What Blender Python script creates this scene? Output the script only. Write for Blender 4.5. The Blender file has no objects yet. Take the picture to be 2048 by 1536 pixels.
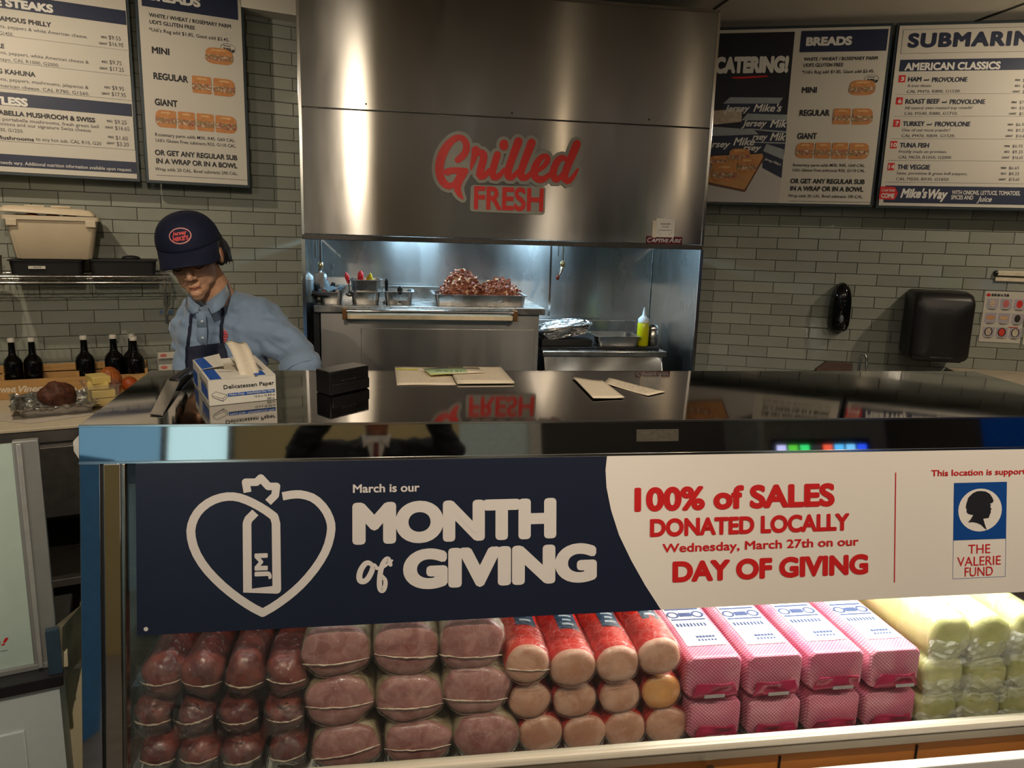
import bpy, bmesh, math, random
from mathutils import Vector, Matrix, noise
random.seed(7)
R = math.radians
sc = bpy.context.scene
COL = sc.collection
# ------------------------------------------------------------------ camera
CAM = Vector((0, 0, 1.62)); PITCH, YAW, ROLL, FPX = .193183, .155908, .0287409, 1503.0
fw = Vector((math.sin(YAW)*math.cos(PITCH), math.cos(YAW)*math.cos(PITCH), -math.sin(PITCH)))
rt0 = Vector((math.cos(YAW), -math.sin(YAW), 0)); up0 = rt0.cross(fw)
rt = math.cos(ROLL)*rt0 + math.sin(ROLL)*up0
up = -math.sin(ROLL)*rt0 + math.cos(ROLL)*up0
cd = bpy.data.cameras.new('camera'); cam = bpy.data.objects.new('camera', cd); COL.objects.link(cam)
cam.matrix_world = Matrix(((rt.x, up.x, -fw.x, CAM.x), (rt.y, up.y, -fw.y, CAM.y), (rt.z, up.z, -fw.z, CAM.z), (0, 0, 0, 1)))
cd.sensor_width = 36; cd.lens = 36*FPX/2048; cd.clip_start = .01
sc.camera = cam
# ------------------------------------------------------------------ world, lights, exposure
w = bpy.data.worlds.new('world'); sc.world = w; w.use_nodes = True
w.node_tree.nodes['Background'].inputs[0].default_value = (.45, .55, .7, 1)
w.node_tree.nodes['Background'].inputs[1].default_value = .35
sc.view_settings.view_transform = 'Standard'; sc.view_settings.look = 'None'
sc.view_settings.exposure = .35; sc.view_settings.gamma = 1; sc.view_settings.use_curve_mapping = False
sc.cycles.transparent_max_bounces = 20; sc.cycles.max_bounces = 6; sc.cycles.diffuse_bounces = 3; sc.cycles.glossy_bounces = 4; sc.cycles.transmission_bounces = 4; sc.cycles.sample_clamp_indirect = 5
sc.cycles.use_adaptive_sampling = True; sc.cycles.adaptive_threshold = .06; sc.cycles.adaptive_min_samples = 16; sc.cycles.use_denoising = True; sc.cycles.caustics_reflective = False; sc.cycles.caustics_refractive = False
WARM = (1, .84, .64); SOFTW = (1, .90, .80); COOL = (.5, .78, 1)
def area(name, loc, rot, sx, sy, e, col, spread=180):
    l = bpy.data.lights.new(name, 'AREA'); l.shape = 'RECTANGLE'; l.size = sx; l.size_y = sy; l.energy = e; l.color = col
    l.spread = R(spread)
    o = bpy.data.objects.new(name, l); o.location = loc; o.rotation_euler = rot; COL.objects.link(o); return o
def spot(name, loc, aim, e, col, ang=90, blend=.6, r=.02):
    l = bpy.data.lights.new(name, 'SPOT'); l.energy = e; l.color = col; l.spot_size = R(ang); l.spot_blend = blend; l.shadow_soft_size = r
    o = bpy.data.objects.new(name, l); o.location = loc
    o.rotation_euler = (Vector(aim)-Vector(loc)).to_track_quat('-Z', 'Y').to_euler(); COL.objects.link(o); return o
LS = [  # track spots, last an added fill for the worker's face: location, aim, watts, cone
    ((-1.38, 2.42, 2.44), (-1.0, 3.65, 1.45), 21, 118),
    ((2.99, 2.23, 2.44), (2.5, 3.4, 1.5), 24, 118),
    ((-.27, .35, 2.44), (-.42, 1.9, 1.2), 52, 92),
    ((1.24, .35, 2.44), (1.1, 1.6, 1.0), 42, 80),
    ((2.31, .35, 2.44), (2.0, 1.6, 1.0), 30, 80), ((-1.3, -1.3, 2.44), (-.62, 2.4, 1.5), 36, 34)]
for l, a, e, c in LS: spot('track_and_fill_spot_light', l, a, e, WARM, c, .7, .015)
area('ceiling_bounce_light', (.5, -1.1, 2.6), (0, 0, 0), 7, 4.4, 19, SOFTW)
for x in (.1, .78): area('hood_lamp_light', (x, 3.55, 1.74), (0, 0, 0), .26, .12, 5.0, COOL)
area('case_lamp_left_light', (.02, 1.66, 1.08), (0, 0, 0), 1.15, .05, .7, (1, .97, .9))
area('case_lamp_light', (1.25, 1.66, 1.08), (0, 0, 0), .95, .05, 17, (1, .97, .9))

# ------------------------------------------------------------------ pixel -> plane helpers (frame 2048 x 1536)
def ray(px, py):
    return (rt*((px-1024)/FPX) + up*(-(py-768)/FPX) + fw)
def onp(px, py, n, d):
    v = ray(px, py); n = Vector(n); t = (d-n.dot(CAM))/n.dot(v); return CAM + v*t
def Yp(px, py, y): return onp(px, py, (0, 1, 0), y)
def Zp(px, py, z): return onp(px, py, (0, 0, 1), z)
class Fr:
    """upright (or tilted) working frame: local x right, y into the surface, z up"""
    def __init__(s, o, rz=0, rx=0, M=None):
        s.M = M.copy() if M else Matrix.Translation(Vector(o)) @ Matrix.Rotation(rz, 4, 'Z') @ Matrix.Rotation(rx, 4, 'X'); s.I = s.M.inverted(); s.rz = rz; s.rx = rx
    def at(s, px, py, y=0):
        n = (s.M.to_3x3() @ Vector((0, 1, 0))); d = n.dot(s.M @ Vector((0, y, 0)))
        p = s.I @ onp(px, py, n, d); return p
    def xz(s, px, py, y=0):
        p = s.at(px, py, y); return (p.x, p.z)
    def hz(s, px, py, z):   # on local horizontal plane
        n = (s.M.to_3x3() @ Vector((0, 0, 1))); d = n.dot(s.M @ Vector((0, 0, z)))
        return s.I @ onp(px, py, n, d)
AL, AR = .3263, -.3567
WLO = Vector((-.375, 3.825, 0)); WRO = Vector((1.35, 3.825, 0))
FL = Fr(WLO, AL); FRt = Fr(WRO, AR)                 # left / right tiled wall
TFM = Matrix.Translation((0, 1.586, 1.2225)) @ Matrix.Rotation(R(3.45), 4, 'X')
TF = Fr(None, M=TFM)      # the slightly sloping case top
FH = Fr((0, 3.225, 0)); FG = Fr((0, 1.586, 1.2225), 0, R(-10)); FG.M = FG.M
TOPZ = 1.2225
# make sure tilt sense: lower edge of the glass nearer the customer
if (FG.M @ Vector((0, 0, -1))).y > 1.586: FG = Fr((0, 1.586, 1.2225), 0, R(10))

# ------------------------------------------------------------------ materials
def s2l(c):
    c = c/255; return c/12.92 if c <= .04045 else ((c+.055)/1.055)**2.4
def rgb(r, g, b): return (s2l(r), s2l(g), s2l(b), 1)
MATS = {}
def mat(name, col, rough=.5, metal=0, var=.12, scale=30, bump=0, bscale=200, spec=.5, trans=0, alpha=1, emit=None, es=1, aniso=0, tangent=None, coat=0, sub=0, stretch=None, rvar=0, objrand=0, ior=1.45, sheen=0):
    if name in MATS: return MATS[name]
    m = bpy.data.materials.new(name); m.use_nodes = True; nt = m.node_tree; N = nt.nodes; L = nt.links
    b = N['Principled BSDF']; MATS[name] = m
    b.inputs['Roughness'].default_value = rough; b.inputs['Metallic'].default_value = metal
    b.inputs['Specular IOR Level'].default_value = spec; b.inputs['IOR'].default_value = ior
    b.inputs['Transmission Weight'].default_value = trans; b.inputs['Alpha'].default_value = alpha
    b.inputs['Coat Weight'].default_value = coat; b.inputs['Coat Roughness'].default_value = .08
    b.inputs['Sheen Weight'].default_value = sheen
    if sub: b.inputs['Subsurface Weight'].default_value = sub; b.inputs['Subsurface Radius'].default_value = (.02, .008, .005)
    tc = N.new('ShaderNodeTexCoord'); mp = N.new('ShaderNodeMapping'); L.new(tc.outputs['Object'], mp.inputs[0])
    if stretch: mp.inputs['Scale'].default_value = stretch
    n = N.new('ShaderNodeTexNoise'); n.inputs['Scale'].default_value = scale; n.inputs['Detail'].default_value = 4
    L.new(mp.outputs[0], n.inputs['Vector'])
    if var or objrand:
        mr = N.new('ShaderNodeMapRange'); mr.inputs[1].default_value = .3; mr.inputs[2].default_value = .7
        mr.inputs[3].default_value = 1-var; mr.inputs[4].default_value = 1+var
        L.new(n.outputs[0], mr.inputs[0])
        mx = N.new('ShaderNodeVectorMath'); mx.operation = 'SCALE'; mx.inputs[0].default_value = col[:3]
        out = mr.outputs[0]
        if objrand:
            oi = N.new('ShaderNodeObjectInfo'); m2 = N.new('ShaderNodeMapRange'); m2.inputs[3].default_value = 1-objrand; m2.inputs[4].default_value = 1+objrand
            L.new(oi.outputs['Random'], m2.inputs[0]); mu = N.new('ShaderNodeMath'); mu.operation = 'MULTIPLY'
            L.new(out, mu.inputs[0]); L.new(m2.outputs[0], mu.inputs[1]); out = mu.outputs[0]
        L.new(out, mx.inputs['Scale']); L.new(mx.outputs[0], b.inputs['Base Color'])
    else: b.inputs['Base Color'].default_value = col
    if rvar:
        m3 = N.new('ShaderNodeMapRange'); m3.inputs[1].default_value = .3; m3.inputs[2].default_value = .7
        m3.inputs[3].default_value = max(0, rough-rvar); m3.inputs[4].default_value = rough+rvar
        L.new(n.outputs[0], m3.inputs[0]); L.new(m3.outputs[0], b.inputs['Roughness'])
    if bump:
        n2 = N.new('ShaderNodeTexNoise'); n2.inputs['Scale'].default_value = bscale; n2.inputs['Detail'].default_value = 3
        L.new(mp.outputs[0], n2.inputs['Vector'])
        bp = N.new('ShaderNodeBump'); bp.inputs['Strength'].default_value = bump; bp.inputs['Distance'].default_value = .002
        L.new(n2.outputs[0], bp.inputs['Height']); L.new(bp.outputs[0], b.inputs['Normal'])
    if emit: b.inputs['Emission Color'].default_value = (*emit[:3], 1); b.inputs['Emission Strength'].default_value = es
    if aniso:
        b.inputs['Anisotropic'].default_value = aniso
        cx = N.new('ShaderNodeCombineXYZ'); t = tangent or (0, 0, 1)
        for i in range(3): cx.inputs[i].default_value = t[i]
        L.new(cx.outputs[0], b.inputs['Tangent'])
    return m
def film(name, col=(.95, .97, .97, 1), opac=.06, rough=.02, bump=0, bscale=40, gl=1.0, ior=1.45, fk=1.0):
    """thin clear sheet: mostly see-through with a fresnel gloss"""
    if name in MATS: return MATS[name]
    m = bpy.data.materials.new(name); m.use_nodes = True; nt = m.node_tree; N = nt.nodes; L = nt.links; MATS[name] = m
    N.remove(N['Principled BSDF']); out = N['Material Output']
    tr = N.new('ShaderNodeBsdfTransparent'); tr.inputs[0].default_value = col
    g = N.new('ShaderNodeBsdfGlossy'); g.inputs['Roughness'].default_value = rough; g.inputs[0].default_value = (gl, gl, gl, 1)
    d = N.new('ShaderNodeBsdfDiffuse'); d.inputs[0].default_value = col
    fr = N.new('ShaderNodeFresnel'); fr.inputs[0].default_value = ior
    m1 = N.new('ShaderNodeMixShader'); m1.inputs[0].default_value = opac
    m2 = N.new('ShaderNodeMixShader')
    L.new(tr.outputs[0], m1.inputs[1]); L.new(d.outputs[0], m1.inputs[2])
    ge = N.new('ShaderNodeNewGeometry'); iv = N.new('ShaderNodeMath'); iv.operation = 'SUBTRACT'; iv.inputs[0].default_value = 1; L.new(ge.outputs['Backfacing'], iv.inputs[1])
    mk = N.new('ShaderNodeMath'); mk.operation = 'MULTIPLY'; L.new(fr.outputs[0], mk.inputs[0]); L.new(iv.outputs[0], mk.inputs[1])
    ml = N.new('ShaderNodeMath'); ml.operation = 'MULTIPLY'; ml.inputs[1].default_value = fk; L.new(mk.outputs[0], ml.inputs[0])
    L.new(ml.outputs[0], m2.inputs[0]); L.new(m1.outputs[0], m2.inputs[1]); L.new(g.outputs[0], m2.inputs[2])
    L.new(m2.outputs[0], out.inputs[0])
    if bump:
        tc = N.new('ShaderNodeTexCoord'); n = N.new('ShaderNodeTexNoise'); n.inputs['Scale'].default_value = bscale; n.inputs['Detail'].default_value = 5; n.inputs['Distortion'].default_value = 1.2
        L.new(tc.outputs['Object'], n.inputs['Vector']); bp = N.new('ShaderNodeBump'); bp.inputs['Strength'].default_value = bump; bp.inputs['Distance'].default_value = .01
        L.new(n.outputs[0], bp.inputs['Height']); L.new(bp.outputs[0], g.inputs['Normal'])
    return m
def hood_steel(name, base=.5, rough=.3, aniso=.8, wave=.35, tint=(1, .97, .92), wscale=1.1):
    if name in MATS: return MATS[name]
    m = mat(name, (base*tint[0], base*tint[1], base*tint[2], 1), rough, 1, .06, 6, stretch=(1, 1, .25), aniso=aniso, rvar=.06)
    nt = m.node_tree; N = nt.nodes; L = nt.links; b = N['Principled BSDF']
    tc = N.new('ShaderNodeTexCoord'); mp = N.new('ShaderNodeMapping'); mp.inputs['Scale'].default_value = (1, 1, .45); L.new(tc.outputs['Object'], mp.inputs[0])
    n = N.new('ShaderNodeTexNoise'); n.inputs['Scale'].default_value = wscale; n.inputs['Detail'].default_value = 2
    L.new(mp.outputs[0], n.inputs['Vector'])
    bp = N.new('ShaderNodeBump'); bp.inputs['Strength'].default_value = wave; bp.inputs['Distance'].default_value = .03
    L.new(n.outputs[0], bp.inputs['Height'])
    mp2 = N.new('ShaderNodeMapping'); mp2.inputs['Scale'].default_value = (3, 3, 60); L.new(tc.outputs['Object'], mp2.inputs[0])
    n2 = N.new('ShaderNodeTexNoise'); n2.inputs['Scale'].default_value = 6; L.new(mp2.outputs[0], n2.inputs['Vector'])
    bp2 = N.new('ShaderNodeBump'); bp2.inputs['Strength'].default_value = .003; bp2.inputs['Distance'].default_value = .002
    L.new(n2.outputs[0], bp2.inputs['Height']); L.new(bp.outputs[0], bp2.inputs['Normal']); L.new(bp2.outputs[0], b.inputs['Normal'])
    return m
NAVY = rgb(33, 44, 70); CREAM = rgb(222, 212, 196)
M_navy = mat('printed_navy', rgb(30, 40, 68), .45, var=.03)
M_banner_navy = mat('banner_navy', rgb(29, 36, 56), .35, var=.03)
M_board = mat('board_cream', rgb(206, 200, 187), .5, var=.02, scale=4)
M_white = mat('printed_white', rgb(226, 222, 214), .5, var=.02)
M_banner_white = mat('banner_white', rgb(236, 230, 222), .35, var=.015, scale=3)
M_ink = mat('printed_black', rgb(32, 32, 40), .5, var=.03)
M_grayink = mat('printed_grey', rgb(70, 68, 72), .5, var=.03)
M_red = mat('printed_red', rgb(205, 34, 36), .45, var=.03)
M_signred = mat('sign_red_paint', rgb(214, 36, 28), .4, var=.03)
M_signgrey = mat('sign_grey_edge', rgb(150, 148, 138), .45, var=.04)
M_blue = mat('printed_blue', rgb(22, 86, 180), .45, var=.02)
M_frame = mat('dark_board_frame', rgb(46, 58, 66), .4, var=.05)
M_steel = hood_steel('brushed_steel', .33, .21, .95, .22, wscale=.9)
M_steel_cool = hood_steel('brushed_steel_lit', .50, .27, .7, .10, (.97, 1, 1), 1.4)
M_steel_plain = mat('satin_steel', (.42, .41, .39, 1), .28, 1, .08, 15, rvar=.06)
M_steel_dull = mat('dull_steel', (.26, .24, .22, 1), .42, 1, .12, 8, rvar=.08)
M_mirror = mat('polished_steel', (.72, .74, .74, 1), .035, 1, .04, 5)
M_top = mat('polished_steel_top', (.5, .48, .46, 1), .05, 1, .05, 4, rvar=.02, stretch=(.5, 4, 1))
M_edge = mat('bright_steel_edge', (.8, .78, .74, 1), .15, 1, .04, 12)
M_chrome = mat('chrome', (.75, .74, .72, 1), .12, 1, .04, 20)
M_black = mat('black_plastic', rgb(26, 26, 28), .35, var=.1)
M_blackm = mat('matte_black', rgb(20, 20, 22), .6, var=.1)
M_tile = mat('grey_green_glazed_tile', rgb(152, 155, 143), .10, 0, .05, 6, bump=.25, bscale=11, objrand=.10, spec=.55)
M_grout = mat('dark_grout', rgb(70, 70, 66), .85, var=.1)
M_none = None
M_wallpaint = mat('pale_wall_paint', rgb(186, 190, 180), .7, var=.04)
M_wallbeige = mat('beige_wall_paint', rgb(214, 192, 136), .7, var=.04)
M_walldark = mat('dark_wall_paint', rgb(70, 66, 60), .6, var=.06)
M_ceiling = mat('ceiling_paint', rgb(236, 230, 214), .85, var=.03, scale=3)
M_floor = mat('quarry_floor', rgb(150, 132, 116), .5, var=.15, scale=8)
M_wood = mat('pale_pine', rgb(190, 146, 88), .55, var=.14, scale=9, stretch=(1, 4, 14))
M_orange = mat('orange_oak', rgb(176, 112, 50), .4, var=.12, scale=5, stretch=(.6, 3, 8))
M_foil = mat('crumpled_foil', (.78, .78, .77, 1), .22, 1, .04, 20, bump=1.0, bscale=70)
M_paper = mat('white_paper', rgb(226, 214, 192), .7, var=.03)
M_wax = mat('waxed_paper', rgb(214, 204, 184), .5, var=.06, scale=60, stretch=(1, 1, 6), trans=0)
M_card = mat('white_cardboard', rgb(226, 222, 212), .5, var=.02)

# ------------------------------------------------------------------ mesh builder
class MB:
    def __init__(s): s.bm = bmesh.new()
    def face(s, pts):
        try: return s.bm.faces.new([s.bm.verts.new(p) for p in pts])
        except ValueError: return None
    def box(s, x0, x1, y0, y1, z0, z1, M=None):
        v = [s.bm.verts.new((M @ Vector(p)) if M else p) for p in ((x0, y0, z0), (x1, y0, z0), (x1, y1, z0), (x0, y1, z0), (x0, y0, z1), (x1, y0, z1), (x1, y1, z1), (x0, y1, z1))]
        for f in ((0, 3, 2, 1), (4, 5, 6, 7), (0, 1, 5, 4), (1, 2, 6, 5), (2, 3, 7, 6), (3, 0, 4, 7)): s.bm.faces.new([v[i] for i in f])
        return s
    def hexa(s, p):   # 8 points bottom ring, top ring
        v = [s.bm.verts.new(q) for q in p]
        for f in ((0, 3, 2, 1), (4, 5, 6, 7), (0, 1, 5, 4), (1, 2, 6, 5), (2, 3, 7, 6), (3, 0, 4, 7)): s.bm.faces.new([v[i] for i in f])
        return s
    def prism(s, pts, y0, y1, ax='y'):  # outline in x,z extruded in y  (ax z: outline x,y extruded z)
        if ax == 'y': a = [s.bm.verts.new((p[0], y0, p[1])) for p in pts]; b = [s.bm.verts.new((p[0], y1, p[1])) for p in pts]
        elif ax == 'z': a = [s.bm.verts.new((p[0], p[1], y0)) for p in pts]; b = [s.bm.verts.new((p[0], p[1], y1)) for p in pts]
        else: a = [s.bm.verts.new((y0, p[0], p[1])) for p in pts]; b = [s.bm.verts.new((y1, p[0], p[1])) for p in pts]
        s.bm.faces.new(a); s.bm.faces.new(b[::-1]); n = len(pts)
        for i in range(n): s.bm.faces.new((a[i], a[(i+1) % n], b[(i+1) % n], b[i]))
        return s
    def rings(s, rs, cap=True, close=False):
        R_ = [[s.bm.verts.new(p) for p in r] for r in rs]; n = len(R_[0])
        for a, b in zip(R_, R_[1:]):
            for i in range(n): s.bm.faces.new((a[i], a[(i+1) % n], b[(i+1) % n], b[i]))
        if cap: s.bm.faces.new(R_[0][::-1]); s.bm.faces.new(R_[-1])
        return s
    def lathe(s, prof, c=(0, 0, 0), n=20, M=None, cap=True):
        rs = []
        for r, z in prof:
            ring = [Vector((c[0]+r*math.cos(2*math.pi*i/n), c[1]+r*math.sin(2*math.pi*i/n), c[2]+z)) for i in range(n)]
            rs.append([M @ p for p in ring] if M else ring)
        return s.rings(rs, cap)
    def tube(s, path, r, n=8, cap=True):
        path = [Vector(p) for p in path]; rs = []; prev = None
        for i, p in enumerate(path):
            t = (path[min(i+1, len(path)-1)]-path[max(i-1, 0)]).normalized()
            if prev is None:
                u = t.orthogonal().normalized()
            else:
                u = (prev - t*prev.dot(t)).normalized()
            prev = u; v = t.cross(u); rr = r[i] if isinstance(r, (list, tuple)) else r
            rs.append([p+(u*math.cos(2*math.pi*k/n)+v*math.sin(2*math.pi*k/n))*rr for k in range(n)])
        return s.rings(rs, cap)
    def ell(s, c, r, M=None, seg=16, rg=10):
        c = Vector(c); vs = []; top = []
        for j in range(1, rg):
            th = math.pi*j/rg
            vs.append([Vector((r[0]*math.sin(th)*math.cos(2*math.pi*i/seg), r[1]*math.sin(th)*math.sin(2*math.pi*i/seg), r[2]*math.cos(th))) for i in range(seg)])
        tf = (lambda p: c + (M @ p if M else p))
        R_ = [[s.bm.verts.new(tf(p)) for p in ring] for ring in vs]
        a = s.bm.verts.new(tf(Vector((0, 0, r[2])))); b = s.bm.verts.new(tf(Vector((0, 0, -r[2]))))
        for i in range(seg):
            s.bm.faces.new((a, R_[0][i], R_[0][(i+1) % seg])); s.bm.faces.new((b, R_[-1][(i+1) % seg], R_[-1][i]))
        for x, y in zip(R_, R_[1:]):
            for i in range(seg): s.bm.faces.new((x[i], y[i], y[(i+1) % seg], x[(i+1) % seg]))
        return s
    def grid(s, f, nu, nv, wrap=False):
        V = [[s.bm.verts.new(f(i/nu, j/nv)) for j in range(nv+1)] for i in range(nu+1)]
        for i in range(nu):
            for j in range(nv): s.bm.faces.new((V[i][j], V[i+1][j], V[i+1][j+1], V[i][j+1]))
        return s
    def jitter(s, a, fr=20, seed=0):
        for v in s.bm.verts:
            q = v.co*fr+Vector((seed, seed*1.7, 0)); v.co += Vector((noise.noise(q), noise.noise(q+Vector((31, 0, 0))), noise.noise(q+Vector((0, 47, 0)))))*a
        return s
    def build(s, name, m, parent=None, bevel=0, seg=2, sharp=None, smooth=True, weld=False, kind=None, solid=0):
        bm = s.bm
        if weld: bmesh.ops.remove_doubles(bm, verts=bm.verts, dist=1e-5)
        bmesh.ops.recalc_face_normals(bm, faces=bm.faces)
        if bevel: bmesh.ops.bevel(bm, geom=[e for e in bm.edges if len(e.link_faces) == 2 and e.calc_face_angle(0) > .5], offset=bevel, segments=seg, affect='EDGES', profile=.5, clamp_overlap=True)
        me = bpy.data.meshes.new(name); bm.to_mesh(me); bm.free()
        if smooth:
            me.polygons.foreach_set('use_smooth', [True]*len(me.polygons))
            me.set_sharp_from_angle(angle=R(sharp if sharp is not None else (20 if bevel else 50)))
        o = bpy.data.objects.new(name, me); COL.objects.link(o)
        if m: me.materials.append(m)
        if parent: o.parent = parent
        if kind: o['kind'] = kind
        if solid:
            md = o.modifiers.new('solid', 'SOLIDIFY'); md.thickness = solid; md.offset = 0
        return o
def tag(o, label=None, cat=None, group=None, kind=None):
    if label: o['label'] = label
    if cat: o['category'] = cat
    if group: o['group'] = group
    if kind: o['kind'] = kind
    return o
def thing(name, label, cat, M=None, group=None, kind=None):
    o = bpy.data.objects.new(name, None); COL.objects.link(o); o.empty_display_size = .05
    if M is not None:
        if isinstance(M, Matrix): o.matrix_world = M
        else: o.location = M
    return tag(o, label, cat, group, kind)
def struct(name, mb, m, **k):
    o = mb.build(name, m, **k); o['kind'] = 'structure'; return o
def copy_tree(o, parent=None):
    c = o.copy(); COL.objects.link(c); c.parent = parent
    if parent is None: c.parent = None
    for ch in list(o.children): copy_tree(ch, c)
    return c
def mv(M, x, y, z): return M @ Matrix.Translation((x, y, z))
# ------------------------------------------------------------------ lettering
_fc = {}
def glyphs(s, off=0, shear=0, res=2, space=1):
    k = (s, off, shear, res, space)
    if k in _fc: return _fc[k]
    cu = bpy.data.curves.new('t', 'FONT'); cu.body = s; cu.size = 1; cu.offset = off; cu.shear = shear; cu.resolution_u = res; cu.space_character = space
    o = bpy.data.objects.new('t', cu); me = bpy.data.meshes.new_from_object(o)
    vs = [v.co.copy() for v in me.vertices]; fs = [tuple(p.vertices) for p in me.polygons]
    bpy.data.objects.remove(o); bpy.data.curves.remove(cu); bpy.data.meshes.remove(me)
    x0 = min((v.x for v in vs), default=0); x1 = max((v.x for v in vs), default=1)
    _fc[k] = (vs, fs, x0, x1); return _fc[k]
_oc = {}
def glyph_edges(s, shear, res, space):
    k = (s, shear, res, space)
    if k not in _oc:
        vs, fs, a, b = glyphs(s, 0, shear, res, space); cnt = {}
        # merge coincident points so that only the true outline remains
        key = {}; idx = []
        for v in vs: idx.append(key.setdefault((round(v.x, 5), round(v.y, 5)), len(key)))
        pos = {idx[i]: vs[i] for i in range(len(vs))}
        for f in fs:
            for i in range(len(f)):
                p, q = idx[f[i]], idx[f[(i+1) % len(f)]]
                if p != q: e = (min(p, q), max(p, q)); cnt[e] = cnt.get(e, 0)+1
        _oc[k] = [(pos[p], pos[q]) for (p, q), c in cnt.items() if c == 1]
    return _oc[k]
def caph(off): 
    v = glyphs('H', off)[0]; return max(p.y for p in v)-min(p.y for p in v)
class Tx:
    """gathers lettering on a frame's front face into one mesh"""
    def __init__(s, y=-.001, th=0): s.V = []; s.F = []; s.y = y; s.th = th
    def put(s, t, x, z, w, h, off=.0, shear=0, rot=0, align='l', res=2, space=1):
        if h > .018: res = 6
        if off >= .008:   # heavy weight: plain glyph plus a stroked outline
            vs, fs, a, b = glyphs(t, 0, shear, res, space); ch = caph(0); o2 = off*.85; sz = h/(ch+2*o2); sx = (w/(b-a+2*o2)) if w else sz; a -= o2; b += o2
            W = (b-a)*sx; ox = {'l': 0, 'c': -W/2, 'r': -W}[align]; c, q = math.cos(rot), math.sin(rot)
            def tr_(px_, py_): lx = (px_-a)*sx+ox; lz = (py_+o2)*sz; return (x+lx*c-lz*q, z+lx*q+lz*c)
            n = len(s.V)
            for v in vs: p_ = tr_(v.x, v.y); s.V.append((p_[0], s.y, p_[1]))
            s.F += [tuple(i+n for i in f) for f in fs]
            for p_, q_ in glyph_edges(t, shear, res, space):
                d = (q_-p_); 
                if d.length < 1e-6: continue
                m_ = Vector((-d.y, d.x)).normalized()*o2; P0, P1 = Vector((p_.x, p_.y)), Vector((q_.x, q_.y)); an = math.atan2(m_.y, m_.x)
                pts = [P0+m_]+[P0+Vector((math.cos(an+math.pi*k/3), math.sin(an+math.pi*k/3)))*o2 for k in (1, 2)]+[P0-m_, P1-m_]+[P1+Vector((math.cos(an+math.pi+math.pi*k/3), math.sin(an+math.pi+math.pi*k/3)))*o2 for k in (1, 2)]+[P1+m_]
                s.poly([tr_(u.x, u.y) for u in pts][::-1])
            return
        vs, fs, a, b = glyphs(t, off, shear, res, space); ch = caph(off); sz = h/ch; sx = (w/(b-a)) if w else sz
        W = (b-a)*sx; ox = {'l': 0, 'c': -W/2, 'r': -W}[align]; n = len(s.V); c, q = math.cos(rot), math.sin(rot)
        base = -off
        for v in vs:
            lx = (v.x-a)*sx+ox; lz = (v.y+off)*sz
            s.V.append((x+lx*c-lz*q, s.y, z+lx*q+lz*c))
        s.F += [tuple(i+n for i in f) for f in fs]
    def px(s, fr, t, x0, y0, x1, y1, h, off=.0, shear=0, yy=None, flat=True, **k):
        """baseline from pixel (x0,y0) to (x1,y1), cap height h pixels"""
        a = fr.at(x0, y0); b = fr.at(x1, y1); c = fr.at(x0, y0-h)
        z = (a.z+b.z)/2; s.put(t, a.x, z, b.x-a.x, abs(c.z-a.z), off, shear, 0 if flat else math.atan2(b.z-a.z, b.x-a.x), **k)
        return s
    def poly(s, pts, lift=True):
        n = len(s.V); s.k = (getattr(s, 'k', 0)+(1 if lift else 0)) % (2000 if s.th else 90); y = s.y-s.k*(1e-6 if s.th else 4e-6); s.V += [(p[0], y, p[1]) for p in pts]; s.F.append(tuple(range(n, n+len(pts))))
    def rect(s, x0, z0, x1, z1): s.poly([(x0, z0), (x1, z0), (x1, z1), (x0, z1)])
    def disc(s, x, z, rx, rz=None, n=20): s.poly([(x+rx*math.cos(2*math.pi*i/n), z+(rz or rx)*math.sin(2*math.pi*i/n)) for i in range(n)])
    def ring(s, x, z, rx, rz, t, n=28):
        for i in range(n):
            a, b = 2*math.pi*i/n, 2*math.pi*(i+1)/n
            s.poly([(x+rx*math.cos(a), z+rz*math.sin(a)), (x+rx*math.cos(b), z+rz*math.sin(b)), (x+(rx-t)*math.cos(b), z+(rz-t)*math.sin(b)), (x+(rx-t)*math.cos(a), z+(rz-t)*math.sin(a))])
    def frame(s, x0, z0, x1, z1, t):
        s.rect(x0, z0, x1, z0+t); s.rect(x0, z1-t, x1, z1); s.rect(x0, z0+t, x0+t, z1-t); s.rect(x1-t, z0+t, x1, z1-t)
    def stroke(s, pts, w, rnd=True, smooth=0):
        pts = [Vector((p[0], p[1])) for p in pts]
        W = list(w) if isinstance(w, (list, tuple)) else [w]*len(pts)
        for _ in range(smooth):  # chaikin
            q = [pts[0]]; qw = [W[0]]
            for i in range(len(pts)-1):
                q += [pts[i]*.75+pts[i+1]*.25, pts[i]*.25+pts[i+1]*.75]; qw += [W[i]*.75+W[i+1]*.25, W[i]*.25+W[i+1]*.75]
            pts = q+[pts[-1]]; W = qw+[W[-1]]
        n = len(pts); L_ = []; R_ = []
        for i in range(n):
            t = (pts[min(i+1, n-1)]-pts[max(i-1, 0)]); t = t.normalized() if t.length else Vector((1, 0)); m = Vector((-t.y, t.x))
            k = 1.0
            if 0 < i < n-1:
                d = (pts[i+1]-pts[i]).normalized(); k = 1/max(.5, abs(d.dot(t)))
            L_.append(pts[i]+m*W[i]/2*k); R_.append(pts[i]-m*W[i]/2*k)
        for i in range(n-1): s.poly([L_[i], L_[i+1], R_[i+1], R_[i]], i == 0)
        if rnd:
            for i in (range(n) if s.th else (0, n-1)): s.disc(pts[i].x, pts[i].y, W[i]/2*.995, n=12)
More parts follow.
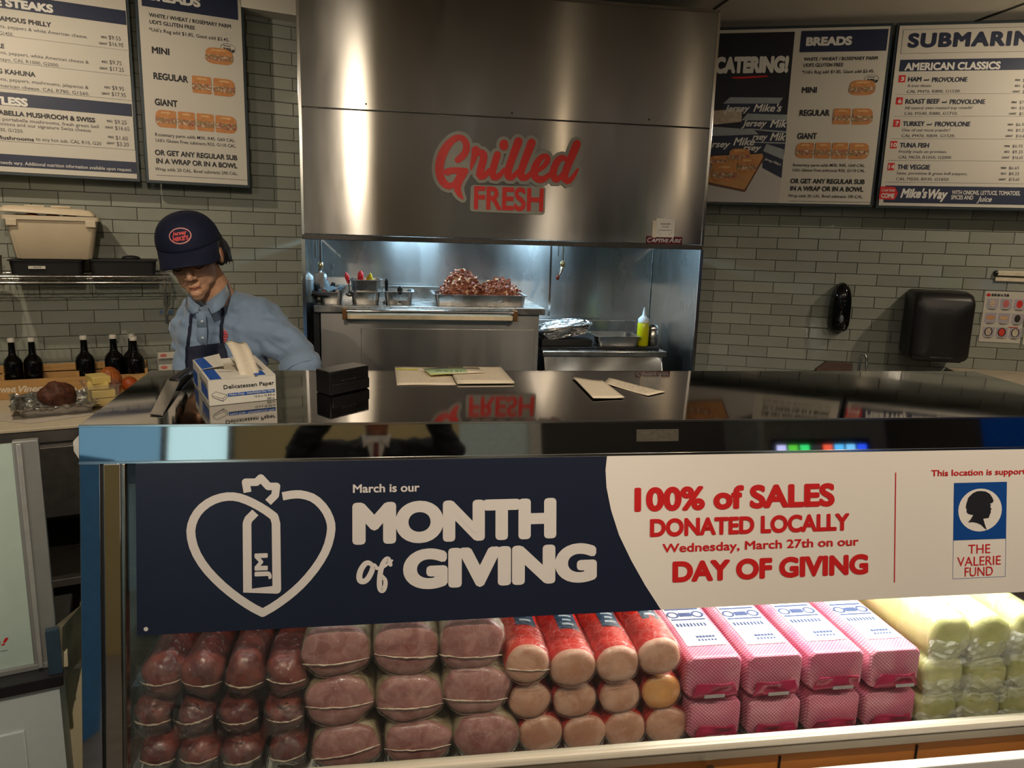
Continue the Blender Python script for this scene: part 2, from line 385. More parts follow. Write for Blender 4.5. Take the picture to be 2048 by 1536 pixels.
    def build(s, name, m, parent, label=None, kind=None):
        me = bpy.data.meshes.new(name); V = s.V; F = s.F
        if s.th:
            bm = bmesh.new(); vv = [bm.verts.new(v) for v in V]
            for f in F:
                try: bm.faces.new([vv[i] for i in f])
                except ValueError: pass
            bmesh.ops.recalc_face_normals(bm, faces=bm.faces)
            r = bmesh.ops.extrude_face_region(bm, geom=list(bm.faces))
            bmesh.ops.translate(bm, verts=[g for g in r['geom'] if isinstance(g, bmesh.types.BMVert)], vec=(0, s.th, 0))
            bmesh.ops.recalc_face_normals(bm, faces=bm.faces); bm.to_mesh(me); bm.free()
        else: me.from_pydata(V, [], F)
        o = bpy.data.objects.new(name, me); COL.objects.link(o); me.materials.append(m); o.parent = parent
        if label: o['label'] = label
        if kind: o['kind'] = kind
        return o
# ================================================================== ROOM
CZ = 2.655
PL, PR_ = FL.M @ Vector((-3.1, 0, 0)), FRt.M @ Vector((3.4, 0, 0))
YB = -3.4
def wallbox(name, a, b, m, z0=0, z1=CZ, t=.08, outward=1):
    a = Vector(a); b = Vector(b); d = (b-a); n = Vector((-d.y, d.x, 0)).normalized()*t*outward
    mb = MB(); mb.hexa([(a.x, a.y, z0), (b.x, b.y, z0), (b.x+n.x, b.y+n.y, z0), (a.x+n.x, a.y+n.y, z0), (a.x, a.y, z1), (b.x, b.y, z1), (b.x+n.x, b.y+n.y, z1), (a.x+n.x, a.y+n.y, z1)])
    return struct(name, mb, m)
struct('floor', MB().box(-3.5, 5, YB-.2, 4.2, -.06, 0), M_floor)
struct('ceiling', MB().box(-3.5, 5, YB-.2, 4.2, CZ, CZ+.05), M_ceiling)
wl = thing('wall_left', None, None, FL.M); wl['kind'] = 'structure'
wr = thing('wall_right', None, None, FRt.M); wr['kind'] = 'structure'
TP, TW, TT = .0555, .195, .008
MB().box(-3.1, 0, TT, TT+.08, 0, CZ).build('wall_panel', M_grout, wl)
MB().box(0, 3.4, TT, TT+.08, 0, CZ).build('wall_panel', M_grout, wr)
struct('wall_back', MB().box(-.5, 1.45, 3.93, 4.01, 0, CZ), M_wallpaint)
wallbox('wall_side_left', (PL.x, PL.y, 0), (PL.x, YB, 0), M_wallpaint, outward=-1)
wallbox('wall_side_right', (PR_.x, PR_.y, 0), (PR_.x, YB, 0), M_walldark)
def tile_mesh(w, h):
    mb = MB(); g = .0011; b = .0022
    x0, x1, z0, z1 = -w/2+g, w/2-g, -h/2+g, h/2-g
    f = [(x0+b, 0, z0+b), (x1-b, 0, z0+b), (x1-b, 0, z1-b), (x0+b, 0, z1-b)]; e = [(x0, b*.8, z0), (x1, b*.8, z0), (x1, b*.8, z1), (x0, b*.8, z1)]
    k = [(p[0], TT, p[2]) for p in e]
    F = [mb.bm.verts.new(p) for p in f]; E_ = [mb.bm.verts.new(p) for p in e]; K = [mb.bm.verts.new(p) for p in k]
    mb.bm.faces.new(F)
    for i in range(4): j = (i+1) % 4; mb.bm.faces.new((F[i], E_[i], E_[j], F[j])); mb.bm.faces.new((E_[i], K[i], K[j], E_[j]))
    return mb
TILES = {}
def tiles(par, xr, zr, xj, zj, vis, n_limit=300):
    """running bond; tiles the photograph shows are parts, the others one joined part"""
    rest = MB(); cnt = 0
    r0 = int((zr[0]-zj)/TP)-1; r1 = int((zr[1]-zj)/TP)+1
    for r in range(r0, r1):
        za, zb = zj+r*TP, zj+(r+1)*TP
        za, zb = max(za, zr[0]), min(zb, zr[1])
        if zb-za < .006: continue
        off = xj+(r % 2)*TW/2; c0 = int((xr[0]-off)/TW)-2; c1 = int((xr[1]-off)/TW)+2
        for c in range(c0, c1):
            xa, xb = max(off+c*TW, xr[0]), min(off+(c+1)*TW, xr[1])
            if xb-xa < .006: continue
            cx, cz = (xa+xb)/2, (za+zb)/2
            if vis(cx, cz) and cnt < n_limit:
                k = (round(xb-xa, 4), round(zb-za, 4))
                if k not in TILES: 
                    o = tile_mesh(*k).build('tile', M_tile, par, sharp=15); TILES[k] = o.data
                else: o = bpy.data.objects.new('tile', TILES[k]); COL.objects.link(o); o.parent = par
                o.location = (cx, 0, cz); o.rotation_euler = (random.gauss(0, .0035), 0, random.gauss(0, .0035)); cnt += 1
            else: rest.box(xa+.0011, xb-.0011, .001, TT, za+.0011, zb-.0011)
    rest.build('tile', M_tile, par, smooth=False)['kind'] = 'stuff'
    return cnt
pz = FL.at(361, 641.6).z; pj = FL.at(190.4, 657).x; pz = pz-6*TP
tiles(wl, (-3.1, 0), (.0, CZ), pj, pz, lambda x, z: x > -1.9 and .93 < z < 2.58 and not (z > 1.86 and x < -.52) and not (x < -1.35 and 1.5 < z) and x < -.02)
qz = FRt.at(1400, 602).z; qj = FRt.at(1426, 594).x
tiles(wr, (0, 3.4), (.0, CZ), qj, qz, lambda x, z: x < 2.15 and 1.06 < z < 1.86)
# soffit band and ceiling joints
struct('trim_1', MB().box(-3.1, -.02, -.12, -.001, 2.553, CZ), M_ceiling); bpy.data.objects['trim_1'].matrix_world = FL.M
cj = thing('trim_2', None, None); cj['kind'] = 'structure'
for x in (-2.2, -1.0, .2, 1.42, 2.64, 3.9): MB().box(x-.006, x+.006, YB, 4.0, CZ-.004, CZ-.0005).build('ceiling_joint', M_walldark, cj)
# customer side of the room (seen only as reflections)
BZ0, BZ1 = .35, 2.25
fwall = thing('wall_front', None, None); fwall['kind'] = 'structure'
def fw_(x0, x1, m, z0=0, z1=CZ, y=YB): MB().box(x0, x1, y-.08, y, z0, z1).build('wall_panel', m, fwall)
fw_(-3.4, -2.75, M_walldark); fw_(-1.35, .55, M_wallbeige); fw_(.55, 1.2, mat('pale_teal_wall', rgb(222, 240, 234), .7)); fw_(1.2, 5, M_walldark)
fw_(-2.75, -1.35, M_wallpaint, 0, BZ0); fw_(-2.75, -1.35, M_wallpaint, BZ1, CZ)
wn = thing('window_1', None, None, (-2.2, YB, 0)); wn['kind'] = 'structure'
f = MB()
for x in (-.55, .27, .80): f.box(x, x+.05, -.07, .02, BZ0, BZ1)
for z in (BZ0, BZ1-.05): f.box(-.55, .85, -.07, .02, z, z+.05)
f.build('window_frame', M_steel_plain, wn)
M_sky = mat('bright_daylight_pane', (.4, .6, .7, 1), .3, var=0, emit=(.55, .80, .82), es=.8)
M_sky2 = mat('tinted_daylight_pane', (.1, .2, .3, 1), .3, var=0, emit=(.10, .20, .27), es=1)
MB().box(-.5, .27, -.05, -.04, BZ0+.05, BZ1-.05).build('pane', M_sky2, wn); MB().box(.32, .80, -.05, -.04, BZ0+.05, BZ1-.05).build('pane', M_sky, wn)
struct('trim_3', MB().box(1.17, 1.27, YB+.01, YB+.07, 0, CZ), mat('post_white', rgb(214, 206, 190), .5))
o = MB().box(3.3, 4.4, -2.4, -1.8, 0, 1.9).build('cooler_body', mat('cooler_blue', rgb(20, 90, 200), .3), None)
FZ = thing('drink_cooler', 'tall blue drinks cooler behind the customer, mirrored at the far right of the steel band', 'cooler', (4.17, -1.0, 0))
o.data.transform(Matrix.Translation((-3.85, 2.1, 0)) @ Matrix.Identity(4)); o.data.transform(Matrix.Scale(.5, 4, (1, 0, 0))); o.parent = FZ
MB().box(-.22, .22, .301, .32, .2, 1.75).build('door', mat('cooler_door', rgb(40, 70, 130), .1), FZ, bevel=.005)
DM = thing('drink_machine', 'dark soda dispenser with a lit row of flavour buttons, mirrored in the steel band', 'dispenser', (2.75, -1.6, 0))
MB().box(-.6, .5, -.35, .3, 0, .85).build('base_cabinet', M_walldark, DM)
MB().box(-.45, .45, -.25, .3, .86, 1.62).build('housing', mat('machine_grey', rgb(96, 96, 92), .25), DM, bevel=.03)
MB().box(-.38, .3, .301, .32, 1.21, 1.39).build('button_panel', M_black, DM)
for i, c in enumerate(((40, 80, 240), (120, 200, 255), (90, 190, 255), (230, 90, 60), (40, 40, 44), (60, 220, 120), (90, 200, 60), (200, 200, 255))):
    MB().box(.24-i*.08-.03, .24-i*.08+.03, .321, .328, 1.25, 1.35).build('button', mat('button_%d' % i, rgb(*c), .3, var=0, emit=rgb(*c), es=1.0), DM)
M_tube = mat('warm_tube_glow', (1, .8, .55, 1), .3, var=0, emit=(1, .76, .48), es=5)
for x, lab in ((-.215, 'slim warm glow tube added over the customer to streak the hood left of its sign'), (1.19, 'slim warm glow tube added over the customer to streak the hood behind the sign end'), (2.12, 'slim warm glow tube added over the customer to streak the hood right edge')):
    pl = thing('streak_tube', lab, 'lamp', (x, .9, 0), 'added glow tubes for the hood streaks')  # unseen emitters added only to draw the bright streaks on the hood
    MB().tube([(0, 0, 2.02), (0, 0, 2.5)], .028, 14).build('glowing_tube', M_tube, pl)
    MB().lathe([(.03, 2.5), (.03, 2.54), (.006, 2.55), (.006, CZ)], n=14).build('ceiling_mount', M_blackm, pl)
RB = thing('red_wall_box', 'small red box fixed on the dark wall, mirrored above the white banner', 'alarm box', (3.65, YB+.03, 1.78))
MB().box(-.12, .12, -.03, .03, -.09, .09).build('box_body', mat('alarm_red', rgb(200, 40, 30), .3), RB, bevel=.006)
BC = thing('blue_striped_crate', 'blue ribbed crate stack on the customer side, mirrored in the case end frame', 'crate', (-1.74, -.6, 0))
mb = MB().box(-.32, .32, -.3, .3, 0, 1.3)
for i in range(27): mb.box(-.325, .325, .3, .312, .03+i*.047, .055+i*.047)
mb.build('crate_shell', mat('crate_blue', rgb(70, 165, 245), .35), BC)
mb = MB(); mb.ell((.22, .315, .93), (.09, .01, .06)); mb.build('paper_tag', M_card, BC)

# ================================================================== RANGE HOOD
HX0, HX1, HB, HT, HS = -.378, 1.345, 1.605, 2.565, 2.102
hood = thing('range_hood', 'wide brushed steel kitchen exhaust hood filling the middle of the back wall', 'hood', (0, 3.225, 0))
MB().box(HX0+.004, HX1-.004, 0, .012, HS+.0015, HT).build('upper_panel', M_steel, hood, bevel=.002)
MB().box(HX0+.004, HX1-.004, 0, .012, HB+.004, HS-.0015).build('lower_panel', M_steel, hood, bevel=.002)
MB().box(HX0, HX1, .012, .03, HB+.01, HT).build('backing', M_steel_dull, hood)
mb = MB(); mb.box(HX0, HX1, -.003, .05, HB-.018, HB+.003); mb.build('bottom_lip', mat('dark_lip', (.06, .055, .05, 1), .45, .8, .1), hood, bevel=.002)
for x in (HX0, HX1-.007): MB().box(x-.003, x+.010, -.004, .64, HB, HT).build('side_edge', M_edge, hood, bevel=.0015)
MB().box(HX0, HX1, .0, .64, HT, HT+.012).build('top_cap', M_steel_dull, hood)
MB().box(HX0+.01, HX1-.01, .05, .62, 1.76, 1.775).build('filter_deck', M_steel_dull, hood)
# fire panels below
for x0, x1, nm in ((HX0, HX0+.006, 'end_panel'), (HX1-.006, HX1, 'end_panel')):
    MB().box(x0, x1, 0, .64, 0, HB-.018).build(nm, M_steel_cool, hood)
    MB().box(x0-.004, x1+.004, -.006, .002, 0, HB-.018).build('panel_edge', M_edge, hood)

xs = [HX0+.006, .79, HX1-.006]
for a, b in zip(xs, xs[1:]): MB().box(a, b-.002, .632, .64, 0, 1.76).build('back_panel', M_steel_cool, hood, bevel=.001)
for x in (xs[1],): MB().box(x-.005, x+.005, .625, .633, 1.0, 1.76).build('seam_strip', M_edge, hood)
mb = MB()
for px, py in ((732, 208), (1024, 226), (1298, 239)):
    q = FH.at(px, py); mb.lathe([(.0035, 0), (.0035, .003)], n=8, M=Matrix.Translation((q.x, 0, q.z)) @ Matrix.Rotation(R(90), 4, 'X'))
mb.build('rivet', M_blackm, hood)
for x in (.1, .78):
    MB().box(x-.16, x+.16, .25, .4, 1.745, 1.76).build('lamp_housing', M_steel_plain, hood)
    MB().box(x-.12, x+.12, .27, .38, 1.741, 1.745).build('lamp_lens', mat('lamp_glow', (.8, .9, 1, 1), .3, var=0, emit=(.7, .88, 1), es=6), hood)
# ---- hood sign
def G(pts, sc_=5.6889, ox=840, oy=240): return [FH.xz(ox+x/sc_, oy+y/sc_, -.008) for x, y in pts]
K = (FH.at(1000, 300, -.008)-FH.at(999, 300, -.008)).length/5.6889
S = [([(430, 455), (500, 400), (535, 320), (515, 235), (460, 195), (390, 210), (300, 300), (240, 420), (215, 560), (240, 680), (310, 755), (380, 745), (420, 690), (450, 610)], [70, 80, 78, 70, 62, 72, 90, 100, 96, 90, 78, 60, 60, 50]),
     ([(310, 590), (360, 575), (440, 575), (520, 580)], [80, 70, 70, 66]), ([(490, 600), (440, 690), (420, 780), (450, 850), (485, 895)], [100, 90, 80, 60, 20]),
     ([(635, 345), (620, 420), (590, 510), (580, 560)], [95, 70, 45, 20]), ([(650, 380), (700, 365), (730, 400), (715, 480), (685, 580), (680, 640), (730, 640), (790, 570)], [60, 70, 85, 88, 84, 80, 70, 50]),
     ([(880, 395), (840, 520), (820, 610), (850, 660), (910, 630), (960, 560)], [80, 80, 80, 76, 60, 40]), ([(955, 272), (953, 295)], [96, 100]),
     ([(1120, 245), (1050, 430), (1000, 580), (1000, 650), (1055, 655), (1110, 580)], [95, 88, 82, 76, 66, 40]),
     ([(1270, 260), (1200, 440), (1145, 590), (1150, 655), (1210, 660), (1280, 590)], [95, 88, 82, 76, 66, 50]),
     ([(1290, 600), (1380, 555), (1450, 480), (1455, 420), (1410, 405), (1350, 450), (1300, 550), (1300, 640), (1360, 685), (1430, 665), (1500, 590)], [40, 50, 62, 60, 55, 72, 86, 84, 76, 70, 40]),
     ([(1655, 440), (1610, 425), (1560, 470), (1520, 560), (1515, 640), (1550, 685), (1600, 650), (1650, 570)], [60, 66, 80, 84, 80, 72, 56, 40]),
     ([(1785, 275), (1720, 430), (1655, 580), (1640, 665), (1690, 705), (1750, 640), (1795, 560)], [95, 90, 84, 80, 66, 50, 26])]
hs = thing('grilled_sign', 'red script sign with grey outline mounted on the steel hood', 'sign', (0, 3.225, 0))
bk = Tx(-.006, .005); rd = Tx(-.0085, .002)
for pts, wd in S:
    bk.stroke(G(pts), [(x+74)*K for x in wd], smooth=1); rd.stroke(G(pts), [x*K for x in wd], smooth=1)
a = FH.xz(840+600/5.689, 240+1040/5.689); b = FH.xz(840+1425/5.689, 240+1060/5.689); c = FH.xz(840+600/5.689, 240+735/5.689)
p0, p1, p2 = G([(588, 1055), (1432, 1078), (1440, 760)])[0], None, None
qs = G([(600, 1010), (610, 770), (1400, 790), (1390, 1045)])
bk.poly([qs[0], qs[3], qs[2], qs[1]])
for i in range(4): bk.stroke([qs[i], qs[(i+1) % 4]], 62*K)
bk.stroke(G([(500, 300), (620, 560), (700, 500), (900, 640), (1250, 600), (1500, 640)]), 120*K)
bk.stroke(G([(430, 300), (330, 480), (330, 660)]), 150*K)
l0, l1 = G([(612, 1020), (1400, 1038)]); hh = (G([(612, 745)])[0][1]-l0[1])
rd.put('FRESH', l0[0], (l0[1]+l1[1])/2, l1[0]-l0[0], hh*.97, .035)
bk.build('backing_plate', M_signgrey, hs, 'pale grey outline plate'); rd.build('lettering', M_signred, hs, 'raised red letters')
# ---- hood stickers
st = thing('paper_sticker', 'small white printed sticker at the hood lower right corner', 'sticker', (0, 3.225, 0))
def rect_px(fr, x0, y0, x1, y1, y=-.001):
    a = fr.at(x0, y1, y); b = fr.at(x1, y0, y); return min(a.x, b.x), min(a.z, b.z), max(a.x, b.x), max(a.z, b.z)
x0, z0, x1, z1 = rect_px(FH, 1304, 441, 1314, 475); MB().box(x0, x1, -.0008, -.0002, z0, z1).build('under_sheet', M_paper, st)
x0, z0, x1, z1 = rect_px(FH, 1311, 438, 1350, 474); MB().box(x0, x1, -.0016, -.0008, z0, z1).build('sheet', M_card, st)
t = Tx(-.002); t.px(FH, 'HOOD INFO', 1321, 449, 1341, 449.5, 2.6, .03); t.px(FH, 'EXHAUST', 1324, 454.5, 1338, 455, 1.8, .02); t.px(FH, 'SEE LABEL BELOW', 1317, 461, 1344, 461.5, 1.6, .01)
for u, v in ((1315, 464), (1320, 468), (1343, 465), (1339, 469)): q = FH.xz(u, v); t.disc(q[0], q[1], .0018)
t.build('print', M_ink, st)
cs = thing('maker_nameplate', 'dark red nameplate with slanted silver letters under the white sticker', 'nameplate', (0, 3.225, 0))
x0, z0, x1, z1 = rect_px(FH, 1291.5, 474, 1365, 489); MB().box(x0, x1, -.0006, -.0001, z0, z1).build('plate', mat('maroon', rgb(92, 20, 30), .3), cs)
t = Tx(-.0012); t.px(FH, 'C', 1294, 484.5, 1302, 484.6, 9.5, .03, .3); t.px(FH, 'APTIVE', 1302, 484.6, 1337, 485, 7.5, .05, .3); t.px(FH, 'A', 1337, 485, 1347, 485.2, 10, .03, .3); t.px(FH, 'IRE', 1348, 485.2, 1362, 485.5, 7.5, .03, .3)
t.build('lettering', mat('silver_print', rgb(200, 196, 196), .3), cs)
# ---- fire suppression drops
def nozzle(name, label, px, pyt, pyb, y, wide, tip):
    a = Yp(px, pyt, y); b = Yp(px, pyb, y); n = thing(name, label, 'nozzle', (a.x, y, 0), group=None)
    top = 1.762; zb = b.z
    MB().tube([(0, 0, zb+.07), (0, 0, top)], wide).build('pipe', M_chrome, n)
    MB().tube([(-.022, .004, zb+.1), (-.022, .004, top)], wide*.5).build('thin_pipe', M_chrome, n)
    MB().lathe([(.009, .05), (.013, .055), (.013, .075), (.009, .08)], (0, 0, zb), 10).build('coupling', mat('brass', (.45, .36, .2, 1), .3, 1), n)
    MB().tube([(0, 0, zb+.06), (-.006, -.002, zb+.035), (-.02 if tip < 0 else .018, -.006, zb+.012)], [.009, .008, .008]).build('elbow', M_chrome, n)
    MB().ell((-.023 if tip < 0 else .022, -.006, zb+.002), (.009, .009, .012)).build('cap', mat('nozzle_cap', rgb(120, 50, 30), .4), n)
nozzle('spray_nozzle', 'steel fire spray nozzle hanging at the centre of the hood opening', 1127, 492, 556, 3.5, .0065, -1)
nozzle('spray_nozzle', 'steel fire spray nozzle hanging at the left end of the hood opening', 640, 478, 560, 3.5, .0075, 1)

# ================================================================== COOKING EQUIPMENT
SY = 3.3
sA, sB = Yp(627, 611, SY), Yp(1090, 616, SY); SZ = (sA.z+sB.z)/2
ck = thing('steel_cook_cabinet', 'tall steel cooking cabinet under the left part of the hood', 'cabinet', (0, SY, 0))
cx0, cx1 = Yp(638, 700, SY).x, Yp(1078, 700, SY).x
MB().box(cx0, cx1, .02, .5, .02, SZ-.03).build('body', hood_steel('cabinet_steel', .30, .38, .5, .2), ck, bevel=.003)
MB().box(Yp(627, 611, SY).x, Yp(1091, 616, SY).x, 0, .52, SZ-.032, SZ).build('top_shelf', M_steel_plain, ck, bevel=.004)
MB().box(cx0-.03, cx1-.03, .5, .52, SZ-.02, SZ+.055).build('rear_upstand', M_steel_plain, ck, bevel=.003)
for px in (642,): 
    x = Yp(px, 700, SY).x; MB().box(x-.03, x, .02, .06, .02, SZ-.032).build('dark_gap', M_blackm, ck)
h0, h1 = Yp(692, 622, SY-.05), Yp(1028, 627, SY-.05)
MB().tube([(h0.x, -.05, h0.z), (h1.x, -.05, h0.z)], .0085, 10).build('handle_bar', M_edge, ck)
MB().box(h0.x+.004, h1.x-.004, -.052, -.035, h0.z-.034, h0.z-.013).build('handle_guard', mat('cream_enamel', rgb(226, 208, 176), .5), ck, bevel=.003)
for x in (h0.x-.006, h1.x+.006): MB().box(x-.009, x+.009, -.062, 0, h0.z-.036, h0.z+.011).build('handle_bracket', mat('brown_metal', rgb(120, 84, 46), .4, .6), ck, bevel=.003)
for px in (652,): pass
mb = MB()
q0 = Yp(722, 705, SY); q1 = Yp(1060, 660, SY)
mb.box(q0.x, cx1-.02, .012, .02, .25, q1.z).build('door_panel', hood_steel('cabinet_steel', .30), ck, bevel=.003)
# griddle
GY = 3.3; g0, g1 = Yp(1084, 699, GY), Yp(1334, 702, GY); GZ = (g0.z+g1.z)/2
gr = thing('griddle', 'low steel griddle station with a black cooking plate at the right under the hood', 'griddle', (0, GY, 0))
MB().box(g0.x+.004, g1.x, 0, .5, GZ-.03, GZ-.005).build('front_ledge', M_steel_plain, gr, bevel=.004)
MB().box(g0.x+.006, g1.x-.02, .05, .48, GZ-.005, GZ+.006).build('cooking_plate', M_blackm, gr, bevel=.002)
MB().box(g0.x+.004, g1.x, .485, .51, GZ-.02, GZ+.085).build('rear_splash', M_steel_cool, gr, bevel=.003)
p = [Yp(1090, 708, GY), Yp(1322, 709, GY)]
MB().hexa([(p[0].x, -.075, GZ-.2), (p[1].x, -.075, GZ-.2), (p[1].x, .3, GZ-.2), (p[0].x, .3, GZ-.2), (p[0].x-.005, 0, GZ-.03), (p[1].x+.005, 0, GZ-.03), (p[1].x+.005, .3, GZ-.03), (p[0].x-.005, .3, GZ-.03)]).build('sloped_apron', M_steel_cool, gr, bevel=.003)
MB().box(p[0].x, p[1].x, -.06, .48, .02, GZ-.2).build('base_cabinet', M_steel_dull, gr, bevel=.003)
# ---- rectangular pans (steam table shape)
def pan(name, label, cx, cy, z, L, W, H, m=M_steel_plain, rim=.012, taper=.014, group=None, rz=0, wall=.0015, par=None, open_=True):
    t = par or thing(name, label, 'pan', Matrix.Translation((cx, cy, z)) @ Matrix.Rotation(rz, 4, 'Z'), group)
    mb = MB(); n = 5
    def ring(hx, hy, zz, r=.02):
        o = []; r = min(r, hx*.6, hy*.6)
        for q, (sx, sy) in enumerate(((1, 1), (-1, 1), (-1, -1), (1, -1))):
            for k in range(n):
                a = math.pi/2*q + math.pi/2*k/(n-1); o.append((sx*(hx-r)+r*math.cos(a), sy*(hy-r)+r*math.sin(a), zz))
        return o
    hx, hy = L/2, W/2
    mb.rings([ring(hx-taper, hy-taper, 0), ring(hx-rim*.7, hy-rim*.7, H-.003), ring(hx, hy, H-.003), ring(hx, hy, H), ring(hx-rim, hy-rim, H), ring(hx-taper-wall, hy-taper-wall, wall*2)], cap=True)
    mb.build('tray_body', m, t, sharp=50, weld=True); return t
def yz(px, py, z): return Zp(px, py, z)
def pan_at(name, label, pxl, pxr, pyb, y0, z, depth, H, **k):
    a = Yp(pxl, pyb, y0); b = Yp(pxr, pyb, y0); return pan(name, label, (a.x+b.x)/2, y0+depth/2, z, b.x-a.x, depth, H, **k)
bp = pan_at('sheet_tray', 'large shallow steel tray heaped with cooked sliced meat on the cabinet top', 866, 1056, 606, 3.345, SZ, .27, .05)
pan_at('steel_pan', 'small round cornered steel pan at the left with a clear lid and utensils', 634, 688, 605, 3.36, SZ, .16, .052)
pan_at('steel_pan', 'lower steel pan of the stacked pair holding coloured handled tools', 698, 763, 605, 3.36, SZ, .16, .055)
pan_at('steel_pan', 'upper steel pan of the stacked pair with red and yellow handles', 697, 765, 605, 3.36, SZ+.052, .16, .055)
pan_at('steel_pan', 'single steel pan with two black tool handles beside the stacked pair', 765, 829, 605, 3.36, SZ, .2, .058)
# utensils
def utensil(label, px, py, pxb, pyb, m, r=.012, y=3.40, fat=1.0, L2=.05):
    a = Yp(px, py, y); b = Yp(pxb, pyb, y+.01); u = thing('scoop', label, 'utensil', tuple(b))
    d = (a-b); 
    MB().tube([d*.25, d*.5, d*.78, d, d+d.normalized()*.012], [r*.7, r, r*fat, r, r*.3], 10).build('handle', m, u)
    MB().tube([(0, 0, -.03), d*.3], .003, 6).build('shaft', M_chrome, u)
    MB().ell((0, 0, -.035), (.018, .018, .012)).build('bowl', M_chrome, u)
utensil('red handled scoop leaning left in the stacked pans', 693, 550, 699, 572, mat('red_grip', rgb(225, 50, 60), .4), .0085, fat=1.2)
utensil('thick red handled spatula upright in the stacked pans', 721, 547, 721, 575, mat('red_grip', rgb(225, 50, 60), .4), .0125, fat=1.0)
utensil('yellow handled scoop in the stacked pans', 740, 552, 736, 572, mat('yellow_grip', rgb(222, 196, 30), .4), .011, fat=1.3)
utensil('slim black handled spoon standing in the single pan', 773, 562, 773, 590, M_black, .0075, y=3.44)
utensil('short thick black grip resting on the single pan rim', 800, 577, 800, 592, M_black, .012, y=3.37)
# squeeze bottles / tools at far left in hood
def bottle_clear(label, px, pyt, pyb, y, m, tilt=0, r=.026, capm=None):
    a = Yp(px, pyb, y); b = Yp(px, pyt, y); H = b.z-a.z
    t = thing('squeeze_bottle', label, 'bottle', Matrix.Translation(tuple(a)) @ Matrix.Rotation(tilt, 4, 'Y'))
    MB().lathe([(r*.9, 0), (r, .006), (r, H*.58), (r*.85, H*.62)], n=20).build('bottle_body', m, t)
    MB().lathe([(r*.95, H*.61), (r*.95, H*.7), (r*.55, H*.76), (r*.3, H*.8), (.003, H)], n=20).build('nozzle_cap', capm or M_capw, t)
    return t
M_capw = mat('translucent_white_plastic', rgb(214, 232, 240), .35, var=.03)
M_clearb = mat('cloudy_plastic', rgb(150, 170, 180), .25, var=.1, alpha=.55)
bottle_clear('cloudy squeeze bottle at the far left wall of the hood', 616, 530, 604, 3.38, M_clearb)
bottle_clear('tilted cloudy squeeze bottle lying over the left steel pan', 654, 532, 590, 3.5, M_clearb, R(-14), .022)
kr = thing('knife_block', 'dark rack of tools in the left corner of the hood shelf', 'rack', tuple(Vector((Yp(638, 604, 3.42).x, 3.48, SZ))))
MB().box(-.02, .02, -.03, .03, 0, .13).build('block', M_steel_dull, kr, bevel=.004)
MB().tube([(-.02, -.06, .02), (-.01, -.075, .085)], [.012, .016], 12).build('black_grip', M_black, kr)
MB().tube([(.012, -.02, .06), (.03, -.03, .0)], .008, 8).build('hanging_cord', mat('orange_grip', rgb(220, 80, 40), .4), kr)
MB().tube([(.05, .02, 0), (.055, .0, .07), (.06, 0, .085)], [.008, .012, .008], 10).build('wooden_grip', M_blackm, kr)
dk = thing('black_tongs', 'black handled tool lying across the left steel pan', 'utensil', tuple(Yp(624, 592, 3.33)))
MB().tube([(0, 0, .012), (.03, 0, .004), (.07, .01, -.0)], [.014, .010, .007], 10).build('grip', M_black, dk)
ld = thing('pan_cover', 'crumpled clear lid on the left steel pan', 'lid', (Yp(661, 582, 3.44).x, 3.44, SZ+.056))
mb = MB(); mb.grid(lambda u, v: Vector(((u-.5)*.13, (v-.5)*.15, .012*math.sin(u*9)*math.cos(v*7)+.008)), 10, 10); mb.build('lid_sheet', M_clearb, ld)
# meat piles
M_meat = None
def meat_mat():
    m = mat('shredded_cooked_meat', rgb(150, 90, 62), .55, var=.1, bump=.8, bscale=120); nt = m.node_tree; N = nt.nodes; L = nt.links
    b = N['Principled BSDF']; v = N.new('ShaderNodeTexVoronoi'); v.inputs['Scale'].default_value = 95; v.feature = 'F1'
    oi = N.new('ShaderNodeTexCoord'); L.new(oi.outputs['Object'], v.inputs['Vector'])
    r = N.new('ShaderNodeValToRGB'); e = r.color_ramp.elements; e[0].color = rgb(116, 62, 40); e[1].color = rgb(238, 208, 166)
    k = e.new(.3); k.color = rgb(168, 98, 70); k = e.new(.5); k.color = rgb(212, 150, 104); e[0].position = .12; e[1].position = .78
    L.new(v.outputs['Color'], r.inputs[0]); L.new(r.outputs[0], b.inputs['Base Color']); return m
M_meat = meat_mat()
def pile(name, label, pxl, pxr, pyb, pyt, y, par_group=None):
    a = Yp(pxl, pyb, y); b = Yp(pxr, pyb, y); t = Yp((pxl+pxr)/2, pyt, y); W = b.x-a.x; H = t.z-a.z
    o = thing(name, label, 'meat', ((a.x+b.x)/2, y, a.z-.02), None)
    mb = MB(); rnd = random.Random(pxl); H += .02
    mb.ell((0, 0, H*.3), (W*.42, W*.34, H*.6), seg=20, rg=12)
    for i in range(420):
        th = rnd.uniform(0, 6.28); ph = math.acos(rnd.uniform(0, 1)); k = rnd.uniform(.86, 1.1)
        c = Vector((W*.46*math.sin(ph)*math.cos(th)*k, W*.38*math.sin(ph)*math.sin(th)*k, H*.95*(math.cos(ph)**1.1)*k+.006))
        s = rnd.uniform(.005, .013); Mx = Matrix.Rotation(rnd.uniform(0, 6.28), 3, 'Z') @ Matrix.Rotation(rnd.uniform(0, 3.1), 3, 'X')
        q = [Mx @ Vector(v) for v in ((-s, -s*.6, 0), (s, -s*.5, s*.3), (s*.8, s*.6, 0), (-s*.7, s*.5, s*.4))]
        q2 = [v+Mx @ Vector((0, 0, s*.3)) for v in q]; mb.hexa([c+v for v in q]+[c+v for v in q2])
    mb.build('shredded_meat', M_meat, o, smooth=False, kind='stuff')
pile('meat_pile', 'taller left heap of browned sliced steak on the large tray', 879, 965, 592, 543, 3.46)
pile('meat_pile', 'lower right heap of browned sliced steak on the large tray', 955, 1042, 592, 560, 3.46)
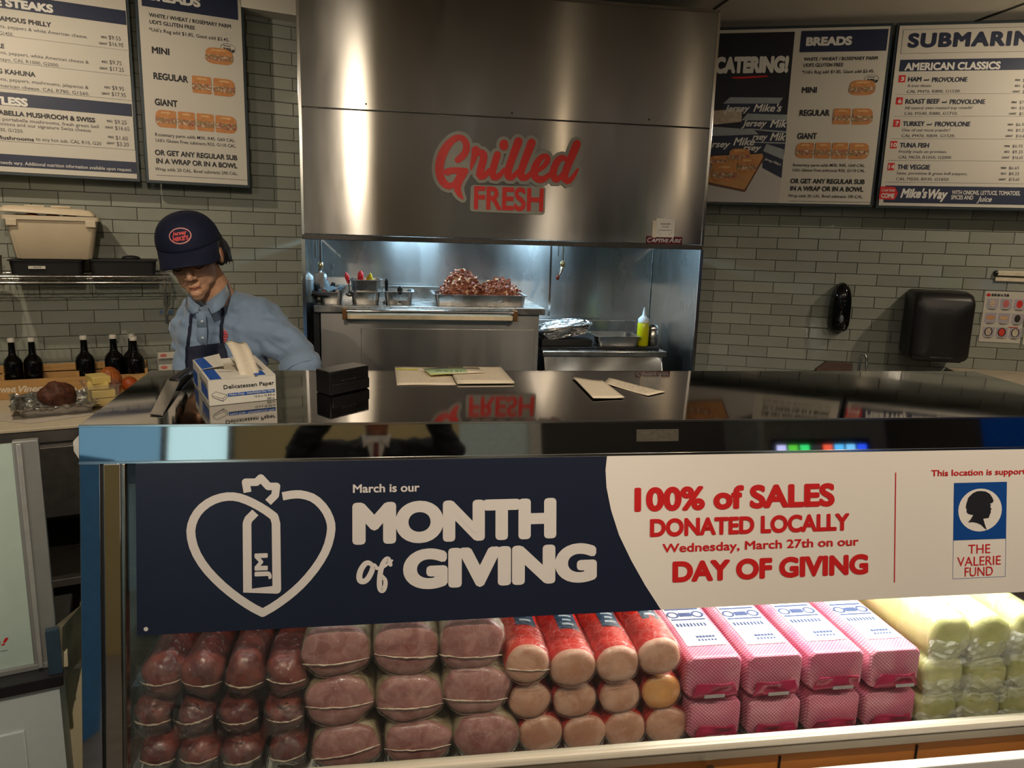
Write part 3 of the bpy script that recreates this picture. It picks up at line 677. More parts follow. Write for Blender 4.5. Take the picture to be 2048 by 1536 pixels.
# foil tray, steel pan, bottle, shaker on griddle
ft = thing('foil_wrapped_tray', 'foil covered loaf tray tilted on the griddle plate', 'tray', Matrix.Translation(tuple(Yp(1080, 690, 3.36)+Vector((.0, 0, .012)))) @ Matrix.Rotation(R(-8.5), 4, 'Y') @ Matrix.Rotation(R(8), 4, 'Z'))
mb = MB(); L_, W_, H_ = .265, .14, .045
def rr(hx, hy, z, n=6, r=.02):
    o = []
    for q, (sx, sy) in enumerate(((1, 1), (-1, 1), (-1, -1), (1, -1))):
        for k in range(n):
            a = math.pi/2*q+math.pi/2*k/(n-1); o.append(Vector((L_/2+.005+sx*(hx-r)+r*math.cos(a), W_/2+sy*(hy-r)+r*math.sin(a), z)))
    return o
lv = [(.8, 0), (.84, .012), (.88, .025), (.92, .038), (1.0, .044), (1.0, .05), (.94, .056), (.8, .064), (.6, .07), (.3, .073)]
mb.rings([rr(L_/2*k, W_/2*k, z, r=.02*k) for k, z in lv])
bmesh.ops.triangulate(mb.bm, faces=mb.bm.faces); bmesh.ops.subdivide_edges(mb.bm, edges=[e for e in mb.bm.edges if e.calc_length() > .02], cuts=4, use_grid_fill=True); bmesh.ops.triangulate(mb.bm, faces=mb.bm.faces)
for v in mb.bm.verts:
    q = v.co*60; v.co += Vector((noise.noise(q), noise.noise(q+Vector((9, 0, 0))), noise.noise(q+Vector((0, 9, 0)))))*.007
mb.build('foil', M_foil, ft, smooth=False)
MB().box(.0, .24, .01, .13, -.028, .002).build('support_block', M_blackm, thing('griddle_weight', 'black block under the foil covered tray', 'block', Matrix.Translation(tuple(Yp(1084, 697, 3.37))) ), bevel=.003)
bpy.data.objects['griddle_weight'].location.z = GZ+.034
pan_at('steel_pan', 'empty shallow steel pan at the right on the griddle', 1192, 1283, 696, 3.35, GZ+.006, .2, .05)
yb = bottle_clear('squeeze bottle of bright yellow oil with a white tip on the griddle', 1284, 621, 697, 3.42, mat('yellow_oil', rgb(206, 208, 20), .2, var=.05, trans=0), 0, .028, mat('white_cap', rgb(222, 236, 244), .4))
yb.location.z = GZ+.006
a = Yp(1306, 697, 3.42); sk = thing('steel_shaker', 'steel shaker with a domed lid beside the yellow oil bottle', 'shaker', (a.x, 3.44, GZ+.006))
MB().lathe([(.024, 0), (.026, .003), (.026, .072), (.024, .074)], n=24).build('shaker_body', M_steel_plain, sk)
MB().lathe([(.027, .074), (.027, .09), (.02, .097), (.004, .1)], n=24).build('shaker_lid', M_chrome, sk)
# ================================================================== DELI CASE
CX0, CX1 = -.634, 1.83
TD = TF.hz(1000, 741, 0).y; CYB = 1.586+TD*math.cos(R(3.45))
case = thing('deli_case', 'long glass fronted steel deli display case across the foreground', 'display case', (0, 1.586, 0))
# top slab: chamfered rear right corner
q = [TF.hz(1960, 746, 0), TF.hz(2048, 768, 0)]
mb = MB(); mb.prism([(CX0, 0), (CX1, 0), (q[0].x, TD), (CX0, TD)], -.03, 0, 'z')
o = mb.build('top_slab', M_top, case, bevel=.0015); o.matrix_local = Matrix.Translation((0, -1.586, 0)) @ TFM
def gl(mb_fn, name, m, **k):   # part built in the tilted glass frame
    o = mb_fn.build(name, m, case, **k); o.matrix_parent_inverse = case.matrix_world.inverted(); o.matrix_world = FG.M; return o
case_inv = Matrix.Translation((0, -1.586, 0))
def glp(mb, name, m, **k):
    o = mb.build(name, m, case, **k); o.matrix_local = case_inv @ FG.M; return o
zt, zb = 0, FG.xz(1000, 912)[1]          # fascia strip in the glass plane
glp(MB().box(CX0, CX1, 0, .012, zb+.001, -.004), 'front_fascia', M_mirror, bevel=.001)
glp(MB().box(CX0, CX1, -.002, .012, -.0045, -.0005), 'fascia_bead', M_edge)
glp(MB().box(CX0, CX1, -.0015, .012, zb-.003, zb+.001), 'fascia_bead', M_edge)
MB().box(CX0+.01, CX1, .02, .04, 1.09, TOPZ-.031).build('fascia_backing', M_blackm, case)
zlow = FG.xz(1000, 1536)[1]-.02
rail = FG.xz(1082, 1509)[1]
# frame uprights
def col(px0, px1, y=960): 
    return FG.xz(px0, y)[0], FG.xz(px1, y)[0]
a, b = col(159, 202); glp(MB().box(a, b-.002, 0, .02, rail-.25, zb-.003), 'end_frame', M_mirror, bevel=.001)
a2, b2 = col(203, 241); xm_ = (a2+b2)/2+.002; mbp = MB().box(a2+.004-xm_, b2-xm_, -.008, .012, rail-.25, zb-.003); bmesh.ops.transform(mbp.bm, matrix=Matrix.Translation((xm_, .004, 0)) @ Matrix.Rotation(R(8), 4, 'Z'), verts=mbp.bm.verts); glp(mbp, 'corner_post', M_mirror, bevel=.002)
a3, b3 = col(243, 252); glp(MB().box(a3, b3, -.006, .018, rail-.02, zb-.003), 'glass_bead', mat('bronze_edge', (.34, .3, .24, 1), .25, 1), bevel=.002)
glp(MB().box(b-.002, a2+.004, .004, .03, rail-.25, zb-.003), 'shadow_gap', M_blackm)
GX0 = b3
M_glass = film('case_glass', (.95, .97, .965, 1), .006, .01, gl=.9, ior=1.5)
glp(MB().box(GX0, CX1-.03, .002, .008, rail-.012, zb-.002), 'front_glass', M_glass)
glp(MB().box(CX1-.03, CX1, 0, .03, rail-.25, zb-.003), 'end_frame', M_mirror)
# side glass
sg = MB(); gz = lambda z: 1.586-(TOPZ-z)*math.tan(R(10))
sg.prism([(0, TOPZ-.04), (gz(.46)-1.586, .46), (CYB-1.6, .46), (CYB-1.6, TOPZ-.04)], CX0+.03, CX0+.034, 'x'); sg.build('side_glass', film('side_glass', (.6, .72, .7, 1), .18, .02), case)
# low rails and plinth
RZ = FG.M @ Vector((0, 0, rail)); ry, rz_ = RZ.y-1.586, RZ.z
mb = MB(); mb.box(CX0, CX1, ry-.010, ry+.02, rz_-.020, rz_-.0); mb.build('lower_rail', mat('rail_white', rgb(236, 226, 206), .35, var=.03, scale=4), case, bevel=.006)
mb = MB(); mb.box(CX0, CX1, ry-.008, ry+.02, rz_-.044, rz_-.021); mb.build('steel_band', mat('olive_steel', (.5, .44, .33, 1), .3, 1, .05, 6), case, bevel=.002)
MB().box(CX0, CX1, ry+.012, ry+.029, .12, rz_-.040).build('kick_panel', M_orange, case)
MB().box(CX0, CX1, ry+.06, CYB-1.62, 0, .12).build('plinth', M_blackm, case)
p = Yp(1650, 1530, 1.40)
BT = Yp(1850, 1515, 1.40).z
MB().box(CX0+.1, CX1, 1.40-1.586-.03, 1.40-1.586, BT-.14, BT).build('bumper_board', mat('bumper_white', rgb(226, 224, 220), .4, var=.02, scale=3), case, bevel=.004)
mb = MB(); mb.box(.72, .735, -.186, ry+.014, BT-.06, BT-.03); mb.box(1.6, 1.615, -.186, ry+.014, BT-.06, BT-.03); mb.build('bumper_bracket', M_steel_plain, case)
for i in range(3): MB().box(.9+i*.36, .904+i*.36, ry+.008, ry+.013, .12, rz_-.063).build('kick_panel_joint', M_blackm, case)
# interior
DZ = .424
M_int = mat('case_interior_dark', rgb(46, 56, 54), .3, .0, .1); M_intw = mat('case_interior_white', rgb(228, 228, 220), .4)
XM = .655
MB().box(CX0+.04, XM, CYB-1.63, CYB-1.61, rz_, TOPZ-.04).build('rear_door', M_int, case)
MB().box(XM, CX1-.03, CYB-1.63, CYB-1.61, rz_, TOPZ-.04).build('rear_door', M_intw, case, bevel=0)
MB().box(CX0+.04, CX1-.03, ry+.03, CYB-1.63, DZ-.03, DZ-.012).build('case_deck', M_intw, case)
mb = MB(); z = DZ
for i in range(78): x = CX0+.07+i*.03; mb.tube([(x, ry+.035, z), (x, CYB-1.65, z)], .0016, 5)
for y in (ry+.04, ry+.2, ry+.4): mb.tube([(CX0+.06, y, z-.003), (CX1-.05, y, z-.003)], .0025, 6)
mb.build('wire_deck', M_chrome, case, kind='stuff')
mb = MB()
for px in (1518, 1876): q = onp(px, 1470 if px < 1700 else 1455, (0, 1, 0), 1.586+ry+.03); mb.box(q.x-.012, q.x+.012, ry+.03, ry+.036, DZ-.004, DZ+.008)
mb.build('deck_clip', M_black, case)
MB().box(-.6, CX1-.1, .05, .1, 1.095, 1.115).build('lamp_housing', M_intw, case)
MB().tube([(.72, .075, 1.085), (CX1-.12, .075, 1.085)], .011, 10).build('lamp_tube', mat('tube_glow', (1, 1, 1, 1), .3, var=0, emit=(1, .97, .9), es=9), case)
mb = MB(); mb.box(CX0-.012, CX0, .02, .1, 1.10, 1.19); 
q0 = onp(146, 872, (0, 1, 0), 1.62)
mb = MB(); mb.prism([(CX0, 1.205), (CX0-.018, 1.185), (CX0-.018, 1.165), (CX0, 1.13)], .01, .05); mb.build('corner_guard', mat('guard_white', rgb(200, 200, 196), .4), case, bevel=.002)
# label residue on the fascia
mb = MB(); a = FG.xz(1273, 883); b = FG.xz(1357, 858); mb.box(a[0], b[0], -.0008, -.0002, a[1], b[1]); glp(mb, 'glue_residue', mat('glue', rgb(120, 114, 100), .7, var=.3, scale=120, alpha=.25), bevel=0)

# ------------------------------------------------------------------ BANNER
bn = thing('donation_banner', 'long printed navy and white banner stuck on the upper case glass', 'banner', FG.M)
def gx(px, py, y=-.002): return FG.xz(px, py, y)
bl, br = gx(270, 930), gx(275, 1270); X0 = (bl[0]+br[0])/2; Zt = zb-.004; Zb = (gx(275, 1270)[1]+gx(2048, 1185)[1])/2; X1 = CX1-.05
MB().box(X0, X1, -.0015, .0015, Zb, Zt).build('banner_sheet', M_banner_white, bn)
nv = Tx(-.002)
cur = [(1214, 912), (1211, 940), (1213, 975), (1222, 1020), (1238, 1070), (1262, 1120), (1290, 1170), (1322, 1216)]
cv = [gx(*p) for p in cur]; cv[0] = (cv[0][0], Zt); cv[-1] = (cv[-1][0], Zb)
for a, b in zip(cv, cv[1:]): nv.poly([(X0, a[1]), (a[0], a[1]), (b[0], b[1]), (X0, b[1])])
nv.build('navy_field', M_banner_navy, bn, 'navy left part of the banner')
wt = Tx(-.0026)
wt.px(FG, 'March is our', 706, 986, 839, 982, 17, .028)
wt.px(FG, 'MONTH', 705, 1089, 1112, 1076, 84, .078)
wt.px(FG, 'GIVING', 806, 1176, 1193, 1165, 80, .078)
Zg = lambda x, y: gx(340+x/4.8, 930+y/4.8)
kk = abs(Zg(100, 0)[0]-Zg(0, 0)[0])/100
HL = [(890, 1418), (780, 1362), (620, 1255), (470, 1130), (330, 980), (235, 820), (196, 660), (215, 540), (280, 430), (390, 345), (520, 302), (640, 303), (760, 345), (900, 420), (1000, 495), (1018, 560), (1026, 1195)]
HL2 = [(1026, 1195), (745, 1205), (740, 560), (755, 520), (820, 455)]
HRt = [(890, 1418), (1010, 1350), (1160, 1240), (1290, 1120), (1420, 960), (1510, 800), (1550, 640), (1545, 540), (1490, 420), (1390, 320), (1280, 283), (1190, 280), (1080, 300)]
CR = [(745, 262), (728, 165), (830, 165), (872, 125), (945, 205), (1022, 205), (1010, 290), (942, 358)]
wt.stroke([Zg(*p) for p in HL[:-2]], 86*kk, rnd=False, smooth=1); wt.stroke([Zg(*p) for p in HL[-3:]], 86*kk, rnd=True)
wt.stroke([Zg(*p) for p in HL2[:3]], 86*kk, rnd=True); wt.stroke([Zg(*p) for p in HL2[2:]], 86*kk, rnd=False)
wt.disc(*Zg(890, 1418), 43*kk, n=16)
wt.stroke([Zg(*p) for p in HRt], 86*kk, rnd=False, smooth=1)
for a, b in zip(CR, CR[1:]): wt.stroke([Zg(*a), Zg(*b)], 78*kk, rnd=False)
for p in CR[1:-1]: wt.disc(*Zg(*p), 39*kk, n=14)
a = Zg(940, 1095); b = Zg(940, 845); w = b[1]-a[1]; wt.put('JM', a[0], a[1], w, 132*kk, .06, 0, R(90))
# script "of"
def OF(pts): return [gx(600+x/2.9257, 820+y/2.9257) for x, y in pts]
k2 = abs(OF([(100, 0)])[0][0]-OF([(0, 0)])[0][0])/100
wt.stroke(OF([(430, 910), (390, 885), (350, 940), (345, 1000), (385, 1005), (420, 950), (430, 900), (450, 930), (490, 920), (540, 880)]), [w_*k2 for w_ in (24, 32, 36, 36, 34, 34, 28, 22, 18, 12)], smooth=3)
wt.stroke(OF([(530, 905), (515, 860), (480, 900), (465, 980), (465, 1050), (490, 1060), (505, 1000), (480, 970)]), [w_*k2 for w_ in (24, 30, 32, 32, 32, 30, 26, 20)], smooth=3)
q = gx(292, 1258); wt.disc(q[0], q[1], .0045, n=14)
wt.build('lettering', mat('banner_letter_white', rgb(222, 216, 212), .4, var=.01), bn, 'white words and heart emblem')
rdx = Tx(-.0026)
for s_, a in (('100% of SALES', (1268, 1022, 1668, 1013, 48, .055)), ('DONATED LOCALLY', (1299, 1073, 1697, 1061, 36, .055)), ('Wednesday, March 27th on our', (1324, 1103, 1716, 1092, 17.5, .026)), ('DAY OF GIVING', (1344, 1163, 1735, 1149, 42, .06)), ('This location is supporting', (1861, 952, 2072, 948, 12.5, .022))): rdx.px(FG, s_, *a)
a, b = gx(1792, 945), gx(1788, 1165); rdx.rect((a[0]+b[0])/2-.0012, b[1], (a[0]+b[0])/2+.0012, a[1])
for s_, y, x0, x1 in (('THE', 1107, 1935, 1979), ('VALERIE', 1131, 1913, 2000), ('FUND', 1152, 1928, 1984)):
    rdx.px(FG, s_, x0, y, x1, y-1.5, 18, .0)
    for ch in (0,): # serifs
        pa, pb = gx(x0, y), gx(x1, y-1.5); n = len(s_)
        for i in range(n):
            xx = pa[0]+(pb[0]-pa[0])*(i+.5)/n
rdx.build('lettering', M_red, bn, 'red words of the white part')
vb = Tx(-.0022); a = gx(1908, 966); b = gx(2012, 1077); vb.rect(a[0], b[1], b[0], a[1])
a2_ = gx(1904, 1158); vb.frame(a[0], a2_[1], b[0], a[1], .0008)
vb.build('emblem_field', mat('charity_blue', rgb(20, 74, 150), .4, var=.01), bn, 'blue square of the charity emblem')
vo = Tx(-.0026); c = gx(1960, 1020); e = gx(2004, 976); vo.disc(c[0], c[1], abs(e[0]-c[0]), abs(e[1]-c[1]), 32); vo.build('emblem_oval', M_banner_white, bn)
vp = Tx(-.003); V_ = lambda x, y: gx(1880+x/6.143, 930+y/6.143)
sil = [(500, 318), (560, 325), (610, 355), (640, 400), (655, 440), (640, 465), (610, 475), (625, 495), (612, 510), (630, 540), (618, 560), (622, 580), (610, 605), (595, 650), (560, 655), (528, 660), (545, 720), (570, 795), (540, 775), (500, 735), (450, 712), (400, 702), (340, 705), (375, 665), (405, 612), (375, 610), (345, 600), (322, 580), (325, 540), (312, 530), (322, 470), (345, 400), (400, 345), (450, 322)]
vp.poly([V_(*p) for p in sil]); vp.build('silhouette', M_ink, bn, 'black child profile silhouette')

# ------------------------------------------------------------------ THINGS IN THE CASE
M_wrap = film('cling_wrap', (.99, .99, .98, 1), .02, .16, bump=.9, bscale=38, fk=1.3)
M_wrap2 = film('loose_cling_wrap', (.985, .985, .97, 1), .02, .09, bump=1.0, bscale=60, fk=1.8)
def marble(name, c1, c2, scale=14, rough=.35, bump=.3, cut=(.4, .62), objr=.1, c3=None, white=None):
    if name in MATS: return MATS[name]
    m = mat(name, c1, rough, 0, 0, bump=bump, bscale=160, spec=.5, sub=.15); nt = m.node_tree; N = nt.nodes; L = nt.links; b = N['Principled BSDF']
    tc = N.new('ShaderNodeTexCoord'); oi = N.new('ShaderNodeObjectInfo'); ad = N.new('ShaderNodeVectorMath'); ad.operation = 'ADD'
    cb = N.new('ShaderNodeMath'); cb.operation = 'MULTIPLY'; cb.inputs[1].default_value = 30; L.new(oi.outputs['Random'], cb.inputs[0])
    L.new(tc.outputs['Object'], ad.inputs[0]); L.new(cb.outputs[0], ad.inputs[1])
    n = N.new('ShaderNodeTexNoise'); n.inputs['Scale'].default_value = scale; n.inputs['Detail'].default_value = 6; n.inputs['Distortion'].default_value = .8
    L.new(ad.outputs[0], n.inputs['Vector'])
    r = N.new('ShaderNodeValToRGB'); e = r.color_ramp.elements; e[0].position, e[1].position = cut; e[0].color = c1; e[1].color = c2
    L.new(n.outputs[0], r.inputs[0]); out = r.outputs[0]
    if white:   # fine pale specks and hexagon net print
        v = N.new('ShaderNodeTexVoronoi'); v.inputs['Scale'].default_value = white[1]; v.feature = 'DISTANCE_TO_EDGE'; L.new(ad.outputs[0], v.inputs['Vector'])
        lt = N.new('ShaderNodeMath'); lt.operation = 'LESS_THAN'; lt.inputs[1].default_value = white[2]; L.new(v.outputs[0], lt.inputs[0])
        mk = N.new('ShaderNodeMath'); mk.operation = 'MULTIPLY'; mk.inputs[1].default_value = white[3]; L.new(lt.outputs[0], mk.inputs[0])
        mx = N.new('ShaderNodeMix'); mx.data_type = 'RGBA'; L.new(mk.outputs[0], mx.inputs[0]); L.new(out, mx.inputs[6]); mx.inputs[7].default_value = white[0]; out = mx.outputs[2]
    L.new(out, b.inputs['Base Color']); return m
M_beefcut = marble('roast_beef', rgb(98, 28, 26), rgb(146, 66, 54), 20, bump=.3)
M_turk = marble('turkey_face', rgb(160, 100, 96), rgb(198, 146, 140), 30, cut=(.35, .68), white=(rgb(226, 200, 190), 34, .016, .22))
M_turkskin = marble('turkey_skin', rgb(150, 128, 96), rgb(196, 178, 150), 22, bump=.4)
M_redcase = marble('red_casing', rgb(178, 26, 20), rgb(206, 44, 28), 8, .25, .1, white=(rgb(226, 150, 140), 34, .018, .35))
M_hamface = marble('ham_face', rgb(196, 138, 112), rgb(222, 172, 148), 16, .4, .2, white=(rgb(236, 214, 200), 34, .016, .2))
M_cheese = marble('cheese_wax', rgb(192, 190, 124), rgb(212, 208, 150), 10, .35, .2)
M_gold = marble('golden_ham_face', rgb(214, 140, 70), rgb(228, 166, 100), 14, .4, .2)
def superring(hx, hz, y, n, p, wob=0, seed=0, zb=0):
    o = []
    for i in range(n):
        a = 2*math.pi*i/n; c, s = math.cos(a), math.sin(a)
        k = (abs(c)**p+abs(s)**p)**(-1/p)
        wv = 1+wob*noise.noise(Vector((c*1.5+seed, s*1.5, y*6)))
        o.append(Vector((hx*k*c*wv, y, hz*k*s*wv)))
    return o
def log(name, label, cat, px, py, w, h, yf, length, skin, face, group=None, p=2.3, wob=.1, seam=True, wrap=True, bulge=.02, tilt=0, rear=.97, label_band=None, roll=0, extra=None):
    """a deli log: front face centred on a pixel of the plane y=yf, running back"""
    c = Yp(px, py, yf); sx = (Yp(px+w/2, py, yf)-Yp(px-w/2, py, yf)).length/2; sz = (Yp(px, py-h/2, yf)-Yp(px, py+h/2, yf)).length/2
    t = thing(name, label, cat, Matrix.Translation(c) @ Matrix.Rotation(tilt, 4, 'Z') @ Matrix.Rotation(roll, 4, 'Y'), group); sd = px*.13+py*.07
    N_ = 36; mb = MB()
    prof = [(.93, .006), (.985, .014), (1, .03)]+[(1-(1-rear)*k/5, .03+(length-.06)*k/5) for k in range(1, 6)]+[(rear*.9, length-.012), (rear*.6, length)]
    mb.rings([superring(sx*k, sz*k, y, N_, p, wob, sd) for k, y in prof]); mb.build('casing', skin, t, sharp=60)
    mb = MB(); mb.rings([superring(sx*k, sz*k, y, N_, p, wob, sd) for k, y in ((.955, .0085), (.95, .004), (.88, -.002), (.7, -bulge*.35), (.4, -bulge*.5), (.1, -bulge*.55))]); mb.build('cut_face', face, t, sharp=80)
    if seam:
        rnd = random.Random(int(px*py)); tx = MB(); pts = []; zz = rnd.uniform(-.35, -.05)*sz; sl = rnd.uniform(-.12, .12)
        for i in range(13):
            u = -1+2*i/12; x = u*sx*.97; k = max(0, 1-abs(u)**2.2)
            pts.append((x, -.0035-bulge*.55*k, zz+sl*x+rnd.uniform(-.0012, .0012)))
        tx.tube(pts, [.0006]+[rnd.uniform(.0008, .0024) for _ in range(11)]+[.0006], 6); tx.build('wrap_seam', mat('pale_wrap_seam', rgb(214, 190, 170), .35, var=.3, scale=120), t)
    if wrap:
        mb = MB(); mb.rings([superring(sx*k*1.012+.001, sz*k*1.012+.001, y, N_, p, wob, sd) for k, y in ((.3, -bulge*.6-.003), (.8, -.006-bulge*.25), (.96, -.002), (1.012, .012), (1.012, length*.3))], cap=False)
        for v in mb.bm.verts: q = v.co*90+Vector((sd, 0, 0)); v.co += Vector((noise.noise(q), 0, noise.noise(q+Vector((7, 0, 0)))))*.0012
        mb.build('cling_wrap', M_wrap, t, sharp=180)
    if label_band:
        u0, u1, a0, a1 = label_band; mb = MB()
        mb.grid(lambda u, v: Vector((lambda A: (sx*1.012*math.cos(A)*((abs(math.cos(A))**p+abs(math.sin(A))**p)**(-1/p)), u0+(u1-u0)*v, sz*1.012*math.sin(A)*((abs(math.cos(A))**p+abs(math.sin(A))**p)**(-1/p))))(a0+(a1-a0)*u)), 12, 2)
        mb.build('paper_label', mat('label_slate', rgb(38, 58, 80), .4), t)
        for r_ in range(6):
            vv = .12+r_*.14; hh = (.06 if r_ != 3 else .09); mb = MB() if r_ == 0 else mb
            wv = (.55, .4, .6, .5, .7, .3)[r_]
            for k_ in range(7):
                ua = .5-wv/2+wv*k_/7; ub = ua+wv/7*.7
                A0, A1 = a0+(a1-a0)*(1-ua), a0+(a1-a0)*(1-ub)
                P = [Vector((sx*1.02*math.cos(A)*((abs(math.cos(A))**p+abs(math.sin(A))**p)**(-1/p)), u0+(u1-u0)*v_, sz*1.02*math.sin(A)*((abs(math.cos(A))**p+abs(math.sin(A))**p)**(-1/p)))) for A, v_ in ((A0, vv), (A1, vv), (A1, vv+hh), (A0, vv+hh))]
                mb.face(P)
        mb.build('label_print', mat('label_print_pale', rgb(196, 206, 210), .4), t)
    return t, sx, sz
YF = 1.53
rows_w = ('top', 'middle', 'bottom'); ordn = ('leftmost', 'second', 'third', 'rightmost')
# roast beef group
beef = [[(322, 1352, 92, 92), (404, 1352, 88, 92), (488, 1350, 84, 92), (572, 1352, 88, 84)], [(305, 1427, 82, 66), (389, 1432, 82, 66), (478, 1430, 86, 66), (570, 1428, 82, 68)], [(314, 1507, 82, 66), (398, 1508, 84, 66), (484, 1506, 84, 66), (574, 1500, 82, 66)]]
for r_ in range(3):
    for c_ in range(4):
        px, py, w_, h_ = beef[r_][c_]
        t, sx, sz = log('roast_beef', '%s dark red roast beef log of the %s row at the case left end' % (ordn[c_], rows_w[r_]), 'meat', px, py, w_*.93, h_*.93, YF+.01, .34, M_beefcut, M_beefcut, 'wrapped roast beef logs', p=2.1, wob=.25, seam=True, bulge=.035, rear=.85)
        if r_ < 2 or 1:
            mb = MB(); rnd = random.Random(px)   # loose bag of film sagging in front
            mb.grid(lambda u, v: Vector(((u-.5)*2.1*sx, -.012-.03*math.sin(u*3.14)*math.sin(v*3.14), (v-.62)*2*sz*.95 + .02*noise.noise(Vector((u*4, v*4, px)))))+Vector((0, .006*noise.noise(Vector((u*14, v*14, px*.7))), 0)), 16, 12)
            mb.build('loose_wrap', M_wrap2, t)
# turkey breast group
turk = [[(672, 1304, 138, 104), (813, 1297, 132, 112), (943, 1288, 130, 112)], [(679, 1403, 140, 97), (821, 1397, 136, 96), (953, 1380, 134, 98)], [(692, 1497, 142, 88), (836, 1487, 138, 86), (972, 1477, 132, 90)]]
o3 = ('left', 'middle', 'right')
for r_ in range(3):
    for c_ in range(3):
        px, py, w_, h_ = turk[r_][c_]
        log('turkey_breast', '%s pale pink turkey breast of the %s row beside the roast beef' % (o3[c_], rows_w[r_]), 'meat', px, py, w_, h_, YF, .4, M_turkskin, M_turk, 'turkey breasts', p=2.5, wob=.12, seam=not (r_ == 2 and c_ == 2), bulge=.022, roll=R((-4, 2, 7)[c_] if r_ else 3), rear=.9)
# red ham logs
ham = [[(1056, 1330, 88, 74), (1147, 1337, 92, 72), (1237, 1330, 86, 70), (1320, 1314, 84, 70)], [(1060, 1402, 84, 70), (1151, 1401, 86, 68), (1240, 1393, 82, 68), (1324, 1385, 76, 68)], [(1082, 1469, 88, 68), (1170, 1468, 86, 68), (1251, 1460, 82, 68), (1335, 1452, 84, 68)]]
for r_ in range(3):
    for c_ in range(4):
        px, py, w_, h_ = ham[r_][c_]
        log('red_ham_log', '%s red cased ham log of the %s row in the case middle' % (ordn[c_], rows_w[r_]), 'meat', px, py, w_*1.02, h_*1.04, YF+(.02 if r_ else .0), .42, M_redcase, M_gold if (r_ == 1 and c_ == 3) else M_hamface, 'red cased ham logs', p=2.15, wob=.06, seam=(r_ == 0 and c_ == 0), bulge=.014, rear=.98, label_band=(.095, .24, R(50), R(105)) if r_ == 0 else None)
# netted ham blocks
M_net = marble('netted_ham', rgb(226, 142, 166), rgb(238, 178, 192), 8, .35, .1)
def add_net(m):
    nt = m.node_tree; N = nt.nodes; L = nt.links; b = N['Principled BSDF']; src = b.inputs['Base Color'].links[0].from_socket
    tc = N.new('ShaderNodeTexCoord'); fac = None
    for ax in ((1, .25, 1), (1, -.25, -1)):
        d = N.new('ShaderNodeVectorMath'); d.operation = 'DOT_PRODUCT'; d.inputs[1].default_value = (ax[0]*105, 105*ax[1]*4, ax[2]*105); L.new(tc.outputs['Object'], d.inputs[0])
        f_ = N.new('ShaderNodeMath'); f_.operation = 'FRACT'; L.new(d.outputs['Value'], f_.inputs[0])
        l_ = N.new('ShaderNodeMath'); l_.operation = 'LESS_THAN'; l_.inputs[1].default_value = .3; L.new(f_.outputs[0], l_.inputs[0])
        if fac is None: fac = l_.outputs[0]
        else:
            mm = N.new('ShaderNodeMath'); mm.operation = 'MAXIMUM'; L.new(fac, mm.inputs[0]); L.new(l_.outputs[0], mm.inputs[1]); fac = mm.outputs[0]
    k = N.new('ShaderNodeMath'); k.operation = 'MULTIPLY'; k.inputs[1].default_value = .75; L.new(fac, k.inputs[0])
    mx = N.new('ShaderNodeMix'); mx.data_type = 'RGBA'; L.new(k.outputs[0], mx.inputs[0]); L.new(src, mx.inputs[6]); mx.inputs[7].default_value = rgb(168, 34, 80); L.new(mx.outputs[2], b.inputs['Base Color'])
add_net(M_net)
M_pinkfold = mat('folded_pink_film', rgb(170, 40, 78), .3, var=.15, bump=.5, bscale=60)
NB = [[(1369, 1488, 1310, 1399), (1490, 1610, 1306, 1394), (1612, 1733, 1299, 1382), (1734, 1846, 1295, 1378)], [(1374, 1486, 1399, 1480), (1492, 1606, 1396, 1474), (1608, 1724, 1384, 1466), (1724, 1836, 1379, 1456)]]
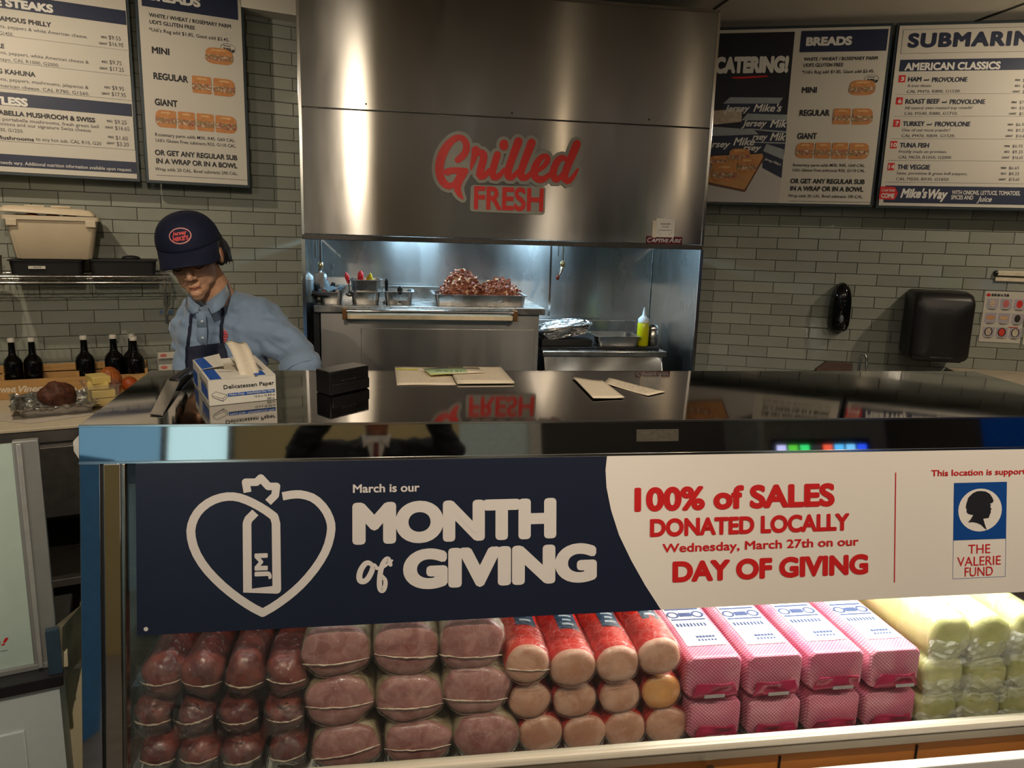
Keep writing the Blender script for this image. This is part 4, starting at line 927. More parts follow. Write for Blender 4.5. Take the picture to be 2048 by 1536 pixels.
for r_ in range(2):
    for c_ in range(4):
        xa, xb, ya, yb_ = NB[r_][c_]; yf = YF+.0; a = Yp(xa, yb_, yf); b = Yp(xb, ya, yf); W_, H_ = b.x-a.x, b.z-a.z
        t = thing('netted_ham_block', '%s pink netted ham block of the %s row in the bright part' % (ordn[c_], ('top', 'lower')[r_]), 'meat', (a.x+W_/2, yf, a.z+H_/2), 'pink netted ham blocks')
        mb = MB(); ch = .012
        def rg(k, y, dz=0): return [Vector((p_[0]*k, y, p_[1]*k+dz)) for p_ in ((-W_/2+ch, -H_/2), (W_/2-ch, -H_/2), (W_/2, -H_/2+ch), (W_/2, H_/2-ch), (W_/2-ch, H_/2), (-W_/2+ch, H_/2), (-W_/2, H_/2-ch), (-W_/2, -H_/2+ch))]
        mb.rings([rg(.3, -.004), rg(.93, .0), rg(.985, .008), rg(.99, .4), rg(.9, .41)]); mb.build('ham_body', M_net, t, bevel=.004)
        mb = MB(); mb.grid(lambda u, v: Vector(((u-.5)*W_*.84*(1-.2*v), -.009-.004*math.sin(u*7+c_*2)*math.sin(v*5)-.003*v, -H_/2+.008+H_*.34*v+.003*noise.noise(Vector((u*5, v*5, px))))), 14, 6)
        mb.build('folded_film', M_pinkfold, t, solid=.0015)
        mb = MB(); mb.box(-W_*.2+.008*c_, W_*.16+.008*c_, -.0165, -.0145, -H_/2+.010, -H_/2+.018); mb.build('pale_tab', mat('grey_tab', rgb(176, 166, 166), .4), t)
        if r_ == 0:
            t2 = MB(); 
            t2.face([(-W_*.36, .05, H_/2+.0008), (W_*.36, .05, H_/2+.0008), (W_*.36, .30, H_/2+.0008), (-W_*.36, .30, H_/2+.0008)]); t2.build('paper_label', mat('label_white', rgb(236, 232, 226), .5), t)
            t3 = MB(); zz = H_/2+.0016
            def q_(x0, x1, y0, y1): t3.face([(W_*x0, y0, zz), (W_*x1, y0, zz), (W_*x1, y1, zz), (W_*x0, y1, zz)])
            q_(-.33, .33, .225, .232); q_(-.33, .33, .172, .178)
            for s_ in (-1, 1):
                for k_ in range(10):
                    A = k_*.628; t3.face([(W_*(.24*s_)+.011*math.cos(A), .2+.011*math.sin(A), zz), (W_*(.24*s_)+.011*math.cos(A+.628), .2+.011*math.sin(A+.628), zz), (W_*(.24*s_)+.017*math.cos(A+.628), .2+.017*math.sin(A+.628), zz), (W_*(.24*s_)+.017*math.cos(A), .2+.017*math.sin(A), zz)])
            q_(-.12, .12, .19, .21)
            for k_ in range(9): q_(-.3+.065*k_, -.26+.065*k_, .14, .156)
            for k_ in range(6): q_(-.1+.06*k_, -.06+.06*k_, .07, .078); q_(-.1+.06*k_, -.05+.06*k_, .085, .094)
            t3.build('label_print', mat('label_print_navy', rgb(50, 66, 110), .4), t)
# wrapped cheese logs
ch_ = [[(1899, 1278, 86, 92), (1978, 1278, 86, 90), (2058, 1268, 84, 92)], [(1886, 1352, 84, 80), (1973, 1352, 84, 76), (2056, 1340, 82, 78)], [(1872, 1417, 84, 66), (1958, 1413, 86, 64), (2044, 1404, 84, 66)]]
for r_ in range(3):
    for c_ in range(3):
        px, py, w_, h_ = ch_[r_][c_]
        t, sx, sz = log('cheese_log', '%s pale yellow film wrapped cheese log of the %s row at the right' % (o3[c_], rows_w[r_]), 'cheese', px, py, w_, h_, YF+.01, .34, M_cheese, M_cheese, 'wrapped cheese logs', p=2.6, wob=.1, seam=False, bulge=.02, roll=R(random.uniform(-12, 12)))
        mb = MB(); mb.grid(lambda u, v: Vector(((u-.5)*2.25*sx, -.016-.012*math.sin(u*3.14)+.012*noise.noise(Vector((u*7, v*7, px))), -sz*.95+v*sz*1.1+.015*noise.noise(Vector((u*5, 3, px))))), 18, 10)
        mb.build('loose_wrap', film('cheese_wrap', (.98, .98, .96, 1), .16, .15, bump=1.0, bscale=50, fk=2.2), t, smooth=False)

# ================================================================== ON THE CASE TOP
TP_ = lambda px, py: TF.hz(px, py, 0)
# deli paper box
A_, B_, C_ = TP_(419, 813), TP_(553, 799), TP_(383, 768)
ang = math.atan2(B_.y-A_.y, B_.x-A_.x); W_ = (B_-A_).length
FB = Fr(None, M=TFM @ Matrix.Translation((A_.x, A_.y, .0005)) @ Matrix.Rotation(ang, 4, 'Z')); cb = FB.I @ (TFM @ C_); D_ = .27; H_ = FB.at(417, 762).z
D_ = max(.2, min(.3, cb.y)); sk_ = cb.x
bxo = thing('deli_paper_box', 'open white and blue cardboard box of deli paper on the case top', 'box', FB.M)
mb = MB(); tk = .0015
mb.box(0, W_, 0, tk, 0, H_); 
mb.build('front_panel', M_card, bxo)
MB().box(0, tk, tk, D_, 0, H_).build('side_panel', M_card, bxo)
MB().box(W_-tk, W_, tk, D_, 0, H_).build('side_panel', M_card, bxo)
MB().box(0, W_, D_-tk, D_, 0, H_).build('rear_panel', M_card, bxo)
MB().box(0, W_, 0, D_, 0, .001).build('bottom_panel', M_card, bxo)
def flat(pts, th=.0012): 
    mb = MB(); n = len(pts); a = [Vector(p) for p in pts]; nn = (a[1]-a[0]).cross(a[2]-a[0]).normalized()*th
    A0 = [mb.bm.verts.new(p) for p in a]; B0 = [mb.bm.verts.new(p+nn) for p in a]; mb.bm.faces.new(A0); mb.bm.faces.new(B0[::-1])
    for i in range(n): mb.bm.faces.new((A0[i], A0[(i+1) % n], B0[(i+1) % n], B0[i]))
    return mb
H2 = H_+.0005
flat([(0, 0, H2), (W_*.62, 0, H2), (W_*.50, D_*.30, H2), (W_*.30, D_*.46, H2), (0, D_*.46, H2)]).build('lid_left', M_card, bxo)
flat([(W_*.74, 0, H2), (W_, 0, H2), (W_, D_, H2), (W_*.6, D_, H2), (W_*.62, D_*.4, H2)]).build('lid_right', M_card, bxo)
flat([(0, D_*.5, H2), (W_*.36, D_*.5, H2+.006), (W_*.42, D_*.98, H2+.012), (0, D_, H2)]).build('lid_flap', M_card, bxo)
MB().box(.004, W_-.004, .004, D_-.004, .002, H_*.8).build('paper_stack', M_wax, bxo)
mb = MB(); mb.grid(lambda u, v: Vector((W_*(.66+.22*v*0+(u-.5)*.30-.12*v), .012+v*.085, H_*.72+.085*math.sin(v*1.5)*.95+.004*math.sin(u*6))), 6, 8); mb.build('raised_sheet', M_wax, bxo, solid=.0008)
bb = Tx(-.0012)
bb.rect(*(lambda a, b: (a[0], a[1], b[0], b[1]))(FB.xz(455.5, 793), FB.xz(549, 777.5)))
bb.build('blue_band', M_blue, bxo)
bt = Tx(-.0012); bt.px(FB, 'Delicatessen Paper', 447, 777, 548, 769.5, 8, .012, yy=0); bt.px(FB, '12 in x 10 3/4 in', 509, 794, 549, 790.5, 4, .008); bt.px(FB, '500 ct', 534, 798.5, 549, 797, 4, .008)
la = [FB.xz(x, y) for x, y in ((424, 788), (431, 783), (453, 789), (446, 797), (423, 791))]
for i in range(5): bt.stroke([la[i], la[(i+1) % 5]], .0006, rnd=False)
lb = [FB.xz(x, y) for x, y in ((424, 791), (424, 794), (446, 802), (446, 797))]; bt.stroke(lb, .0006, rnd=False); bt.stroke([FB.xz(446, 802), FB.xz(454, 794), FB.xz(453, 789)], .0006, rnd=False)
bt.build('lettering', M_ink, bxo)
bw = Tx(-.0018); bw.px(FB, 'Heavy Duty - Interfolded Dry Wax', 458, 790, 547, 783.3, 4.4, .02); bw.build('lettering', M_white, bxo, 'white words on the blue band')
def quadm(name, pts, m, par): mb = MB(); mb.face(pts); return mb.build(name, m, par, smooth=False)
e = .0018
quadm('blue_stripe', [(W_*.03, 0, H2+e), (W_*.20, 0, H2+e), (W_*.20, D_*.46, H2+e), (W_*.03, D_*.46, H2+e)], M_blue, bxo)
quadm('blue_stripe', [(W_*.03, D_*.5, H2+e), (W_*.20, D_*.5, H2+e+.003), (W_*.16, D_*.98, H2+e+.005), (W_*.02, D_*.98, H2+e)], M_blue, bxo)
quadm('blue_patch', [(-.0006, D_*.05, H_*.2), (-.0006, D_*.45, H_*.2), (-.0006, D_*.45, H_*.62), (-.0006, D_*.05, H_*.62)], M_blue, bxo)
quadm('blue_patch', [(-.0006, D_*.7, H_*.1), (-.0006, D_*.97, H_*.1), (-.0006, D_*.97, H_*.7), (-.0006, D_*.7, H_*.7)], M_blue, bxo)
quadm('blue_patch', [(W_*.70, D_*.02, H2+e), (W_*.86, D_*.02, H2+e), (W_*.86, D_*.22, H2+e), (W_*.70, D_*.22, H2+e)], M_blue, bxo)
def toptext(s_, x, y, z, w, h, rz, m, par, side=False):
    t_ = Tx(0); t_.put(s_, 0, 0, w, h, .01); o = t_.build('lettering', m, par)
    o.matrix_local = Matrix.Translation((x, y, z)) @ Matrix.Rotation(rz, 4, 'Z') @ (Matrix.Identity(4) if side else Matrix.Rotation(R(-90), 4, 'X')); return o
toptext('Delicatessen Paper', W_*.9, D_*.25, H2+e, D_*.6, .009, R(90), M_ink, bxo)
toptext('Delicatessen', -.0012, D_*.5, H_*.66, D_*.42, .012, R(-90), M_ink, bxo, True)
toptext('Interfolded', W_*.24, D_*.32, H2+e, W_*.2, .005, R(-20), M_ink, bxo)
# knife
kn = thing('wide_blade_knife', 'flat wide bladed turner knife with black handle left of the paper box', 'knife', None)
k0, k1 = TP_(312, 832), TP_(355, 768); kc = [TP_(300, 831), TP_(326, 831), TP_(361, 772), TP_(334, 770)]
org = kc[0]; kn.matrix_world = TFM @ Matrix.Translation((org.x, org.y, 0))
def kl(px, py, z=0): p = TP_(px, py)-org; return Vector((p.x, p.y, z))
mb = MB(); P = [kl(300, 831, .001), kl(326, 833, .001), kl(362, 771, .012), kl(336, 769, .012)]
mb.hexa([tuple(p) for p in P]+[tuple(p+Vector((0, 0, .0025))) for p in P]); mb.build('blade', mat('knife_steel', (.66, .62, .58, 1), .16, 1, .1), kn, bevel=.0008)
mb = MB(); P2 = [kl(338, 771, .010), kl(360, 772, .010), kl(388, 744, .005), kl(372, 745, .005)]
mb.hexa([tuple(p) for p in P2]+[tuple(p+Vector((0, 0, .009))) for p in P2]); mb.build('handle', M_black, kn, bevel=.005)
# speaker
s0, s1 = TP_(660, 793), TP_(738, 776); an = math.atan2(s1.y-s0.y, s1.x-s0.x); FS = Fr(None, M=TFM @ Matrix.Translation((s0.x, s0.y, .0005)) @ Matrix.Rotation(an, 4, 'Z'))
sw = (s1-s0).length; sh = FS.at(661, 745).z
sp = thing('card_speaker', 'small black plastic countertop box with speaker holes and raised front', 'speaker', FS.M)
MB().box(0, sw, 0, .055, 0, sh).build('housing', M_black, sp, bevel=.003)
MB().box(.004, sw-.001, -.004, 0, .002, sh*.48).build('front_plate', M_black, sp, bevel=.002)
mb = MB()
for gx_, n_ in ((.07, 5), (.66, 5)):
    for i in range(n_):
        for j in range(4): mb.lathe([(.0022, 0), (.0022, .0008)], n=8, M=Matrix.Translation((sw*gx_+i*.0062-.004+(j % 2)*.003, 0, sh*.62+j*.0062)) @ Matrix.Rotation(R(90), 4, 'X'))
mb.build('speaker_hole', mat('deep_black', rgb(4, 4, 5), .8), sp)
tt = Tx(-.0006); tt.px(FS, 'on  +  A  off', 683, 761, 711, 757, 2, .01); tt.build('print', mat('grey_print', rgb(150, 150, 150), .4), sp)
mb = MB()
for i in range(5): mb.box(sw*.4+i*.009, sw*.4+i*.009+.006, -.0012, 0, sh*.82, sh*.87)
mb.build('key_row', M_blackm, sp)
# papers
def sheet(name, label, pts, z, m=M_paper, curl=0, th=.0006, n=8):
    P = [TP_(*p) for p in pts]; c = sum(P, Vector())/4; t = thing(name, label, 'paper', TFM @ Matrix.Translation((c.x, c.y, 0))); P = [p-c for p in P]; t['cx'] = c.x; t['cy'] = c.y
    for p in P: p.z = 0
    mb = MB(); mb.grid(lambda u, v: (P[0]*(1-u)+P[1]*u)*(1-v)+(P[3]*(1-u)+P[2]*u)*v+Vector((0, 0, z+curl*(4*(u-.5)**2)+.0006*math.sin(u*5))), n, n); mb.build('sheet', m, t, solid=th)
    return t, P
def scribble(t, P, z, rows, u0=.06, u1=.94, seed=1, m=None, hgt=.012, v0=.1, v1=.9):
    rnd = random.Random(seed); mb = MB()
    for r_ in range(rows):
        v = v0+(v1-v0)*(r_+.5)/rows; u = u0+rnd.uniform(0, .04)
        while u < u1-.03:
            wl_ = rnd.uniform(.025, .08)
            n_ = int(wl_/.012)+2
            for k in range(n_):
                a_ = u+wl_*k/n_; b_ = a_+wl_/n_*.6; d_ = rnd.uniform(-hgt, hgt)*.7
                q4 = []
                for (uu, vv) in ((a_, v+d_), (b_, v-d_), (b_+.003, v-d_+hgt*.35), (a_+.003, v+d_+hgt*.35)):
                    p = (P[0]*(1-uu)+P[1]*uu)*(1-vv)+(P[3]*(1-uu)+P[2]*uu)*vv; q4.append(p+Vector((0, 0, z)))
                mb.face(q4)
            u += wl_+rnd.uniform(.015, .04)
    mb.build('handwriting', m or M_grayink, t, kind='stuff', smooth=False)
t, P = sheet('note_sheet', 'handwritten order sheet lying at the left of the case top notes', [(794, 771), (912, 770), (896, 735), (789, 733)], .001)
scribble(t, P, .0022, 7, seed=3, m=mat('reddish_pen', rgb(150, 90, 90), .6))
mb = MB(); mb.face([(P[3]*(1-u)+P[2]*u)*v+(P[0]*(1-u)+P[1]*u)*(1-v)+Vector((0, 0, .0026)) for u, v in ((.02, .78), (.42, .74), (.42, .82), (.02, .86))]); mb.build('highlight', mat('yellow_marker', rgb(220, 220, 90), .5), t)
t, P = sheet('folded_sheet', 'folded handwritten sheet with a thick spine edge right of the flat note', [(915, 769), (1028, 768), (1000, 736), (896, 737)], .006)
scribble(t, P, .0072, 7, seed=5, m=mat('reddish_pen', rgb(150, 90, 90), .6))
mb = MB(); mb.grid(lambda u, v: (P[0]*(1-u)+P[1]*u)+Vector((0, -.004*math.sin(v*3.14), .0005+.0065*v)), 4, 6); mb.build('folded_edge', M_paper, t, solid=.0008)
mb = MB(); mb.grid(lambda u, v: (P[0]*(1-u)+P[1]*u)*(1-v)+(P[3]*(1-u)+P[2]*u)*v+Vector((0, 0, .001)), 3, 3); mb.build('under_leaf', M_paper, t, solid=.0006)
t, P = sheet('sticky_note', 'small green and yellow slip with large handwriting across both sheets', [(861, 757), (948, 752), (968, 752), (846, 745)], .0095, mat('yellow_slip', rgb(222, 208, 130), .6, var=.03))
t.children[0].data  # base slip in yellow
P = [TP_(*p)-Vector((t['cx'], t['cy'], 0)) for p in ((861, 756), (936, 752), (925, 741), (846, 745))]
mb = MB(); mb.grid(lambda u, v: (P[0]*(1-u)+P[1]*u)*(1-v)+(P[3]*(1-u)+P[2]*u)*v+Vector((0, 0, .0108)), 2, 2); mb.build('green_slip', mat('green_slip', rgb(176, 200, 158), .6, var=.03), t, solid=.0004)
mb = MB(); mb.grid(lambda u, v: (lambda Q: (Q[0]*(1-u)+Q[1]*u)*(1-v)+(Q[3]*(1-u)+Q[2]*u)*v+Vector((0, 0, .0100)))([TP_(*p)-Vector((t['cx'], t['cy'], 0)) for p in ((900, 755), (968, 752), (956, 742), (890, 743))]), 2, 2); mb.build('printed_slip', M_paper, t, solid=.0004)
tx_ = Tx(0); tx_.put('10 CRISP', 0, 0, .07, .013, .0); o = tx_.build('lettering', M_ink, t); o.matrix_local = Matrix.Translation((.022, .012, .0116)) @ Matrix.Rotation(R(178), 4, 'Z') @ Matrix.Rotation(R(-90), 4, 'X')
for nm, lab, pts, z, cu, sd in (('receipt', 'blank receipt strip folded toward the customer on the right of the case top', [(1186, 800), (1249, 798), (1205, 764), (1144, 756)], .003, .002, 8), ('receipt', 'printed receipt strip pointing right with faint text on the case top', [(1208, 768), (1296, 793), (1331, 785), (1218, 757)], .001, .002, 9)):
    t, P = sheet(nm, lab, pts, z, curl=cu)
    if sd == 9: scribble(t, P, .0028, 4, .2, .9, seed=9, hgt=.05)
# ================================================================== MENU BOARDS
BRF = Fr(FRt.M @ Vector((0, -.12, 0)), AR); BLF = Fr(FL.M @ Vector((0, -.12, 0)), AL)
q5 = lambda x, y: (1400+x/3.1605, y/3.1605)
q1 = lambda x, y: (x/3.4133, y/3.4133)
def board(name, label, fr, x0, z0, x1, z1):
    t = thing(name, label, 'menu board', fr.M)
    MB().box(x0-.012, x1+.012, .004, .03, z0-.012, z1+.012).build('board_frame', M_frame, t, bevel=.002)
    MB().box(x0, x1, 0, .0045, z0, z1).build('printed_sheet', M_board, t); 
    MB().box((x0+x1)/2-.02, (x0+x1)/2+.02, .03, .118, z0+.12, z0+.16).build('wall_bracket', M_steel_dull, t)
    MB().box((x0+x1)/2-.02, (x0+x1)/2+.02, .03, .118, z1-.16, z1-.12).build('wall_bracket', M_steel_dull, t)
    return t
M_bun = mat('printed_bun', rgb(200, 134, 78), .5, var=.15, scale=60)
M_bun2 = mat('printed_bun_light', rgb(222, 176, 120), .5, var=.12, scale=60)
def fill_mat():
    m = mat('printed_filling', rgb(150, 90, 70), .5, var=.1); nt = m.node_tree; N = nt.nodes; L = nt.links; b = N['Principled BSDF']
    tc = N.new('ShaderNodeTexCoord'); n = N.new('ShaderNodeTexNoise'); n.inputs['Scale'].default_value = 90; n.inputs['Detail'].default_value = 2; L.new(tc.outputs['Object'], n.inputs['Vector'])
    r = N.new('ShaderNodeValToRGB'); e = r.color_ramp.elements; e[0].position = .3; e[0].color = rgb(120, 50, 44); e[1].position = .72; e[1].color = rgb(226, 200, 180)
    k = e.new(.42); k.color = rgb(190, 120, 104); k = e.new(.52); k.color = rgb(110, 120, 50); k = e.new(.6); k.color = rgb(214, 170, 150)
    L.new(n.outputs[0], r.inputs[0]); L.new(r.outputs[0], b.inputs['Base Color']); return m
M_fill = fill_mat()
class Sub:
    def __init__(s, y=0): s.P = []; s.y = y
    def piece(s, x0, x1, zb, zt, l=0, r=0, sk=0):
        """one cut piece of sandwich: l/r = rounded ends"""
        H = zt-zb; w_ = x1-x0; n = 7; rnd = random.Random(int(x0*1e4)+int(zb*1e3))
        def half(a, b, up):      # outline from the cut edge a to the rounded edge b
            o = [(x0+(w_*.04 if l else 0), a), (x1-(w_*.04 if r else 0), a)]; d = b-a
            if r: o += [(x1-w_*.30*(1-math.cos(math.pi/2*k/n)), a+d*(.25+.75*math.sin(math.pi/2*k/n))) for k in range(n+1)]
            else: o += [(x1, b-d*.12), (x1-w_*.06, b)]
            if l: o += [(x0+w_*.30*(1-math.cos(math.pi/2*(n-k)/n)), a+d*(.25+.75*math.sin(math.pi/2*(n-k)/n))) for k in range(n+1)]
            else: o += [(x0+w_*.06, b), (x0, b-d*.12)]
            return o
        y = s.y; t1, t2, t3 = Tx(y-.0010), Tx(y-.0014), Tx(y-.0019)
        t1.poly(half(zb+H*.34, zb, 0)); t1.build('sandwich_base', M_bun, s.t)
        pts = [(x0-w_*.02+w_*1.04*k/9, zb+H*(.22+rnd.uniform(-.06, .05))) for k in range(10)]+[(x1+w_*.02-w_*1.04*k/9, zb+H*(.60+rnd.uniform(-.04, .06))) for k in range(10)]
        t2.poly(pts); t2.build('sandwich_filling', M_fill, s.t)
        t3.poly(half(zb+H*.55, zt, 1)); t3.build('sandwich_bread', M_bun, s.t)
        t4 = Tx(y-.0022); t4.poly([(x0+w_*.22, zb+H*.80), (x1-w_*.22, zb+H*.80), (x1-w_*.30, zb+H*.90), (x0+w_*.30, zb+H*.90)]); t4.build('bread_highlight', M_bun2, s.t)
BREADS_BOLD = [('MINI', 642, 590, 737, 586, 38, .04), ('REGULAR', 628, 735, 818, 730, 38, .04), ('GIANT', 613, 880, 737, 878, 38, .04), ('OR GET ANY REGULAR SUB', 570, 1163, 1040, 1160, 30, .04), ('IN A WRAP OR IN A BOWL', 570, 1206, 1032, 1212, 30, .04),
    ('WHITE / WHEAT / ROSEMARY PARM', 657, 384, 1122, 380, 22, .02), ("UDI'S GLUTEN FREE", 654, 424, 905, 420, 22, .02)]
BREADS_THIN = [("*Udi's Reg add $1.85, Giant add $3.45.", 645, 464, 1100, 462, 20), ('Rosemary parm adds M30, R45, G60 CAL.', 588, 1054, 1045, 1053, 18), ("Udi's Gluten Free subtracts R55, G110 CAL.", 586, 1085, 1045, 1087, 18), ('Wrap adds 20 CAL. Bowl subtracts 290 CAL.', 557, 1246, 1030, 1252, 18)]
def breads_panel(t, fr_src, place, ztop=9):
    """printed bread list; place maps local (x, z) of the right hand board to this board"""
    def P(x, y): a = fr_src.xz(*q5(x, y)); return place(a)
    def put(tx, s_, x0, y0, x1, y1, h, off=0, **k):
        a, b, c = P(x0, y0), P(x1, y1), P(x0, y0-h); tx.put(s_, a[0], (a[1]+b[1])/2, b[0]-a[0], c[1]-a[1], off, **k)
    a, b, c = P(628, 330), P(1180, 322), P(640, 192)
    nb = Tx(-.0006); nb.rect(a[0], (a[1]+b[1])/2, P(1184, 258)[0], min(c[1], ztop)); nb.build('header_band', M_navy, t, 'navy header band')
    ink = Tx(-.0012)
    for it in BREADS_BOLD: put(ink, *it)
    for s_, *r_ in BREADS_THIN: put(ink, s_, *r_, .006)
    e0, e1 = P(560, 1274), P(1075, 1278); f0, f1 = P(600, 1268), P(1175, 200); zz = (e0[1]+e1[1])/2
    xl = P(1086, 1274)[0]; ink.rect(e0[0], zz, xl, zz+.0012); ink.rect(xl-.0012, zz, xl, c[1])
    mk = P(1085, 500); ink.ring(mk[0], mk[1], P(1130, 500)[0]-mk[0], (P(1085, 472)[1]-mk[1]), .0012)
    put(ink, 'Mike', 1052, 522, 1122, 524, 26, .04, shear=.25); put(ink, "Jersey", 1060, 490, 1105, 490, 9, .01)
    ink.build('lettering', M_ink, t)
    wh = Tx(-.0012); put(wh, 'BREADS', 668, 290, 958, 287, 56, .07); wh.build('lettering', M_white, t, 'white header word')
    s = Sub(); s.t = t
    for it in ((940, 1100, 602, 508, 1, 1), (836, 945, 786, 686, 0, 0), (958, 1084, 788, 686, 0, 1), (602, 712, 1000, 902, 1, 0), (722, 818, 1002, 902, 0, 0), (828, 926, 1004, 902, 0, 0), (936, 1060, 1006, 904, 0, 1)):
        a, b, c = P(it[0], it[2]), P(it[1], it[2]), P(it[0], it[3]); s.piece(a[0], b[0], (a[1]+b[1])/2, c[1], it[4], it[5])
# right hand catering + breads board
rb0, rb1, rb2 = BRF.xz(1412, 404), BRF.xz(1740, 409), BRF.xz(1782, 52)
RX1 = (rb1[0]+rb2[0])/2; RZ0 = (rb0[1]+rb1[1])/2; RZ1 = min(rb2[1], CZ-.03)
RX0 = BRF.xz(1440, 60)[0]-.10
RX0 = max(RX0, .01)
tb = board('catering_menu_board', 'menu board with a dark catering photo panel and a bread list right of the hood', BRF, RX0, RZ0, RX1, RZ1)
breads_panel(tb, BRF, lambda p: p, RZ1-.012)
# catering photo panel
P5 = lambda x, y: BRF.xz(*q5(x, y))
pc = Tx(-.0006); cR = (P5(603, 200)[0]+P5(508, 1270)[0])/2-.004; cB = P5(300, 1278)[1]; cT = P5(400, 205)[1]; pc.rect(RX0+.015, cB, cR, cT); pc.build('photo_background', mat('photo_dark', rgb(24, 26, 36), .45, var=.1, scale=3), tb)
ts = P5(300, 1130)[1]; pw = Tx(-.0009); pw.poly([(RX0+.015, cB), (cR, cB), (cR, P5(508, 1100)[1]), (P5(400, 1060)[0], P5(400, 1030)[1]), (RX0+.015, P5(40, 1000)[1])]); pw.build('photo_table', mat('photo_table', rgb(190, 184, 178), .5, var=.05, scale=5), tb)
def poly5(name, pts, m, y, par=tb, lab=None): t_ = Tx(y); t_.poly([P5(*p) for p in pts]); return t_.build(name, m, par, lab)
def clampx(p): return (max(p[0], 118-(p[1]-180)*.075), p[1])
M_pbox = mat('photo_box_navy', rgb(40, 46, 68), .5, var=.06); M_plid = mat('photo_box_lid', rgb(150, 158, 160), .5, var=.05); M_pcream = mat('photo_cream', rgb(190, 172, 150), .5, var=.2, scale=60)
for i, (pts, lid) in enumerate((([(150, 655), (520, 650), (515, 715), (140, 720)], [(145, 655), (190, 615), (525, 618), (500, 655)]), ([(262, 765), (550, 765), (545, 835), (255, 815)], [(262, 760), (300, 718), (550, 725), (550, 765)]), ([(255, 822), (545, 838), (540, 905), (330, 900)], [(262, 815), (320, 812), (545, 830), (545, 842)]), ([(240, 905), (540, 905), (530, 980), (250, 960)], [(250, 900), (300, 895), (540, 900), (540, 910)]), ([(70, 850), (350, 860), (330, 960), (60, 980)], [(70, 860), (80, 800), (340, 820), (370, 850)]), ([(400, 950), (525, 1010), (515, 1125), (395, 1060)], [(398, 955), (420, 910), (530, 945), (527, 1010)]))):
    poly5('photo_box', pts, M_pbox, -.0012-i*.0002); poly5('photo_box_lid', lid, M_plid, -.0013-i*.0002)
poly5('photo_bread_box', [(80, 700), (265, 690), (262, 770), (75, 790)], M_pcream, -.0026)
cw = Tx(-.0030)
def put5(tx, s_, x0, y0, x1, y1, h, off=0, **k):
    a, b, c = P5(x0, y0), P5(x1, y1), P5(x0, y0-h); tx.put(s_, a[0], (a[1]+b[1])/2, b[0]-a[0], c[1]-a[1], off, **k)
put5(cw, 'CATERING!', 90, 465, 555, 462, 105, .085)
for s_, *r_ in (('Jersey', 150, 708, 312, 705, 42), ("Mike's", 335, 708, 515, 705, 48), ('Jersey', 262, 800, 420, 800, 42), ('Mik', 440, 805, 548, 808, 50), ('rsey', 330, 885, 425, 885, 40), ('Mik', 440, 890, 540, 890, 50), ('rsey', 72, 935, 190, 930, 42), ('Mike', 208, 925, 345, 915, 50), ('rsey', 270, 955, 385, 950, 38)): put5(cw, s_, *r_, .03, shear=.3)
a = P5(405, 1010); cw.put("Jersey Mike's", a[0], a[1], abs(P5(520, 1000)[0]-a[0]), .012, .02, .2, R(-20))
cw.build('lettering', M_white, tb, 'white words on the photo panel')
rs_ = Tx(-.003); rs_.stroke([P5(*p) for p in ((205, 492), (260, 492), (330, 488), (425, 482))], [.006, .009, .009, .005]); rs_.build('red_underline', M_red, tb)
poly5('photo_board', [(48, 1150), (90, 985), (395, 972), (400, 1000), (300, 1170), (280, 1200)], mat('photo_wood', rgb(196, 144, 88), .5, var=.1, scale=20), -.0034)
poly5('photo_board_edge', [(48, 1150), (280, 1200), (300, 1170), (402, 985), (404, 1005), (285, 1212), (45, 1163)], mat('photo_wood_dark', rgb(100, 60, 36), .5), -.0037)
s = Sub(-.0036); s.t = tb
for (x0_, x1_, yb_, yt_) in ((75, 225, 1150, 1040), (180, 310, 1030, 940), (235, 350, 1095, 1000), (60, 160, 1040, 985)):
    a, b, c = P5(x0_, yb_), P5(x1_, yb_), P5(x0_, yt_); s.piece(a[0], b[0], (a[1]+b[1])/2, c[1], 1, 1)
# submarine board
sb0, sb1 = BRF.xz(1757, 411), BRF.xz(1800, 52)
SX0 = (sb0[0]+sb1[0])/2; SX1 = BRF.xz(2048, 300)[0]+.34
tsb = board('submarine_menu_board', 'menu board headed with large navy letters and five numbered sandwiches at the far right', BRF, SX0, RZ0-.002, SX1, RZ1)
nb = Tx(-.0006); ink = Tx(-.0012); wh = Tx(-.0012); re = Tx(-.0008); gy = Tx(-.0009)
nx0 = P5(1262, 415)[0]; nb.rect(nx0, P5(1262, 452)[1], SX1-.02, P5(1275, 378)[1])
nb.rect(P5(1165, 1225)[0], (P5(1150, 1277)[1]+P5(2025, 1298)[1])/2, SX1-.1, (P5(1170, 1167)[1]+P5(2040, 1190)[1])/2); nb.build('navy_band', M_navy, tsb, 'navy band')
put5(ink, 'SUBMARINE SUBS', 1312, 288, 2620, 293, 92, .06, space=1.15); put5(wh, 'AMERICAN CLASSICS', 1292, 440, 1895, 444, 48, .05)
put5(wh, "Mike's", 1265, 1250, 1432, 1254, 60, .05, shear=.25); put5(wh, 'Way', 1438, 1256, 1560, 1260, 62, .05, shear=.25)
put5(wh, 'WITH ONIONS, LETTUCE, TOMATOES,', 1590, 1228, 2022, 1236, 26, .03); put5(wh, 'SPICES AND', 1585, 1260, 1725, 1262, 26, .03); put5(wh, 'Juice', 1748, 1274, 1842, 1277, 34, .02, shear=.3)
re.poly([P5(*p) for p in ((1140, 1178), (1232, 1182), (1252, 1222), (1228, 1264), (1130, 1258))]); put5(wh, 'Cold Subs', 1148, 1208, 1232, 1212, 16, .02, shear=.3); put5(wh, 'COME', 1143, 1250, 1226, 1254, 30, .05)
